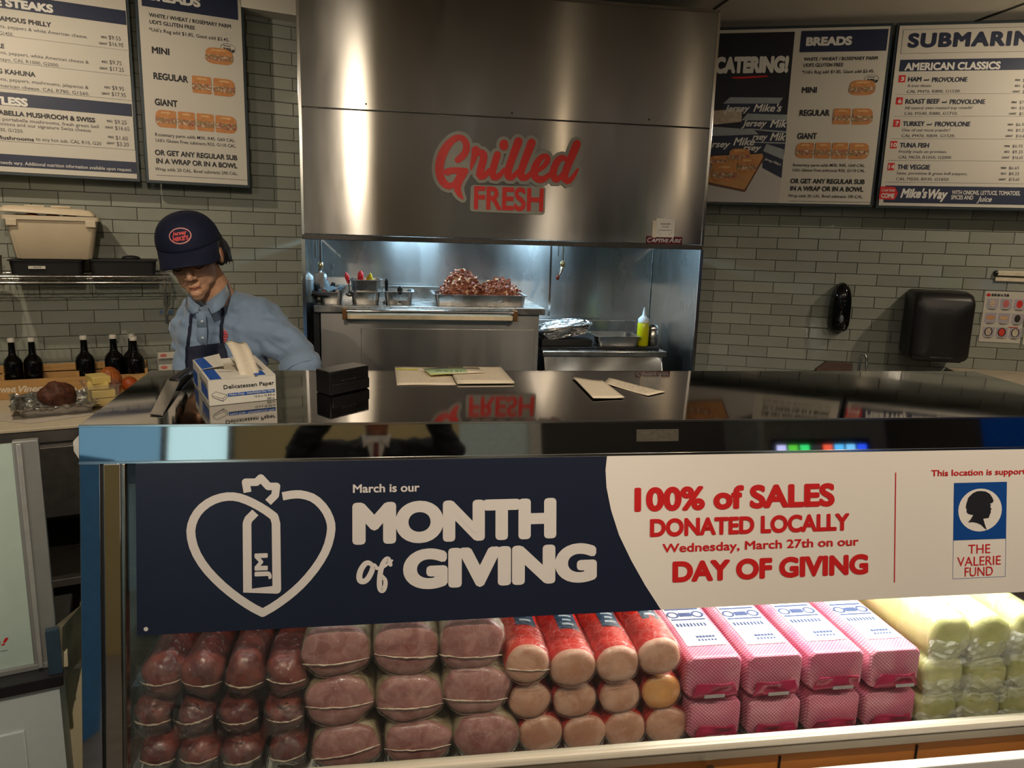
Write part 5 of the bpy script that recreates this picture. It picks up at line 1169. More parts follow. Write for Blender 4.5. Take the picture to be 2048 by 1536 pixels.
rowsS = [('3', 'HAM', 'PROVOLONE', 515, 1315, 1398, 1466, 1688, ('A true classic.', 'CAL M470, R800, G1520.'), 1465, ('$6.95', '$9.25', '$16.65')), ('6', 'ROAST BEEF', 'PROVOLONE', 655, 1298, 1512, 1578, 1800, ('All natural oven roasted top rounds!', 'CAL M540, R880, G1710.'), 1720, ('$7.95', '$10.25', '$17.65')), ('7', 'TURKEY', 'PROVOLONE', 796, 1281, 1418, 1484, 1706, ('One of our most popular!', 'CAL M470, R800, G1520.'), 1580, ('$6.95', '$9.25', '$16.65')), ('10', 'TUNA FISH', '', 932, 1262, 1446, 0, 0, ('Freshly made on premises.', 'CAL M620, R1050, G2000.'), 1560, ('$6.95', '$9.25', '$16.65')), ('14', 'THE VEGGIE', '', 1070, 1246, 1452, 0, 0, ('Swiss, provolone & green bell peppers.', 'CAL M550, R930, G1850.'), 1690, ('$6.65', '$8.25', '$15.65'))]
for nr, n1, n2, yb_, x0_, x1_, x2_, x3_, sub_, xe, pr in rowsS:
    a = P5(x0_-62, yb_+6); b = P5(x0_-14, yb_-40); re.rect(a[0], a[1], b[0], b[1])
    put5(wh, nr, x0_-(48 if len(nr) < 2 else 56), yb_-3, x0_-(26 if len(nr) < 2 else 19), yb_-3, 26, .04)
    put5(ink, n1, x0_, yb_, x1_, yb_+2, 30, .03)
    if n2: put5(ink, 'and', x1_+16, yb_-4, x2_-18, yb_-3, 14, .03, shear=.2); put5(ink, n2, x2_, yb_+2, x3_, yb_+4, 30, .03)
    for k, s_ in enumerate(sub_): put5(gy, s_, x0_-4-k*4, yb_+34+k*36, (xe if k == 0 else x0_+330), yb_+36+k*36, 18, .0)
    for k, (w__, p__) in enumerate(zip(('MINI', 'REG', 'GIANT'), pr)):
        put5(gy, w__, 1990-(yb_-515)*.16-(16 if k == 2 else 0), yb_-2+k*36, 2022-(yb_-515)*.16, yb_-2+k*36, 13, .02); put5(gy, p__, 2040-(yb_-515)*.16, yb_+k*36, 2105-(yb_-515)*.16, yb_+2+k*36, 19, 0)
    zl = P5(x0_, yb_+82)[1]; gy.rect(P5(x0_-70, yb_+60)[0], zl, SX1-.03, zl+.0008)
xb = P5(1270, 340); gy.frame(P5(1272, 300)[0], xb[1], SX1-.02, P5(1280, 188)[1], .0012)
ink.build('lettering', M_navy, tsb); gy.build('small_print', M_grayink, tsb); re.build('red_badge', M_red, tsb); wh.build('lettering', M_white, tsb, 'white words')
# left boards
lb0, lb1 = BLF.xz(293, 361), BLF.xz(492, 369); LZ0 = (lb0[1]+lb1[1])/2; LX0, LX1 = BLF.xz(287, 180)[0], BLF.xz(488, 180)[0]
tl = board('bread_menu_board', 'bread size menu board hanging left of the hood', BLF, LX0, LZ0, LX1, LZ0+(RZ1-RZ0)*1.02)
srx0 = (P5(545, 900)[0]+P5(620, 300)[0])/2-.004; sc_b = (LX1-LX0)/(RX1-srx0)
# map by matching known marks: bottom rule and left text column
A1 = BLF.xz(*q1(1058, 1055)); A0 = P5(570, 1163); B1 = BLF.xz(*q1(1030, 105)); B0 = P5(657, 384); C1 = BLF.xz(*q1(1620, 1098)); C0 = P5(1040, 1160)
kx = (C1[0]-A1[0])/(C0[0]-A0[0]); kz = (B1[1]-A1[1])/(B0[1]-A0[1])
breads_panel(tl, BRF, lambda p: (A1[0]+(p[0]-A0[0])*kx, (A1[1]+C1[1])/2+(p[1]-(A0[1]+C0[1])/2)*kz))
LX2 = BLF.xz(*q1(950, 1100))[0]; 
ts2 = board('cheese_steak_menu_board', 'large cheese steak menu board at the top left corner', BLF, BLF.xz(0, 300)[0]-.55, LZ0+.002, LX2-.012, LZ0+(RZ1-RZ0)*1.02)
P1 = lambda x, y: BLF.xz(*q1(x, y))
def put1(tx, s_, x0, y0, x1, y1, h, off=0, **k):
    a, b, c = P1(x0, y0), P1(x1, y1), P1(x0, y0-h); tx.put(s_, a[0], (a[1]+b[1])/2, b[0]-a[0], c[1]-a[1], off, **k)
nb = Tx(-.0006); ink = Tx(-.0012); wh = Tx(-.0014); gy = Tx(-.001); XL = BLF.xz(0, 300)[0]-.5
for (xr, yt_, yb_) in ((865, 75, 172), (905, 712, 796), (935, 1108, 1187)):
    nb.rect(XL, P1(xr, yb_)[1], P1(xr-4, (yt_+yb_)/2)[0], P1(xr, yt_)[1])
nb.build('navy_band', M_navy, ts2, 'navy band')
def l1(tx, s_, x1_, y1_, wpx, h, off=0):   # right end known, runs left
    put1(tx, s_, x1_-wpx, y1_-wpx*.13*(1-y1_/1500), x1_, y1_, h, off)
l1(wh, 'CHEESE STEAKS', 365, 86, 700, 60, .07); l1(wh, 'MEATLESS', 192, 726, 430, 58, .07)
l1(wh, 'Calorie needs vary. Additional nutrition information available upon request.', 900, 1157, 1010, 24, .008)
l1(ink, 'FAMOUS PHILLY', 350, 184, 372, 34, .045); l1(ink, 'CHIPOTLE', 30, 330, 210, 32, .045); l1(ink, 'BIG KAHUNA', 243, 524, 300, 34, .045); l1(ink, 'PORTABELLA MUSHROOM & SWISS', 650, 828, 790, 34, .045); l1(ink, 'Portabella Mushrooms', 232, 960, 500, 26, .03)
for s_, x_, y_, w_ in (('Grilled onions, peppers & white American cheese.', 597, 256, 800), ('CAL R725, G1450.', 92, 245, 260), ('Grilled onions, peppers, white American cheese &', 606, 428, 800), ('chipotle mayo. CAL R1000, G2000.', 405, 452, 560), ('Grilled onions, peppers, mushrooms, jalapenos &', 604, 600, 800), ('white American cheese. CAL R780, G1560.', 610, 644, 760), ('Grilled portabella mushrooms, fresh green bell', 674, 866, 790), ('peppers, onions and our signature Swiss cheese.', 625, 893, 790), ('CAL R630, G1250.', 160, 904, 280), ('to any hot sub. CAL R10, G20', 692, 986, 446)): l1(gy, s_, x_, y_, w_, 23, .004)
for x_, y_, s_ in ((825, 278, '$9.55'), (842, 322, '$16.95'), (831, 446, '$9.75'), (846, 491, '$17.25'), (848, 620, '$9.95'), (860, 663, '$17.95'), (865, 850, '$9.25'), (884, 893, '$16.65'), (873, 958, '$1.60'), (880, 1000, '$3.20')):
    l1(gy, s_, x_, y_, 14*len(s_)+13, 27, .002); g_ = len(s_) > 5 or s_ == '$3.20'; l1(ink, 'GIANT' if g_ else 'REG', x_-14*len(s_)-27, y_-14, 55 if g_ else 37, 15, .02)
for x_, y_ in ((875, 347), (885, 518), (900, 688), (922, 1025)): z_ = P1(x_, y_)[1]; gy.rect(XL, z_, P1(x_, y_)[0], z_+.0009)
for x_, ya_, yb_ in ((868, 198, 347), (878, 366, 518), (890, 540, 688), (908, 798, 1025)): a = P1(x_, yb_); b = P1(x_, ya_); gy.rect(P1(x_+6, (ya_+yb_)/2)[0], a[1], P1(x_+6, (ya_+yb_)/2)[0]+.001, b[1])
ink.build('lettering', M_ink, ts2); gy.build('small_print', M_grayink, ts2); wh.build('lettering', M_white, ts2, 'white words on navy bands')

# ================================================================== RIGHT WALL FITTINGS
def dome_box(mb, x0, x1, z0, z1, d, r=.02, n=6, taper=.85):
    def ring(k, y):
        cx, cz, hx, hz = (x0+x1)/2, (z0+z1)/2, (x1-x0)/2*k, (z1-z0)/2*k; o = []; rr_ = min(r, hx*.8, hz*.8)
        for q, (sx, sz) in enumerate(((1, 1), (-1, 1), (-1, -1), (1, -1))):
            for j in range(n): a = math.pi/2*q+math.pi/2*j/(n-1); o.append(Vector((cx+sx*(hx-rr_)+rr_*math.cos(a), y, cz+sz*(hz-rr_)+rr_*math.sin(a))))
        return o
    mb.rings([ring(1, 0), ring(1, -d*.45), ring(.985, -d*.8), ring(.94, -d*.95), ring(taper, -d), ring(taper*.3, -d*1.03)]); return mb
sd = thing('soap_dispenser', 'black rounded soap dispenser on the tiled wall left of the towel box', 'dispenser', FRt.M)
a, b = FRt.xz(1657, 663, -.05), FRt.xz(1708, 566, -.05); x0, x1, z0, z1 = a[0], b[0], a[1], b[1]
mb = MB(); xm = (x0+x1)/2; hw = (x1-x0)/2
def sring(k, y, zs=1):
    o = []
    for i in range(28):
        A = 2*math.pi*i/28; c, s_ = math.cos(A), math.sin(A); p_ = 2.2 if s_ > 0 else 5
        kk_ = (abs(c)**p_+abs(s_)**p_)**(-1/p_); o.append(Vector((xm+hw*k*kk_*c, y, (z0+z1)/2+(z1-z0)/2*k*kk_*s_)))
    return o
mb.rings([sring(.98, 0), sring(1, -.03), sring(.97, -.06), sring(.85, -.078), sring(.5, -.088), sring(.1, -.09)]); mb.build('housing', mat('gloss_black', rgb(14, 14, 16), .08, var=.05), sd)
mb = MB(); mb.ell((xm-.002, -.088, z0+(z1-z0)*.28), (.011, .008, .02)); mb.build('push_window', mat('grey_window', rgb(110, 116, 124), .3), sd)
mb = MB(); mb.ell((xm+.004, -.088, z0+(z1-z0)*.62), (.014, .008, .016)); mb.build('emblem_dimple', mat('gloss_black', rgb(14, 14, 16)), sd)
mb = MB(); mb.tube([(xm-.03, -.074, z0+.03), (xm-.02, -.086, z0+.016), (xm, -.09, z0+.012), (xm+.02, -.086, z0+.018), (xm+.03, -.074, z0+.035)], .0016, 6); mb.build('push_bar_edge', M_black, sd)
td = thing('towel_dispenser', 'large black paper towel dispenser on the tiled wall', 'dispenser', FRt.M)
D_ = .19; a, b = FRt.xz(1828, 723, -D_), FRt.xz(1952, 583, -D_); 
fx0 = (FRt.xz(1833, 600, -D_)[0]+FRt.xz(1812, 700, -D_)[0])/2+.008; fx1 = (FRt.xz(1956, 600, -D_)[0]+FRt.xz(1938, 710, -D_)[0])/2; fz0 = FRt.xz(1880, 722, -D_)[1]; fz1 = FRt.xz(1880, 583, -D_)[1]
mb = MB(); 
def tring(k, y, top=0):
    o = []; cx = (fx0+fx1)/2; hx = (fx1-fx0)/2*k; r_ = .03
    for q, (sx, sz) in enumerate(((1, 1), (-1, 1), (-1, -1), (1, -1))):
        for j in range(6):
            a_ = math.pi/2*q+math.pi/2*j/5; zz = (fz1-top if sz > 0 else fz0)
            o.append(Vector((cx+sx*(hx-r_)+r_*math.cos(a_), y, zz-sz*r_+r_*math.sin(a_))))
    return o
mb.rings([tring(.96, 0, .0), tring(.99, -.03, .0), tring(1, -.11, .0), tring(1, -D_+.03, .008), tring(.99, -D_+.008, .03), tring(.94, -D_, .045), tring(.3, -D_-.002, .12)]); mb.build('cover', mat('satin_black', rgb(30, 27, 27), .38, var=.06), td)
mb = MB(); mb.box(fx0+.03, fx1-.03, -D_+.01, -.05, fz0-.006, fz0+.004); mb.build('paper_slot', M_black, td); 
mb = MB(); mb.box((fx0+fx1)/2-.04, (fx0+fx1)/2+.06, -D_-.003, -D_+.003, fz0+.014, fz0+.018); mb.build('slot_edge', M_steel_plain, td)
tt = Tx(-D_-.0035); tt.stroke([((fx0+fx1)/2-.03+.008*k, fz1-.085+(.003 if k%2 else 0)) for k in range(8)], .002, rnd=False); tt.disc((fx0+fx1)/2+.01, fz0+.04, .008, .004); tt.build('print', mat('faint_print', rgb(54, 50, 50), .4), td)
# ticket rail and poster
tr = thing('ticket_rail', 'white order ticket rail with dark end on the right wall', 'rail', FRt.M)
a, b = FRt.xz(1990, 562, -.01), FRt.xz(2048, 544, -.01); X_ = b[0]+.25
MB().box(a[0], X_, -.012, 0, a[1], a[1]+.022).build('lower_strip', mat('rail_cream', rgb(224, 210, 184), .4), tr, bevel=.002)
MB().box(a[0]+.002, X_, -.022, -.002, a[1]+.026, a[1]+.05).build('upper_strip', mat('rail_cream', rgb(224, 210, 184), .4), tr, bevel=.004)
MB().tube([(a[0]-.006, -.012, a[1]+.038), (a[0]+.004, -.012, a[1]+.038)], .013, 14).build('end_cap', M_black, tr)
MB().box(a[0]+.004, X_, -.014, -.001, a[1]+.021, a[1]+.027).build('slot', M_blackm, tr)
po = thing('instruction_poster', 'white instruction poster of nine small food pictures on the right wall', 'poster', FRt.M)
PP = lambda x, y: FRt.xz(1940+x/9.037, 530+y/9.037, -.003)
a, b, c = PP(150, 1370), PP(900, 1430), PP(290, 465); px0 = (a[0]+c[0])/2; px1 = (PP(900, 1430)[0]+PP(1040, 480)[0])/2; pz0, pz1 = (a[1]+b[1])/2, c[1]
MB().box(px0, px1, -.003, -.0005, pz0, pz1).build('sheet', M_board, po)
w3 = (px1-px0)/3.0; cols = {0: rgb(196, 176, 150), 1: rgb(206, 110, 106), 2: rgb(214, 50, 40), 3: rgb(206, 150, 100), 4: rgb(206, 170, 130), 5: rgb(50, 46, 36), 6: rgb(196, 180, 160), 7: rgb(214, 70, 50), 8: rgb(206, 196, 170)}
hh = (pz1-pz0)
for i in range(9):
    r_, c_ = divmod(i, 3); xx = px0+.012+c_*w3*.97; zz = pz1-hh*.145-r_*hh*.28
    t_ = Tx(-.0036); t_.rect(xx, zz-hh*.185, xx+w3*.84, zz); t_.build('picture', mat('picture_ground', rgb(176, 168, 176), .5), po)
    t_ = Tx(-.0042); t_.disc(xx+w3*.42, zz-hh*.092, w3*.22 if i not in (3, 4) else w3*.34, hh*.075 if i not in (3, 4) else hh*.04, 16); 
    if i > 5: 
        k_ = Tx(-.0040); k_.disc(xx+w3*.42, zz-hh*.092, w3*.30, hh*.088, 16); k_.build('picture_tub', M_ink, po)
    t_.build('picture_food', mat('food_%d' % i, cols[i], .5, var=.15, scale=90), po)
t_ = Tx(-.0042); t_.put('SUB IN A TUB', px0+w3*.46, pz1-hh*.10, w3*1.25, hh*.05, .05)
for i in range(9):
    r_, c_ = divmod(i, 3); xx = px0+.012+c_*w3*.97; zz = pz1-hh*.145-r_*hh*.28-hh*.205; t_.rect(xx+.006, zz, xx+w3*.75, zz+.0016); t_.rect(xx+.012, zz-.004, xx+w3*.6, zz-.0025)
t_.build('lettering', M_ink, po)
t_ = Tx(-.0042); t_.disc(px0+w3*.25, pz1-hh*.078, w3*.16, hh*.03); t_.rect(px0+w3*2.0, pz1-hh*.70, px0+w3*2.7, pz1-hh*.685); t_.build('red_mark', M_red, po)
p2 = thing('second_poster', 'edge of a second white sheet just inside the right border', 'poster', FRt.M)
a = FRt.xz(2046, 672, -.003); MB().box(px1+.012, px1+.2, -.003, -.0005, pz0-.004, pz0+.12).build('sheet', M_board, p2)
# sink faucet and counter
fa = thing('sink_faucet', 'small chrome goose neck faucet behind the case top', 'faucet', None)
FZp = FRt.at(1717, 740, -.28); M_ = mv(FRt.M, FZp.x, -.28, FZp.z-.06); fa.matrix_world = M_
pts = [(0, 0, -.04)]+[(0, 0, .055)]+[(.016*(1-math.cos(math.pi*k/8)), -.008*(1-math.cos(math.pi*k/8)), .055+.03*math.sin(math.pi*k/8)+.0) for k in range(1, 9)]+[(.032, -.016, .045)]
k_ = FRt.at(1717, 707, -.28).z-(FZp.z-.06); sc__ = k_/.085
MB().tube([(p[0]*.9, p[1], p[2]*sc__) for p in pts], .0065, 10).build('spout', M_chrome, fa)
MB().lathe([(.02, 0), (.018, .012), (.009, .018)], (0, 0, -.04), 14).build('base', M_chrome, fa)
hsk = thing('hand_sink', 'steel hand sink with a brown splash plate under the faucet', 'sink', FRt.M)
a, b = FRt.xz(1633, 742, -.03), FRt.xz(1702, 726, -.03); sz_ = FRt.at(1700, 745, -.2).z-.02
MB().prism([(a[0], a[1]-.2), (a[0]+.17, a[1]-.2), (a[0]+.17, b[1]-.003), (a[0]+.045, b[1]+.002), (a[0], a[1]+.012)], -.03, -.002).build('splash_plate', mat('brown_plate', rgb(92, 72, 60), .35, .3), hsk, bevel=.001)
MB().box(a[0], a[0]+.42, -.36, -.03, sz_-.16, sz_-.03).build('basin', M_steel_plain, hsk, bevel=.01)
MB().box(a[0]+.12, a[0]+.3, -.3, -.1, 0, sz_-.16).build('pedestal', M_steel_dull, hsk)
rc = thing('rear_counter', 'pale worn counter along the right wall behind the case corner', 'counter', FRt.M)
zc = FRt.at(1990, 741, -.02).z; xa = FRt.at(1905, 745, -.1).x
MB().box(xa, 3.3, -.5, -.002, zc-.04, zc).build('counter_top', mat('worn_laminate', rgb(186, 172, 150), .45, var=.12, scale=10), rc, bevel=.004)
MB().box(xa+.02, 3.3, -.47, -.002, 0, zc-.04).build('cabinet_body', M_steel_dull, rc)

# ================================================================== LEFT PREP TABLE AND SHELF
TZ = .915
LT = Fr(FL.M @ Vector((0, 0, 0)), AL)
fy = -.66
for _ in range(1): fy = (LT.hz(60, 858, TZ).y+LT.hz(140, 850, TZ).y)/2
pt = thing('prep_table', 'steel prep table against the left tiled wall', 'table', FL.M)
X0_, X1_ = -2.6, LT.hz(300, 748, TZ).x+.14
MB().box(X0_, X1_, fy, -.01, TZ-.012, TZ).build('cutting_board', mat('cream_poly', rgb(214, 200, 172), .45, var=.04), pt, bevel=.003)
MB().box(X0_, X1_, fy+.012, -.02, TZ-.06, TZ-.0125).build('table_top', M_steel_dull, pt, bevel=.003)
zd = LT.at(110, 1036, fy+.02).z; zd0 = LT.at(110, 893, fy+.02).z
for i in range(4):
    xa = X1_-.02-.62*(i+1); MB().box(xa+.006, xa+.61, fy+.015, fy+.3, zd+.004, zd0).build('drawer', mat('drawer_steel', (.17, .155, .14, 1), .4, .9, .15), pt, bevel=.003)
MB().box(X0_, X1_-.02, fy+.03, -.03, zd-.0, TZ-.06).build('table_body', M_steel_dull, pt)
MB().box(X0_, X1_-.02, fy+.02, -.03, .30, .33).build('lower_shelf', mat('shelf_steel', (.26, .24, .21, 1), .42, .85, .12), pt, bevel=.003)
for x in (X0_+.03, -1.6, X1_-.05):
    for y in (fy+.06, -.06): MB().tube([(x, y, 0), (x, y, zd)], .019, 10).build('leg', M_steel_dull, pt)
q = LT.hz(74, 1088, .33); bxs = thing('small_carton', 'small white printed carton on the table lower shelf at the left', 'box', mv(FL.M, q.x, q.y, .331))
MB().box(-.13, 0, 0, .09, 0, .055).build('carton_body', M_card, bxs, bevel=.001)
t_ = Tx(-.0008); 
for r_ in range(4): t_.rect(-.045, .044-r_*.006, -.012, .0455-r_*.006)
t_.put('OPP', -.04, .008, .03, .009, .02); t_.build('print', M_ink, bxs)
# butcher paper under tray
q = LT.hz(90, 838, TZ); pp = thing('parchment_sheet', 'thin paper sheet under the foil lined tray', 'paper', FL.M)
mb = MB(); P = [LT.hz(*p, TZ) for p in ((-40, 838), (60, 848), (190, 830), (160, 800))]
mb.prism([(p.x, p.y) for p in P], TZ+.001, TZ+.0018, 'z'); mb.build('sheet', mat('greasy_paper', rgb(206, 192, 176), .6, var=.05), pp)
# wooden crate
cf = -.17; c0, c1 = LT.at(0, 766, cf), LT.at(296, 743, cf); cz1 = (c0.z+c1.z)/2; CXa, CXb = c0.x-.3, c1.x
cr = thing('bottle_crate', 'pale pine crate with white stencilled lettering holding dark bottles', 'crate', FL.M)
MB().box(CXa, CXb, cf, cf+.012, TZ+.001, cz1).build('front_board', M_wood, cr, bevel=.001)
zbk = LT.at(120, 727, -.03).z
MB().box(CXa, CXb, -.032, -.02, TZ+.02, zbk-.035).build('rear_board', M_wood, cr, bevel=.001)
MB().box(CXa, CXb, -.032, -.02, zbk-.03, zbk).build('rear_board', M_wood, cr, bevel=.001)
for x in (CXb-.012, LT.at(153, 740, -.1).x, LT.at(4, 740, -.1).x): MB().box(x, x+.012, cf+.012, -.032, TZ+.001, (cz1+zbk)/2).build('divider', M_wood, cr, bevel=.001)
t_ = Tx(cf-.0008); CFr = Fr(FL.M @ Vector((0, cf, 0)), AL); t_.y = cf-.0008
def pc_(s_, x0, y0, x1, y1, h, off, **k): a, b, c = CFr.xz(x0, y0), CFr.xz(x1, y1), CFr.xz(x0, y0-h); t_.put(s_, a[0], (a[1]+b[1])/2, b[0]-a[0], c[1]-a[1], off, **k)
pc_('WINE', 1, 787, 33, 784, 10, .04); pc_('Vinegar', 38, 787, 103, 779, 13, .03, shear=.3); pc_('&', 146, 785, 156, 783, 9, .03); pc_('OIL', 160, 788, 184, 785, 10, .03)
t_.build('lettering', mat('stencil_white', rgb(240, 230, 210), .6), cr)
# bottles
M_bott = mat('dark_bottle_glass', rgb(10, 8, 8), .06, var=.05)
def vbottle(label, pxl, pyt, y, k=1):
    a = LT.at(pxl, pyt, y); H = a.z-(TZ+.002); o = thing('dark_bottle', label, 'bottle', mv(FL.M, a.x, y, TZ+.002), 'dark vinegar bottles with white caps')
    r = (LT.at(pxl+20, 740, y)-LT.at(pxl-20, 740, y)).x/2
    MB().lathe([(r*.9, 0), (r, .006), (r, H*.56), (r*.86, H*.63), (r*.45, H*.70), (r*.38, H*.74), (r*.33, H*.93), (r*.33, H*.94)], n=24).build('bottle_glass', M_bott, o)
    MB().lathe([(r*.39, H*.93), (r*.40, H*.99), (r*.36, H)], n=18).build('cap', M_board, o)
for l, px, py, y in (('first dark bottle from the left border in the crate', 21, 676, -.1), ('second dark bottle from the left border in the crate', 61.5, 675, -.1), ('lone dark bottle behind the bigger round loaf', 166, 671, -.1), ('dark bottle just right of the big loaf', 225, 669, -.1), ('dark bottle partly hidden behind the rightmost bottle', 262, 668, -.07), ('rightmost dark bottle at the crate end', 266, 673, -.13)): vbottle(l, px, py, y)
# breads / roast / butter
def lump(name, label, cat, px, py, w, h, y, m, base=TZ, rough=.012, fr_=14, sy=1):
    a = LT.at(px, py, y); hw = abs((LT.at(px+w/2, py, y)-a).x); hh_ = abs(LT.at(px, py-h/2, y).z-a.z)
    o = thing(name, label, cat, mv(FL.M, a.x, y, a.z)); mb = MB(); mb.ell((0, 0, 0), (hw, hw*sy, hh_), seg=28, rg=18)
    for v in mb.bm.verts:
        q_ = v.co*fr_+Vector((px, 0, 0)); k = 1+rough*12*noise.noise(q_)*.5; v.co *= k
        if v.co.z < -hh_*.8: v.co.z = -hh_*.8
    mb.build('body', m, o); return o, hw, hh_
M_loaf = mat('orange_crust', rgb(172, 96, 40), .45, var=.25, scale=18, bump=.4, bscale=60)
o, hw, hh_ = lump('round_loaf', 'larger orange brown round loaf in front of the crate', 'bread', 220, 764, 50, 62, fy+.44, M_loaf)
mb = MB()
for k in range(9):
    A = k*.35; mb.tube([(hw*1.0*math.cos(A+B)*math.cos(B2)*1.0, hw*1.0*math.sin(A)*math.cos(B2)*-1, hh_*math.sin(B2)) for B2, B in ((-.3, 0), (.2, 0), (.7, 0), (1.2, 0))], .0018, 5)
mb.build('crust_ridge', mat('crust_dark', rgb(120, 60, 24), .5), o)
lump('round_loaf', 'small round orange loaf at the table right end', 'bread', 259, 768, 34, 30, fy+.40, mat('orange_crust_red', rgb(158, 70, 26), .45, var=.2, scale=20))
rl = [p for p in bpy.data.objects if p.name.startswith('round_loaf')]
# foil lined tray with roast
q0, q1_ = LT.hz(48, 838, TZ), LT.hz(178, 828, TZ); tc_ = LT.hz(108, 824, TZ)
ftm = mv(FL.M, (q0.x+q1_.x)/2-.01, q0.y+.12, TZ+.003) @ Matrix.Rotation(R(6), 4, 'Z')
fy_t = thing('foil_lined_tray', 'shallow steel tray lined with crumpled foil on the prep table', 'tray', ftm)
TL_ = (q1_-q0).length*1.24; pan('x', None, 0, 0, 0, TL_, .24, .035, par=fy_t)
mb = MB(); rnd = random.Random(4)
def ff(u, v):
    x = (u-.5)*TL_*1.12; y = (v-.5)*.27; e_ = max(abs(u-.5)*2, abs(v-.5)*2); z = .006+(.030 if e_ > .9 else .024*max(0, (e_-.62)/.28)) + (.012*noise.noise(Vector((x*22, y*22, 1)))+.008*noise.noise(Vector((x*60, y*60, 5))))*(1 if e_ > .5 else .4)
    return Vector((x+.012*noise.noise(Vector((y*40, x*9, 0))), y+.012*noise.noise(Vector((x*40, y*9, 3))), max(z, .004)+(.010*max(0, v-.7)*3 if 1 else 0)))
mb.grid(ff, 42, 30); mb.build('foil_sheet', M_foil, fy_t, smooth=False)
M_roast = mat('dark_roast', rgb(84, 46, 30), .6, var=.55, scale=70, bump=1.0, bscale=110)
rs = thing('roast_chunk', 'dark browned chunk of roast beef on the foil', 'meat', ftm @ Matrix.Translation((.012, .0, .022)))
mb = MB(); mb.rings([superring(.062*k, .05*k, 0, 30, 3.2) for k in ()], cap=False) if 0 else None; mb.ell((0, 0, .03), (.066, .052, .056), seg=40, rg=26)
for v in mb.bm.verts:
    v.co.x += (v.co.z-.03)*-.1; k = 1+.16*noise.noise(v.co*22)+.05*noise.noise(v.co*90); v.co.x *= k; v.co.y *= k; v.co.z = max(v.co.z*k, 0)
    if v.co.x > .02: v.co.z *= max(.6, 1-(v.co.x-.02)*4)
mb.build('roast', M_roast, rs)
# butter tub
qb = LT.hz(203, 815, TZ); bt_ = thing('clear_butter_tub', 'clear plastic tub half filled with yellow butter blocks', 'tub', mv(FL.M, qb.x, qb.y+.05, TZ+.001) @ Matrix.Rotation(R(8), 4, 'Z'))
M_tub = film('clear_plastic', (.96, .95, .93, 1), .05, .06)
mb = MB(); rrx = lambda hx, hy, z: [Vector((sx*hx, sy*hy, z)) for sx, sy in ((1, 1), (-1, 1), (-1, -1), (1, -1))]
mb.rings([rrx(.052, .062, 0), rrx(.06, .07, .088), rrx(.067, .077, .088), rrx(.067, .077, .092), rrx(.057, .067, .092), rrx(.05, .06, .003)]); mb.build('tub_wall', M_tub, bt_)
for i, (x, y, z, rz_) in enumerate(((0, .0, .004, 0), (.002, -.002, .037, 4), (-.004, .004, .070, -10), (-.006, .0, .094, 8))):
    o = thing('butter_block', ('lowest yellow butter block in the clear tub', 'second butter block from the tub bottom', 'butter block level with the tub rim', 'topmost butter block sticking out of the tub')[i], 'butter', bt_.matrix_world @ Matrix.Translation((x, y, z)) @ Matrix.Rotation(R(rz_), 4, 'Z'), 'butter blocks in the tub')
    MB().box(-.045+.004*i, .045-.004*i, -.05, .05, 0, .03-.003*(i == 3)).build('block', mat('butter_yellow', rgb(226, 200, 116), .45, var=.04), o, bevel=.002)
# leaflet rack right of the crate
lr = thing('leaflet_rack', 'small rack of red and white printed leaflets behind the worker', 'rack', FL.M)
a, b = LT.at(316, 708, -.12), LT.at(376, 742, -.12)
for k in range(3): MB().box(a.x-.004, b.x+.06, -.14+k*.035, -.115+k*.035, TZ, a.z-.04*(2-k)*0.6-.0).build('leaflet_tray', mat('clear_tray', rgb(150, 150, 144), .3, alpha=1), lr, bevel=.002)
for k, zz in enumerate((LT.at(340, 716, -.145).z, LT.at(340, 740, -.15).z)):
    MB().box(a.x, b.x+.05, -.146-.004*k, -.142-.004*k, zz, zz+.026).build('leaflet', M_board, lr)
    t_ = Tx(-.1475-.004*k); t_.disc(a.x+.08, zz+.013, .018, .008); t_.disc(a.x+.02, zz+.013, .014, .007); t_.build('leaflet_print', mat('pinkish_print', rgb(200, 110, 104), .5), lr)
# wire shelf
SO = -.27; w0, w1 = LT.at(0, 553.5, SO), LT.at(343, 552.5, SO); wz = (w0.z+w1.z)/2; wzl = LT.at(150, 565, SO).z
ws = thing('wire_shelf', 'chrome wire wall shelf with zigzag edge at the left', 'shelf', FL.M)
xL, xR = w0.x-.5, w1.x
mb = MB()
for y in (SO, -.02): mb.tube([(xL, y, wz), (xR, y, wz)], .0028, 8); mb.tube([(xL, y, wzl), (xR, y, wzl)], .0028, 8)
mb.tube([(xR, SO, wz), (xR, -.02, wz)], .0028, 8); mb.tube([(xR, SO, wzl), (xR, -.02, wzl)], .0028, 8)
mb.build('edge_rail', M_chrome, ws)
mb = MB(); n_ = int((xR-xL)/.038); pz_ = [(xL+(xR-xL)*i/n_, SO, wz if i % 2 else wzl) for i in range(n_+1)]
for a, b in zip(pz_, pz_[1:]): mb.tube([a, b], .0017, 6)
mb.build('zigzag_truss', M_chrome, ws)
mb = MB()
for i in range(int((xR-xL)/.021)): x = xL+.01+i*.021; mb.tube([(x, SO, wz+.002), (x, -.02, wz+.002)], .0014, 5)
mb.build('deck_wire', M_chrome, ws, kind='stuff')
zb_ = LT.at(333, 636, -.01).z
for x in (xR-.028, xR-.006):
    MB().tube([(x, SO+.03, wzl), (x+.001, -.14, zb_+.08), (x-.01 if x > xR-.01 else x+.006, -.02, zb_+.015)], .0042, 8).build('bracket_arm', M_chrome, ws)
MB().tube([(xR-.016, -.012, zb_-.02), (xR-.016, -.012, wz)], .007, 8).build('bracket_post', M_chrome, ws)
MB().box(xR-.045, xR+.014, -.01, -.001, zb_+.014, zb_+.04).build('wall_plate', M_chrome, ws, bevel=.002)
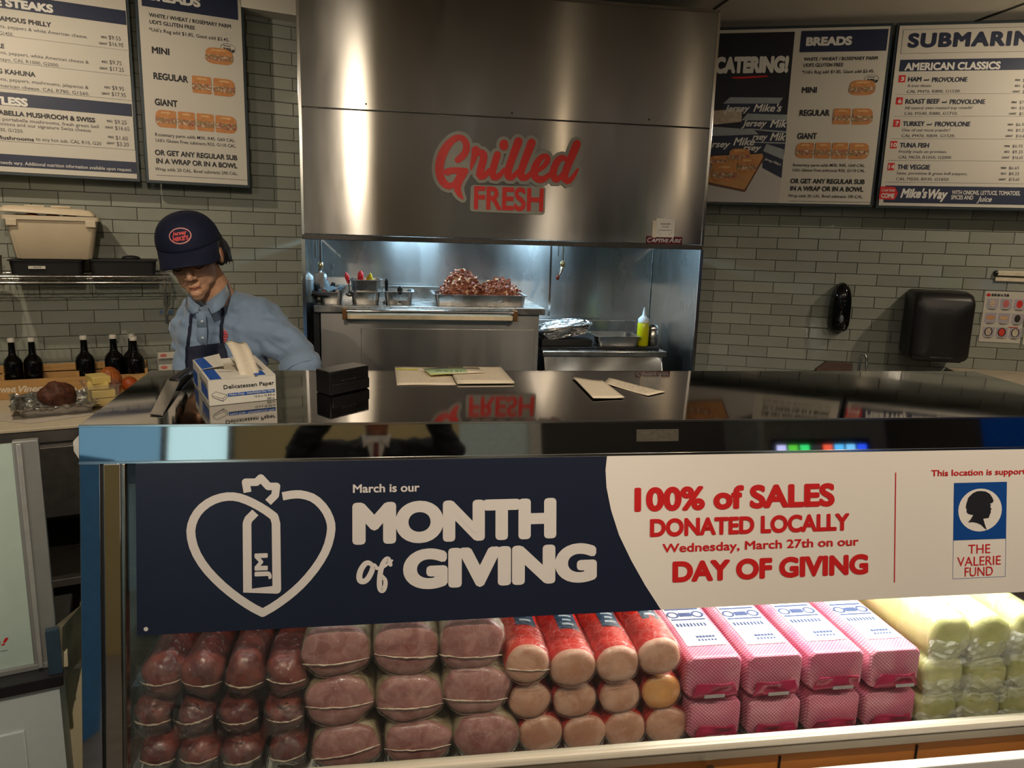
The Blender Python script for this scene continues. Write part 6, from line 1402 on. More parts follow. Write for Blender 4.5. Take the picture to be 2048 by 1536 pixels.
# bins on the shelf
BZ = wz+.0045
def blackbin(label, pxa, pxb, pyt, y0, d, tagw=None, bump_=False):
    a, b = LT.at(pxa, 545, y0), LT.at(pxb, 545, y0); zt_ = LT.at((pxa+pxb)/2, pyt, y0).z; L__ = b.x-a.x
    o = thing('black_bin', label, 'bin', mv(FL.M, (a.x+b.x)/2, y0+d/2, BZ))
    pan('x', None, 0, 0, 0, L__, d, zt_-BZ, M_blackm, .01, .012, par=o)
    MB().box(-L__/2+.012, L__/2-.012, -d/2+.012, d/2-.012, zt_-BZ-.006, zt_-BZ+.002).build('lid', M_blackm, o, bevel=.003)
    if tagw:
        MB().box(-.062, -.005, -d/2-.0006, -d/2+.004, (zt_-BZ)*.42, (zt_-BZ)*.42+.011).build('label_strip', M_board, o)
        t_ = Tx(-d/2-.0012); t_.put('WHITE', -.046, (zt_-BZ)*.42+.003, .028, .0055, .02); t_.build('lettering', M_ink, o)
    if bump_: MB().ell((.03, 0, zt_-BZ+.006), (.036, .03, .012)).build('lid_knob', M_blackm, o)
    return zt_
z1_ = blackbin('black lidded bin with a white strip under the white tub', 14, 172, 521, SO+.02, .2, True)
blackbin('black lidded bin at the right end of the wire shelf', 176, 318, 521, SO+.02, .2, None, True)
# big white tub with lid ajar
TB = SO+.01; a, b = LT.at(16, 519, TB), LT.at(199, 519, TB); zt_ = LT.at(100, 432, TB).z; tz0 = z1_+.004
tu = thing('white_food_tub', 'large cream plastic food tub with its lid ajar on the black bin', 'tub', mv(FL.M, (a.x+b.x)/2, TB+.11, tz0)); L__ = b.x-a.x; Ht = zt_-tz0
M_tubw = mat('cream_tub_plastic', rgb(206, 190, 162), .4, var=.05, scale=8, sub=.1)
mb = MB()
def rbx(hx, hy, z, r=.02): 
    o = []
    for q, (sx, sy) in enumerate(((1, 1), (-1, 1), (-1, -1), (1, -1))):
        for k in range(5): a_ = math.pi/2*q+math.pi/2*k/4; o.append(Vector((sx*(hx-r)+r*math.cos(a_), sy*(hy-r)+r*math.sin(a_), z)))
    return o
mb.rings([rbx(L__/2-.03, .09, 0), rbx(L__/2-.024, .095, .004), rbx(L__/2, .11, Ht-.016), rbx(L__/2+.012, .12, Ht-.016), rbx(L__/2+.012, .12, Ht), rbx(L__/2-.002, .106, Ht), rbx(L__/2-.03, .085, .01)]); mb.build('tub_body', M_tubw, tu, weld=True)
for s_ in (-1, 1): MB().box(s_*(L__/2-.022)-.018, s_*(L__/2-.022)+.018, -.122, -.1, Ht-.04, Ht-.014).build('corner_boss', M_tubw, tu, bevel=.003)
ld = MB(); ld.rings([rbx(L__/2+.008, .12, 0), rbx(L__/2+.008, .12, .006), rbx(L__/2-.008, .106, .022), rbx(L__/2-.04, .08, .026)]); o = ld.build('lid', M_tubw, tu); o.location = (-.012, .01, Ht+.008); o.rotation_euler = (0, R(2), 0)
for x in (-.06, .03): mb = MB(); mb.box(x-.035, x+.035, -.02, .02, Ht+.034, Ht+.041); mb.build('lid_rib', M_tubw, tu, bevel=.002)
for i, (x, c) in enumerate(((-.07, 0), (-.0, 0), (.06, 0))):
    o = thing('bread_roll', ('bread roll at the left gap under the tub lid', 'bread roll at the middle gap under the tub lid', 'bread roll at the right gap under the tub lid')[i], 'bread', tu.matrix_world @ Matrix.Translation((x, -.03, Ht-.012)), 'rolls in the tub')
    mb = MB(); mb.ell((0, 0, 0), (.034, .07, .022)); mb.build('crust', mat('roll_crust', rgb(214, 150, 72), .5, var=.15), o)
a = LT.at(-6, 547, SO+.04); lt = thing('tall_container', 'edge of a tall pale container at the left border of the shelf', 'container', mv(FL.M, a.x-.03, SO+.08, BZ))
MB().lathe([(.04, 0), (.043, .004), (.046, LT.at(0, 513, SO+.04).z-BZ), (.049, LT.at(0, 513, SO+.04).z-BZ+.004)], n=28).build('container_body', mat('pale_container', rgb(150, 146, 132), .4), lt)

# ================================================================== LEFT SIGN STAND ON ITS LEDGE
kO = Yp(120, 1372, 1.60); KF = Fr((kO.x, kO.y, 0), AL); kz = kO.z
KP = lambda x, y, d=0: KF.at(x, y, d)
lg = thing('side_cabinet', 'white panelled cabinet with a thick black ledge at the lower left corner', 'cabinet', KF.M)
lz = KP(100, 1376).z; lx1 = KP(128, 1372).x
MB().box(-.9, lx1, 0, .42, lz-.002, lz+.024).build('black_ledge', mat('black_laminate', rgb(30, 30, 34), .35, var=.08), lg, bevel=.003)
MB().box(-.9, lx1-.01, .01, .42, 0, lz-.004).build('cabinet_body', mat('pale_blue_white', rgb(196, 206, 206), .5, var=.02), lg)
MB().box(-.9, lx1-.08, .004, .012, 0, lz-.09).build('door_panel', mat('pale_blue_white', rgb(196, 206, 206)), lg, bevel=.003)
# brace plates between ledge and case
mb = MB(); P = [KP(103, 1370, .02), KP(103, 1258, .02), KP(168, 1205, .15), KP(168, 1310, .15)]
th_ = Vector((.016, .0, 0)); mb.hexa([tuple(P[0]), tuple(P[0]+Vector((.02, 0, 0))), tuple(P[3]+Vector((.004, .012, 0))), tuple(P[3]), tuple(P[1]), tuple(P[1]+Vector((.02, 0, 0))), tuple(P[2]+Vector((.004, .012, 0))), tuple(P[2])])
bw_ = thing('angled_counter_end', 'dark veined angled counter end beside the case post', 'counter end', KF.M)
MS = mat('veined_dark_stone', rgb(112, 108, 90), .35, var=.35, scale=14); mb.build('angled_plate', MS, bw_)
mb = MB(); mb.box(P[3].x, P[3].x+.05, P[3].y, P[3].y+.02, P[3].z-.03, P[2].z-.005); mb.build('return_plate', MS, bw_, bevel=.001)
mb = MB(); a = KP(103, 1370, .02); mb.box(a.x-.002, a.x+.024, .012, .03, a.z, KP(103, 1258, .02).z); mb.build('blue_edge', mat('slate_edge', rgb(50, 70, 86), .35), bw_, bevel=.001)
mb = MB(); mb.box(P[3].x-.045, P[3].x+.02, P[3].y+.0, P[3].y+.02, .1, P[3].z-.03); mb.build('cream_post', mat('cream_post', rgb(214, 202, 170), .5, var=.03), bw_)
ss = thing('sign_stand', 'grey aluminium framed sign with pale face standing on the ledge', 'sign', KF.M)
x0_, x1_ = (KP(58, 1100, .06).x), (KP(150, 1200, .06).x); s_t = KP(85, 876, .06); s_b = KP(85, 1342, .06)
xa_ = (KP(10, 880, .06).x+KP(82, 1335, .06).x)/2; xb_ = (KP(46, 880, .06).x+KP(150, 1335, .06).x)/2
MB().box(xa_-.0, xb_, .05, .07, lz+.025, s_t.z).build('frame_upright', mat('aluminium', rgb(150, 152, 150), .35, .3, .04), ss, bevel=.003)
MB().box(xa_+.008, xa_+.018, .042, .05, lz+.028, s_t.z-.004).build('frame_ridge', mat('aluminium_light', rgb(176, 178, 176), .3, .3), ss, bevel=.002)
MB().box(xa_-.6, xa_+.0, .056, .064, lz+.03, s_t.z-.006).build('sign_face', mat('pale_teal_face', rgb(186, 206, 196), .3, var=.03), ss)
MB().box(xa_-.6, xb_+.004, .045, .075, lz+.024, lz+.036).build('frame_foot', mat('aluminium', rgb(150, 152, 150)), ss, bevel=.002)
t_ = Tx(.0554); SF = Fr(KF.M @ Vector((0, .056, 0)), AL)
a, b = SF.xz(-46, 1300), SF.xz(18, 1288); t_.put('in!', b[0]-.045, a[1], .045, .016, .03, .3); t_.build('lettering', M_red, ss, 'red script words')
t_ = Tx(.0554); a = SF.xz(-20, 1308); t_.put('.com', SF.xz(16, 1304)[0]-.02, a[1], .02, .004, 0); t_.build('small_print', M_grayink, ss)
cl = thing('white_clip', 'small white clip on the black ledge beside the sign frame', 'clip', KF.M)
a = KP(91, 1362, .03); MB().box(xb_+.006, xb_+.018, .03, .05, lz+.0245, lz+.06).build('clip_body', mat('clip_white', rgb(206, 196, 170), .4), cl, bevel=.002)
rj = thing('red_bag', 'red crumpled bag behind the post at the lower left', 'bag', tuple(Yp(196, 1450, 1.85)))
mb = MB(); mb.ell((0, 0, 0), (.05, .06, .14)); mb.jitter(.02, 18); mb.build('bag_body', mat('red_bag', rgb(180, 30, 40), .35, var=.2), rj)
# ================================================================== PEOPLE
def remesh(mb, vox, smooth=2, name='body', m=None, parent=None, M=None, fn=None):
    """union of overlapping volumes grown into one continuous skin"""
    me = bpy.data.meshes.new('tmp'); bmesh.ops.recalc_face_normals(mb.bm, faces=mb.bm.faces); mb.bm.to_mesh(me); mb.bm.free()
    o = bpy.data.objects.new('tmp', me); COL.objects.link(o)
    md = o.modifiers.new('r', 'REMESH'); md.mode = 'VOXEL'; md.voxel_size = vox; md.use_smooth_shade = True
    ms = o.modifiers.new('s', 'SMOOTH'); ms.factor = .5; ms.iterations = smooth
    bpy.context.view_layer.update(); dg = bpy.context.evaluated_depsgraph_get()
    me2 = bpy.data.meshes.new_from_object(o.evaluated_get(dg)); bpy.data.objects.remove(o); bpy.data.meshes.remove(me)
    if fn:
        nr = [Vector(n.vector) for n in me2.vertex_normals]; cs = [Vector(v.co) for v in me2.vertices]
        me2.vertices.foreach_set('co', [k for c, n in zip(cs, nr) for k in fn(c, n)]); me2.update()
    me2.name = name; me2.polygons.foreach_set('use_smooth', [True]*len(me2.polygons)); me2.materials.clear(); me2.materials.append(m)
    r = bpy.data.objects.new(name, me2); COL.objects.link(r); r.parent = parent; return r
def cap_(mb, a, b, ra, rb, n=16):
    a, b = Vector(a), Vector(b); mb.ell(a, (ra, ra, ra), seg=n, rg=10); mb.ell(b, (rb, rb, rb), seg=n, rg=10); mb.tube([a, b], [ra, rb], n)
def limb(mb, pts, rs):
    for (a, b), (ra, rb) in zip(zip(pts, pts[1:]), zip(rs, rs[1:])): cap_(mb, a, b, ra, rb)
def hand(mb, wrist, d, nrm, s=1, curl=.5, side=1):
    """palm with four unequal bent fingers and a thumb leaving its side"""
    d = Vector(d).normalized(); nrm = (Vector(nrm)-d*Vector(nrm).dot(d)).normalized(); x = d.cross(nrm)*side; W = Vector(wrist)
    M = Matrix((x, d, nrm)).transposed(); mb.ell(W+d*.045*s, (.040*s, .052*s, .016*s), M)
    cap_(mb, W-d*.01, W+d*.02*s, .024*s, .026*s)
    for i, (off, L_) in enumerate(((-.030, .066), (-.010, .078), (.011, .073), (.031, .058))):
        p = W+d*.082*s+x*off*s; dd = d.copy(); r_ = .0092*s
        for k, f in enumerate((.45, .32, .23)):
            c = curl*(k+.4)*.55; dd = (d*math.cos(c)-nrm*math.sin(c)).normalized(); q = p+dd*L_*f*s; cap_(mb, p, q, r_, r_*.9, 8); p = q; r_ *= .9
    p = W+d*.022*s-x*.030*s; q = p+(d*.5-x*.7-nrm*.35).normalized()*.04*s; t = q+(d*.85-x*.2-nrm*.4).normalized()*.032*s
    cap_(mb, p, q, .0135*s, .011*s, 8); cap_(mb, q, t, .0105*s, .0085*s, 8)
def head_vol(mb, T, s=1):
    """T maps head space (face towards -y, up z, person's left +x) to world"""
    R3 = T.to_3x3(); f = lambda *p: T @ Vector(p)
    E = lambda c, r: mb.ell(f(*c), tuple(k*s for k in r), R3.normalized() if 0 else R3.to_quaternion().to_matrix(), seg=24, rg=16)
    E((0, .012, .035), (.077, .095, .088)); E((0, -.022, -.03), (.060, .067, .080)); E((0, -.05, -.085), (.036, .034, .03)); E((0, -.074, -.104), (.02, .018, .017))
    for x in (-1, 1):
        E((.037*x, -.058, -.024), (.020, .022, .017)); E((.036*x, -.020, -.068), (.019, .046, .022)); E((.029*x, -.083, .013), (.023, .011, .009))
        E((.031*x, -.079, -.006), (.0165, .0125, .0105)); E((.079*x, .012, -.014), (.009, .017, .029)); E((.012*x, -.099, -.039), (.0072, .009, .0065)); E((.082*x, .02, -.002), (.006, .014, .016))
    cap_(mb, f(0, -.089, .006), f(0, -.112, -.034), .0075*s, .0095*s); E((0, -.109, -.037), (.0095, .010, .008))
    E((0, -.086, -.066), (.020, .010, .0055)); E((0, -.084, -.075), (.017, .010, .006)); E((0, -.085, -.092), (.02, .014, .012))
M_skin = mat('skin', rgb(214, 166, 134), .5, var=.05, scale=40, sub=.15); M_skin2 = mat('skin_ruddy', rgb(170, 110, 84), .5, var=.05, scale=40)
M_lip = mat('lip', rgb(168, 104, 86), .4, var=.05); M_hair = mat('black_hair', rgb(22, 17, 15), .45, var=.3, scale=120, bump=.6, bscale=200)
M_shirt = mat('pale_blue_shirt', rgb(136, 160, 190), .75, var=.05, scale=14, bump=.2, bscale=400, sheen=.3)
M_apron = mat('navy_apron', rgb(24, 30, 56), .7, var=.08); M_cap = mat('navy_cap', rgb(22, 28, 56), .75, var=.08, scale=60, bump=.2, bscale=500)
M_trouser = mat('dark_trousers', rgb(30, 30, 36), .8, var=.08); M_shoe = mat('black_shoe', rgb(16, 16, 18), .4)
P3 = lambda px, py, y: Yp(px, py, y)
wk = thing('person', 'person behind the case in navy cap, apron and light blue shirt, looking down', 'person', (P3(430, 700, 2.52).x, 2.52, 0))
WO = Vector(wk.location)
hc = P3(388, 522, 2.42)
upv = Vector((-.16, -.30, .93)).normalized(); fwd = Vector((-.40, -.80, -.38)); fwd = (fwd-upv*fwd.dot(upv)).normalized(); lf = upv.cross(-fwd).normalized()*1
# columns: x = person's left, y = back (opposite face), z = up
xax = (-fwd).cross(upv)*-1
yax = -fwd; xax = yax.cross(upv).normalized()
HS_ = .975
T = Matrix(((.9858, -.0781, -.1485, -.6095), (.0285, .9502, -.3103, 2.4249), (.1654, .3017, .939, 1.5378), (0, 0, 0, 1))) @ Matrix.Scale(HS_, 4)
T = Matrix.Translation(-WO) @ T
L_ = lambda px, py, y: P3(px, py, y)-WO
shL, shR = L_(517, 640, 2.50), L_(402, 652, 2.46); nk = L_(432, 596, 2.50); ch1 = L_(428, 700, 2.52); ch0 = L_(440, 640, 2.52)
elL, wrL = L_(590, 705, 2.44), L_(603, 775, 2.36); elR, wrR = L_(372, 790, 2.40), L_(400, 840, 2.30)
pel = Vector((.02, .10, .98)); wa = Vector((.01, .06, 1.12))
hip = [Vector((-.08, .10, .92)), Vector((.11, .12, .92))]; kn_ = [Vector((-.09, .04, .5)), Vector((.13, .10, .5))]; an_ = [Vector((-.09, .09, .09)), Vector((.14, .16, .09))]
mb = MB(); head_vol(mb, T, HS_)
cap_(mb, T @ Vector((0, .03, -.05)), nk, .056, .06)
limb(mb, [shL, elL, wrL], [.05, .04, .028]); limb(mb, [shR, elR, wrR], [.05, .04, .028])
mb.ell(ch0+Vector((0, .01, -.04)), (.14, .09, .13)); mb.ell(wa, (.12, .085, .16)); mb.ell(pel, (.14, .1, .12)); cap_(mb, nk, ch0, .06, .08)
for i in (0, 1): limb(mb, [hip[i], kn_[i], an_[i]], [.082, .056, .04]); mb.ell(an_[i]+Vector((-.01, -.06, -.05)), (.038, .11, .03))
hand(mb, wrL, (wrL-elL)+Vector((0, -.03, 0)), (0, .6, .6), 1, .7, -1); hand(mb, wrR, (wrR-elR)+Vector((.03, -.05, .02)), (0, .6, .6), 1, .7, 1)
remesh(mb, .0034, 9, 'body', M_skin, wk)
# mouth, brows, lashes
R3 = T.to_quaternion().to_matrix()
def hp(name, fn, m, **k): mb = MB(); fn(mb); return mb.build(name, m, wk, **k)
tf = lambda *p: T @ Vector(p)
hp('lip', lambda mb: mb.tube([tf(-.019, -.0895, -.0715), tf(-.01, -.0950, -.0695), tf(0, -.0962, -.0705), tf(.01, -.0950, -.0695), tf(.019, -.0895, -.0715)], [.0008, .0020, .0022, .0020, .0008], 8), M_lip)
hp('lip', lambda mb: mb.tube([tf(-.016, -.089, -.0745), tf(0, -.0948, -.077), tf(.016, -.089, -.0745)], [.0008, .0026, .0008], 8), M_lip)
for x in (-1, 1):
    hp('eyebrow', lambda mb: mb.tube([tf(.012*x, -.0945, .017), tf(.03*x, -.0945, .0225), tf(.048*x, -.083, .018)], [.003, .0042, .002], 8), M_hair)
    hp('eyelash', lambda mb: mb.tube([tf(.017*x, -.0905, -.0105), tf(.031*x, -.0925, -.0135), tf(.046*x, -.0835, -.0105)], [.0012, .0026, .0012], 6), M_hair)
    hp('ear_hollow', lambda mb: mb.ell(tf(.0885*x, .008, -.010), (.002, .008, .014), R3), M_skin2)
# hair under the cap
mb = MB()
for x in (-1, 1):
    mb.ell(tf(.072*x, .0, .03), (.015, .04, .034), R3); mb.ell(tf(.07*x, .05, .0), (.024, .045, .06), R3); mb.ell(tf(.077*x, -.022, .012), (.006, .012, .028), R3)
mb.ell(tf(0, .085, -.0), (.07, .038, .075), R3); mb.ell(tf(.0, .082, -.052), (.05, .03, .03), R3)
rnd = random.Random(2)
for i in range(46):
    x = rnd.uniform(-.085, .085); mb.tube([tf(x, .07+rnd.uniform(0, .03), .0), tf(x*1.06, .10+rnd.uniform(-.01, .015), -.04), tf(x*1.1, .105+rnd.uniform(-.01, .02), -.075+rnd.uniform(-.015, .01))], [.009, .007, .001], 6)
for s_ in (-1, 1):
    for i in range(14): y = rnd.uniform(.03, .09); mb.tube([tf(.083*s_, y, .01), tf(.094*s_, y+.008, -.025), tf(.092*s_, y+.014+rnd.uniform(0, .01), -.055-rnd.uniform(0, .015))], [.008, .006, .001], 6)
remesh(mb, .0035, 1, 'hair', M_hair, wk)
# cap
mb = MB(); nu, nv = 40, 16
def capf(u, v):
    a = 2*math.pi*u; e = math.pi/2*v; c = Vector((0, .010, .042)); rx, ry, rz = .092, .110, .086
    zz = rz*math.sin(e)*(1.0+.06*math.sin(e)); k = math.cos(e)**.8
    front = max(0, -math.sin(a)); kk = 1+.05*front*math.sin(2*e)
    return tf(c.x+rx*k*math.cos(a)*kk, c.y+ry*k*math.sin(a)*kk, c.z+zz+.010*front*math.sin(2*e)-.012*max(0, math.sin(a))*math.cos(e))
mb.grid(capf, nu, nv); mb.build('cap_crown', M_cap, wk, weld=True, sharp=80, solid=.004)
mb = MB()
def brim(u, v):
    a = math.pi*(1.12+.76*u); r0 = Vector((.092*math.cos(a), .010+.110*math.sin(a), .046)); out = Vector((math.cos(a)*.55, -1, 0)).normalized(); Lb = .060*math.sin(math.pi*min(1, max(0, (u-.0))))**.55
    x = r0.x+out.x*Lb*v*.35; y = r0.y-Lb*v; z = r0.z+.004-.024*v-.32*(x*x/.09)*v*1.1-.006
    return tf(x, y, z)
mb.grid(brim, 26, 10); mb.build('cap_brim', M_cap, wk, weld=True, sharp=80, solid=.004)
hp('cap_button', lambda mb: mb.ell(tf(0, .010, .133), (.008, .008, .005), R3), M_cap)
for k in range(6):
    a = math.pi/3*k+math.pi/2; hp('cap_seam', lambda mb: mb.tube([capf((a/(2*math.pi)) % 1, v/12)*1.0 for v in range(0, 12)], .0012, 5), mat('cap_seam_thread', rgb(34, 42, 76), .8))
def on_cap(du, dv, lift=.0025):   # du,dv metres around front centre
    a = math.pi*1.5+du/.1; e = .62+dv/.1; p = capf(a/(2*math.pi) % 1, e/(math.pi/2)); c = tf(0, .01, .03); return p+(p-c).normalized()*lift
M_patch = mat('emblem_pink', rgb(232, 160, 160), .6); M_patchr = mat('emblem_red', rgb(226, 86, 92), .6)
mb = MB()
def oval(mb, rx, rz, t, lift, f=on_cap, ox=0, oz=0):
    for i in range(28):
        a, b = 2*math.pi*i/28, 2*math.pi*(i+1)/28
        mb.face([f(ox+rx*math.cos(a), oz+rz*math.sin(a), lift), f(ox+rx*math.cos(b), oz+rz*math.sin(b), lift), f(ox+(rx-t)*math.cos(b), oz+(rz-t)*math.sin(b), lift), f(ox+(rx-t)*math.cos(a), oz+(rz-t)*math.sin(a), lift)])
EX, EZ = .006, -.012
oval(mb, .036, .024, .0035, .003, ox=EX, oz=EZ); mb.build('cap_emblem_ring', M_patch, wk)
mb = MB(); rnd = random.Random(5)
def glyph_on(mb, s_, f, w, h, oz, off=.05, shear=.15, ox=0):
    vs, fs, a, b = glyphs(s_, off, shear, 1); ch = caph(off); V = [mb.bm.verts.new(f(ox+(v.x-a)/(b-a)*w-w/2, oz+v.y/ch*h, .0034)) for v in vs]
    for q in fs:
        try: mb.bm.faces.new([V[i] for i in q])
        except ValueError: pass
glyph_on(mb, 'Jersey', on_cap, .048, .013, EZ+.002, ox=EX); glyph_on(mb, "MIKE'S", on_cap, .05, .012, EZ-.014, ox=EX); mb.build('cap_emblem_letters', M_patchr, wk, smooth=False)
# shirt
def folds(v, n):
    q = v*9; k = noise.noise(Vector((q.x*1.2+q.z*.8, q.y, q.z*2.0)))*.015+noise.noise(Vector((q.x*3+q.z*2, q.y*2, q.z*4.5)))*.0075
    return v+n*k
mb = MB(); 
limb(mb, [shL, elL, L_(601, 724, 2.40)], [.070, .058, .056]); cap_(mb, L_(598, 726, 2.41), L_(604, 741, 2.39), .060, .058)
limb(mb, [shR, elR, wrR.lerp(elR, .6)], [.066, .054, .048])
mb.ell(ch0+Vector((.0, .01, -.05)), (.158, .105, .15)); mb.ell(wa+Vector((0, 0, .0)), (.142, .105, .19)); mb.ell(pel, (.155, .115, .12))
cap_(mb, shL.lerp(nk, .15), nk+Vector((0, .015, -.045)), .070, .060); cap_(mb, shR.lerp(nk, .15), nk+Vector((0, .015, -.045)), .064, .06); cap_(mb, shL, L_(470, 720, 2.5), .075, .09); mb.ell(nk+Vector((0, .012, -.02)), (.066, .066, .03))
remesh(mb, .0045, 3, 'shirt', M_shirt, wk, fn=folds)
# rolled cuff
mb = MB(); a, b = L_(597, 722, 2.41), L_(606, 746, 2.385); mb.tube([a, a.lerp(b, .12), a.lerp(b, .5), a.lerp(b, .9), b, b.lerp(a, .1)], [.062, .0665, .066, .065, .060, .05], 26); 
for v in mb.bm.verts: v.co += Vector((1, 1, 0))*.003*noise.noise(v.co*40)
mb.build('rolled_cuff', M_shirt, wk)
# collar wings
def coll(pts, nm='collar'):
    mb = MB(); n = len(pts)//2
    for i in range(n-1): mb.face([pts[i], pts[i+1], pts[n+i+1], pts[n+i]])
    mb.build(nm, M_shirt, wk, weld=True, solid=.004, sharp=60)
up_ = [L_(*p) for p in ((455, 566, 2.475), (445, 580, 2.43), (428, 594, 2.40), (412, 606, 2.385))]
lo_ = [L_(*p) for p in ((461, 586, 2.455), (448, 612, 2.38), (436, 622, 2.365), (424, 628, 2.36))]
coll(up_+lo_)
up_ = [L_(*p) for p in ((376, 588, 2.46), (380, 596, 2.41), (392, 606, 2.385), (400, 612, 2.38))]
lo_ = [L_(*p) for p in ((371, 612, 2.44), (378, 620, 2.39), (386, 628, 2.365), (396, 624, 2.362))]
coll(up_+lo_)
mb = MB(); pl = [L_(*p) for p in ((401, 622, 2.366), (404, 655, 2.366), (404, 700, 2.39))]
for a, b in zip(pl, pl[1:]): mb.face([a+Vector((-.014, 0, 0)), a+Vector((.014, 0, 0)), b+Vector((.014, 0, 0)), b+Vector((-.014, 0, 0))])
mb.build('button_placket', M_shirt, wk, solid=.002)
for p in ((404, 643, 2.360), (405, 676, 2.375)): mb = MB(); mb.ell(L_(*p), (.0045, .002, .0045)); mb.build('button', mat('shirt_button', rgb(200, 214, 226), .3), wk)
# apron: bib follows the shirt front by ray casting onto it
shirt = [c for c in wk.children if c.name.startswith('shirt')][0]
bpy.context.view_layer.update()
def hitp(px, py, lift=.006):
    d = (Yp(px, py, 2.4)-CAM).normalized(); o_ = CAM-WO
    ok, loc, nrm, _ = shirt.ray_cast(o_, d)
    return (loc+nrm*lift-d*.002) if ok else L_(px, py, 2.42)
mb = MB(); mb.grid(lambda u, v: hitp(*(Vector((374, 694)).lerp(Vector((449, 683)), u)*(1-v)+Vector((372, 770)).lerp(Vector((470, 760)), u)*v), .007), 12, 10); mb.build('apron', M_apron, wk, solid=.003)
def strap(pts, wpx=7):
    mb = MB(); fine = []
    for a, b in zip(pts, pts[1:]): fine += [(a[0]+(b[0]-a[0])*k/5, a[1]+(b[1]-a[1])*k/5) for k in range(5)]
    fine.append(pts[-1]); lf_ = lambda y: .007+max(0, min(.016, (640-y)*.0004)); L0 = [hitp(x-wpx/2, y, lf_(y)) for x, y in fine]; R0 = [hitp(x+wpx/2, y, lf_(y)) for x, y in fine]
    for i in range(len(fine)-1): mb.face([L0[i], R0[i], R0[i+1], L0[i+1]])
    mb.build('apron_strap', M_apron, wk, solid=.003, weld=True)
strap([(449, 598), (448, 603), (446, 610), (443, 650), (444, 688)]); strap([(385, 632), (381, 655), (379, 675), (377, 696)], 5)
mb = MB(); c_ = (448, 672)
for i in range(20):
    a, b = 2*math.pi*i/20, 2*math.pi*(i+1)/20; f_ = lambda r, A: hitp(c_[0]+r*8*math.cos(A), c_[1]+r*12*math.sin(A), .0035); mb.face([f_(1, a), f_(1, b), f_(.75, b), f_(.75, a)])
for dy in (-5, 0, 5): mb.face([hitp(c_[0]-6, c_[1]+dy-1.5, .0035), hitp(c_[0]+6, c_[1]+dy-2.5, .0035), hitp(c_[0]+6, c_[1]+dy+1, .0035), hitp(c_[0]-6, c_[1]+dy+1.5, .0035)])
mb.build('chest_emblem', M_patchr, wk)
mb = MB()
for i in (0, 1): limb(mb, [hip[i], kn_[i], an_[i]+Vector((0, 0, .02))], [.095, .072, .058])
mb.ell(pel+Vector((0, 0, -.03)), (.15, .112, .1)); remesh(mb, .008, 3, 'trousers', M_trouser, wk)
for i in (0, 1): mb = MB(); mb.ell(an_[i]+Vector((-.01, -.06, -.045)), (.048, .13, .042)); mb.build('shoe', M_shoe, wk)

# customer behind the camera (seen mirrored in the steel band)
cu = thing('person', 'customer in dark coat, white collar and red tie, mirrored in the steel band', 'person', (-.09, -.36, 0))
mb = MB(); hT = Matrix.Translation((0, 0, 1.545)) @ Matrix.Rotation(math.pi, 4, 'Z'); head_vol(mb, hT)
cap_(mb, (0, 0, 1.5), (0, 0, 1.38), .052, .055); mb.ell((0, 0, 1.25), (.16, .1, .18)); mb.ell((0, 0, 1.0), (.14, .1, .2)); mb.ell((0, 0, .88), (.16, .11, .12))
AR_ = {}
for s_ in (-1, 1):
    sh_, el_, wr_ = Vector((.19*s_, 0, 1.36)), Vector((.36*s_, .12, 1.36)), Vector((.17*s_+.03, .25, 1.68)); AR_[s_] = (sh_, el_, wr_)
    limb(mb, [sh_, el_, wr_], [.055, .042, .03]); hand(mb, wr_, (-.25*s_, .1, .25), (0, -1, .3), .95, .5, s_)
    limb(mb, [(.09*s_, 0, .85), (.1*s_, .01, .48), (.1*s_, -.02, .08)], [.085, .058, .042]); mb.ell((.1*s_, .05, .04), (.04, .12, .035))
remesh(mb, .007, 2, 'body', M_skin2, cu)
mb = MB(); mb.ell((0, .01, 1.2), (.205, .135, .26)); mb.ell((0, .01, .95), (.19, .14, .25)); mb.ell((0, 0, .75), (.2, .145, .16))
for s_ in (-1, 1): limb(mb, [AR_[s_][0], AR_[s_][1], AR_[s_][1].lerp(AR_[s_][2], .85)], [.082, .066, .05]); cap_(mb, AR_[s_][0], (.07*s_, .0, 1.385), .072, .05)
M_coat = mat('navy_black_coat', rgb(22, 28, 36), .7, var=.1, bump=.3, bscale=60)
remesh(mb, .009, 3, 'coat', M_coat, cu, fn=folds)
mb = MB(); mb.face([(-.055, .10, 1.44), (.055, .10, 1.44), (.0, .165, 1.24)]); mb.build('shirt_front', M_white, cu, solid=.004)
for s_ in (-1, 1): mb = MB(); mb.face([(.01*s_, .11, 1.42), (.07*s_, .08, 1.45), (.06*s_, .13, 1.38)]); mb.build('collar', M_white, cu, solid=.006)
mb = MB(); mb.tube([(0, .115, 1.40), (0, .15, 1.36), (0, .17, 1.22)], [.014, .012, .022], 8); mb.build('tie', mat('dark_red_tie', rgb(110, 20, 30), .5), cu)
mb = MB(); mb.ell((0, -.02, 1.60), (.083, .1, .075)); mb.build('hair', M_hair, cu)
mb = MB()
for s_ in (-1, 1): limb(mb, [(.09*s_, 0, .85), (.1*s_, .01, .48), (.1*s_, -.02, .10)], [.1, .075, .06])
remesh(mb, .01, 2, 'trousers', M_trouser, cu)
for s_ in (-1, 1): mb = MB(); mb.ell((.1*s_, .05, .045), (.046, .135, .042)); mb.build('shoe', M_shoe, cu)
cu.scale = (.94, .94, .94)
ph = thing('phone', 'black phone held up by the customer behind the view', 'phone', (0, -.06, 1.60))
MB().box(-.075, .075, -.006, .006, -.035, .035).build('phone_body', M_black, ph, bevel=.003)

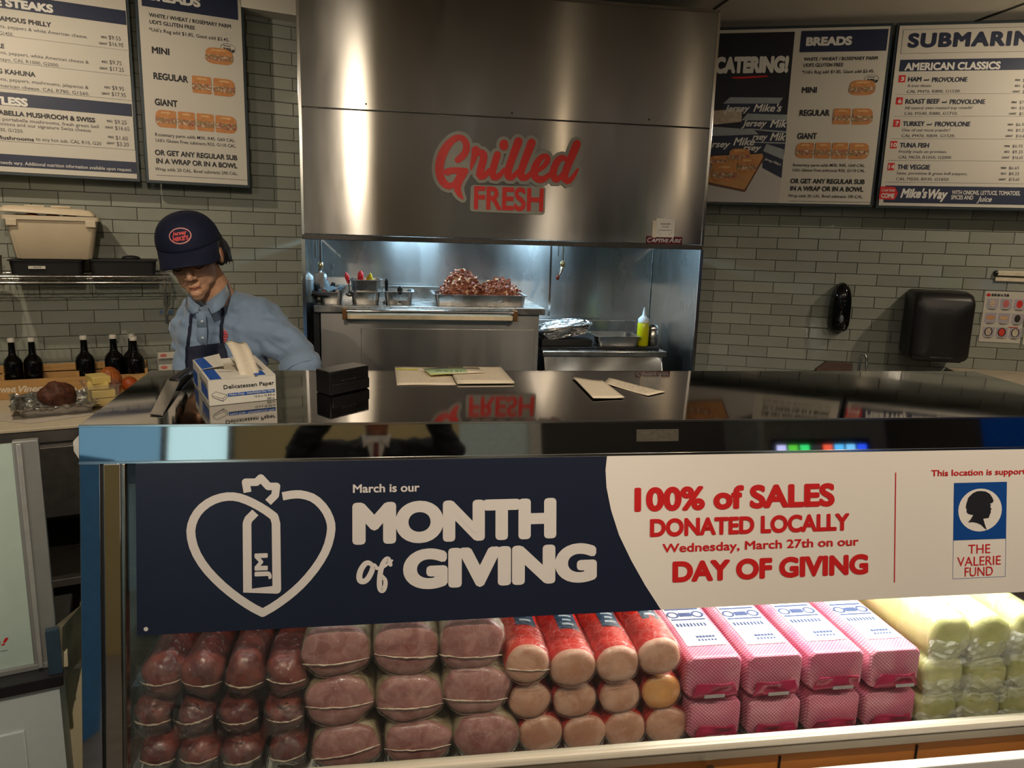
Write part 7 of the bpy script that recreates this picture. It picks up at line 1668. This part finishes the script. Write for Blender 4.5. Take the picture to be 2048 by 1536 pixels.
# ------------------------------------------------------------------ pieces that belong to a part become its sub-parts
SUBS = {'wrap_seam': 'cut_face', 'paper_label': ('casing', 'ham_body'), 'label_print': ('casing', 'ham_body'), 'pale_tab': 'folded_film', 'cap_button': 'cap_crown', 'cap_seam': 'cap_crown', 'cap_emblem_ring': 'cap_crown', 'cap_emblem_letters': 'cap_crown', 'cap_brim': 'cap_crown',
    'button': 'shirt', 'collar': 'shirt', 'button_placket': 'shirt', 'rolled_cuff': 'shirt', 'chest_emblem': 'shirt', 'apron_strap': 'apron', 'eyebrow': 'body', 'eyelash': 'body', 'lip': 'body', 'ear_hollow': 'body', 'lid_rib': 'lid', 'lid_knob': 'lid', 'corner_boss': 'tub_body',
    'rivet': 'upper_panel', 'lamp_lens': 'lamp_housing', 'lamp_tube': 'lamp_housing', 'handle_guard': 'handle_bar', 'handle_bracket': 'handle_bar', 'lower_plate': 'x', 'push_window': 'housing', 'emblem_dimple': 'housing', 'push_bar_edge': 'housing', 'slot_edge': 'paper_slot', 'glue_residue': 'front_fascia', 'fascia_bead': 'front_fascia', 'silhouette': 'emblem_field', 'emblem_oval': 'emblem_field',
    'sandwich_filling': 'printed_sheet', 'sandwich_bread': 'printed_sheet', 'sandwich_base': 'printed_sheet', 'bread_highlight': 'printed_sheet', 'header_band': 'printed_sheet', 'label_strip': 'tray_body', 'crust_ridge': 'body', 'kick_panel_joint': 'kick_panel', 'bumper_bracket': 'bumper_board', 'picture_food': 'sheet', 'picture_tub': 'sheet', 'picture': 'sheet', 'speaker_hole': 'housing', 'key_row': 'housing', 'zigzag_truss': 'edge_rail', 'blue_band': 'front_panel', 'bracket_post': 'wall_plate', 'leaflet_print': 'leaflet'}
for r_ in [o for o in COL.objects if o.parent is None]:
    kids = list(r_.children); by = {}
    for k in kids: by.setdefault(k.name.split('.')[0], []).append(k)
    for k in kids:
        t_ = SUBS.get(k.name.split('.')[0])
        for nm in ((t_,) if isinstance(t_, str) else (t_ or ())):
            if nm in by:
                p_ = by[nm][min(len(by[nm])-1, by[k.name.split('.')[0]].index(k))]; k.parent = p_; ml = k.matrix_basis.copy(); k.matrix_basis = p_.matrix_basis.inverted() @ ml; break
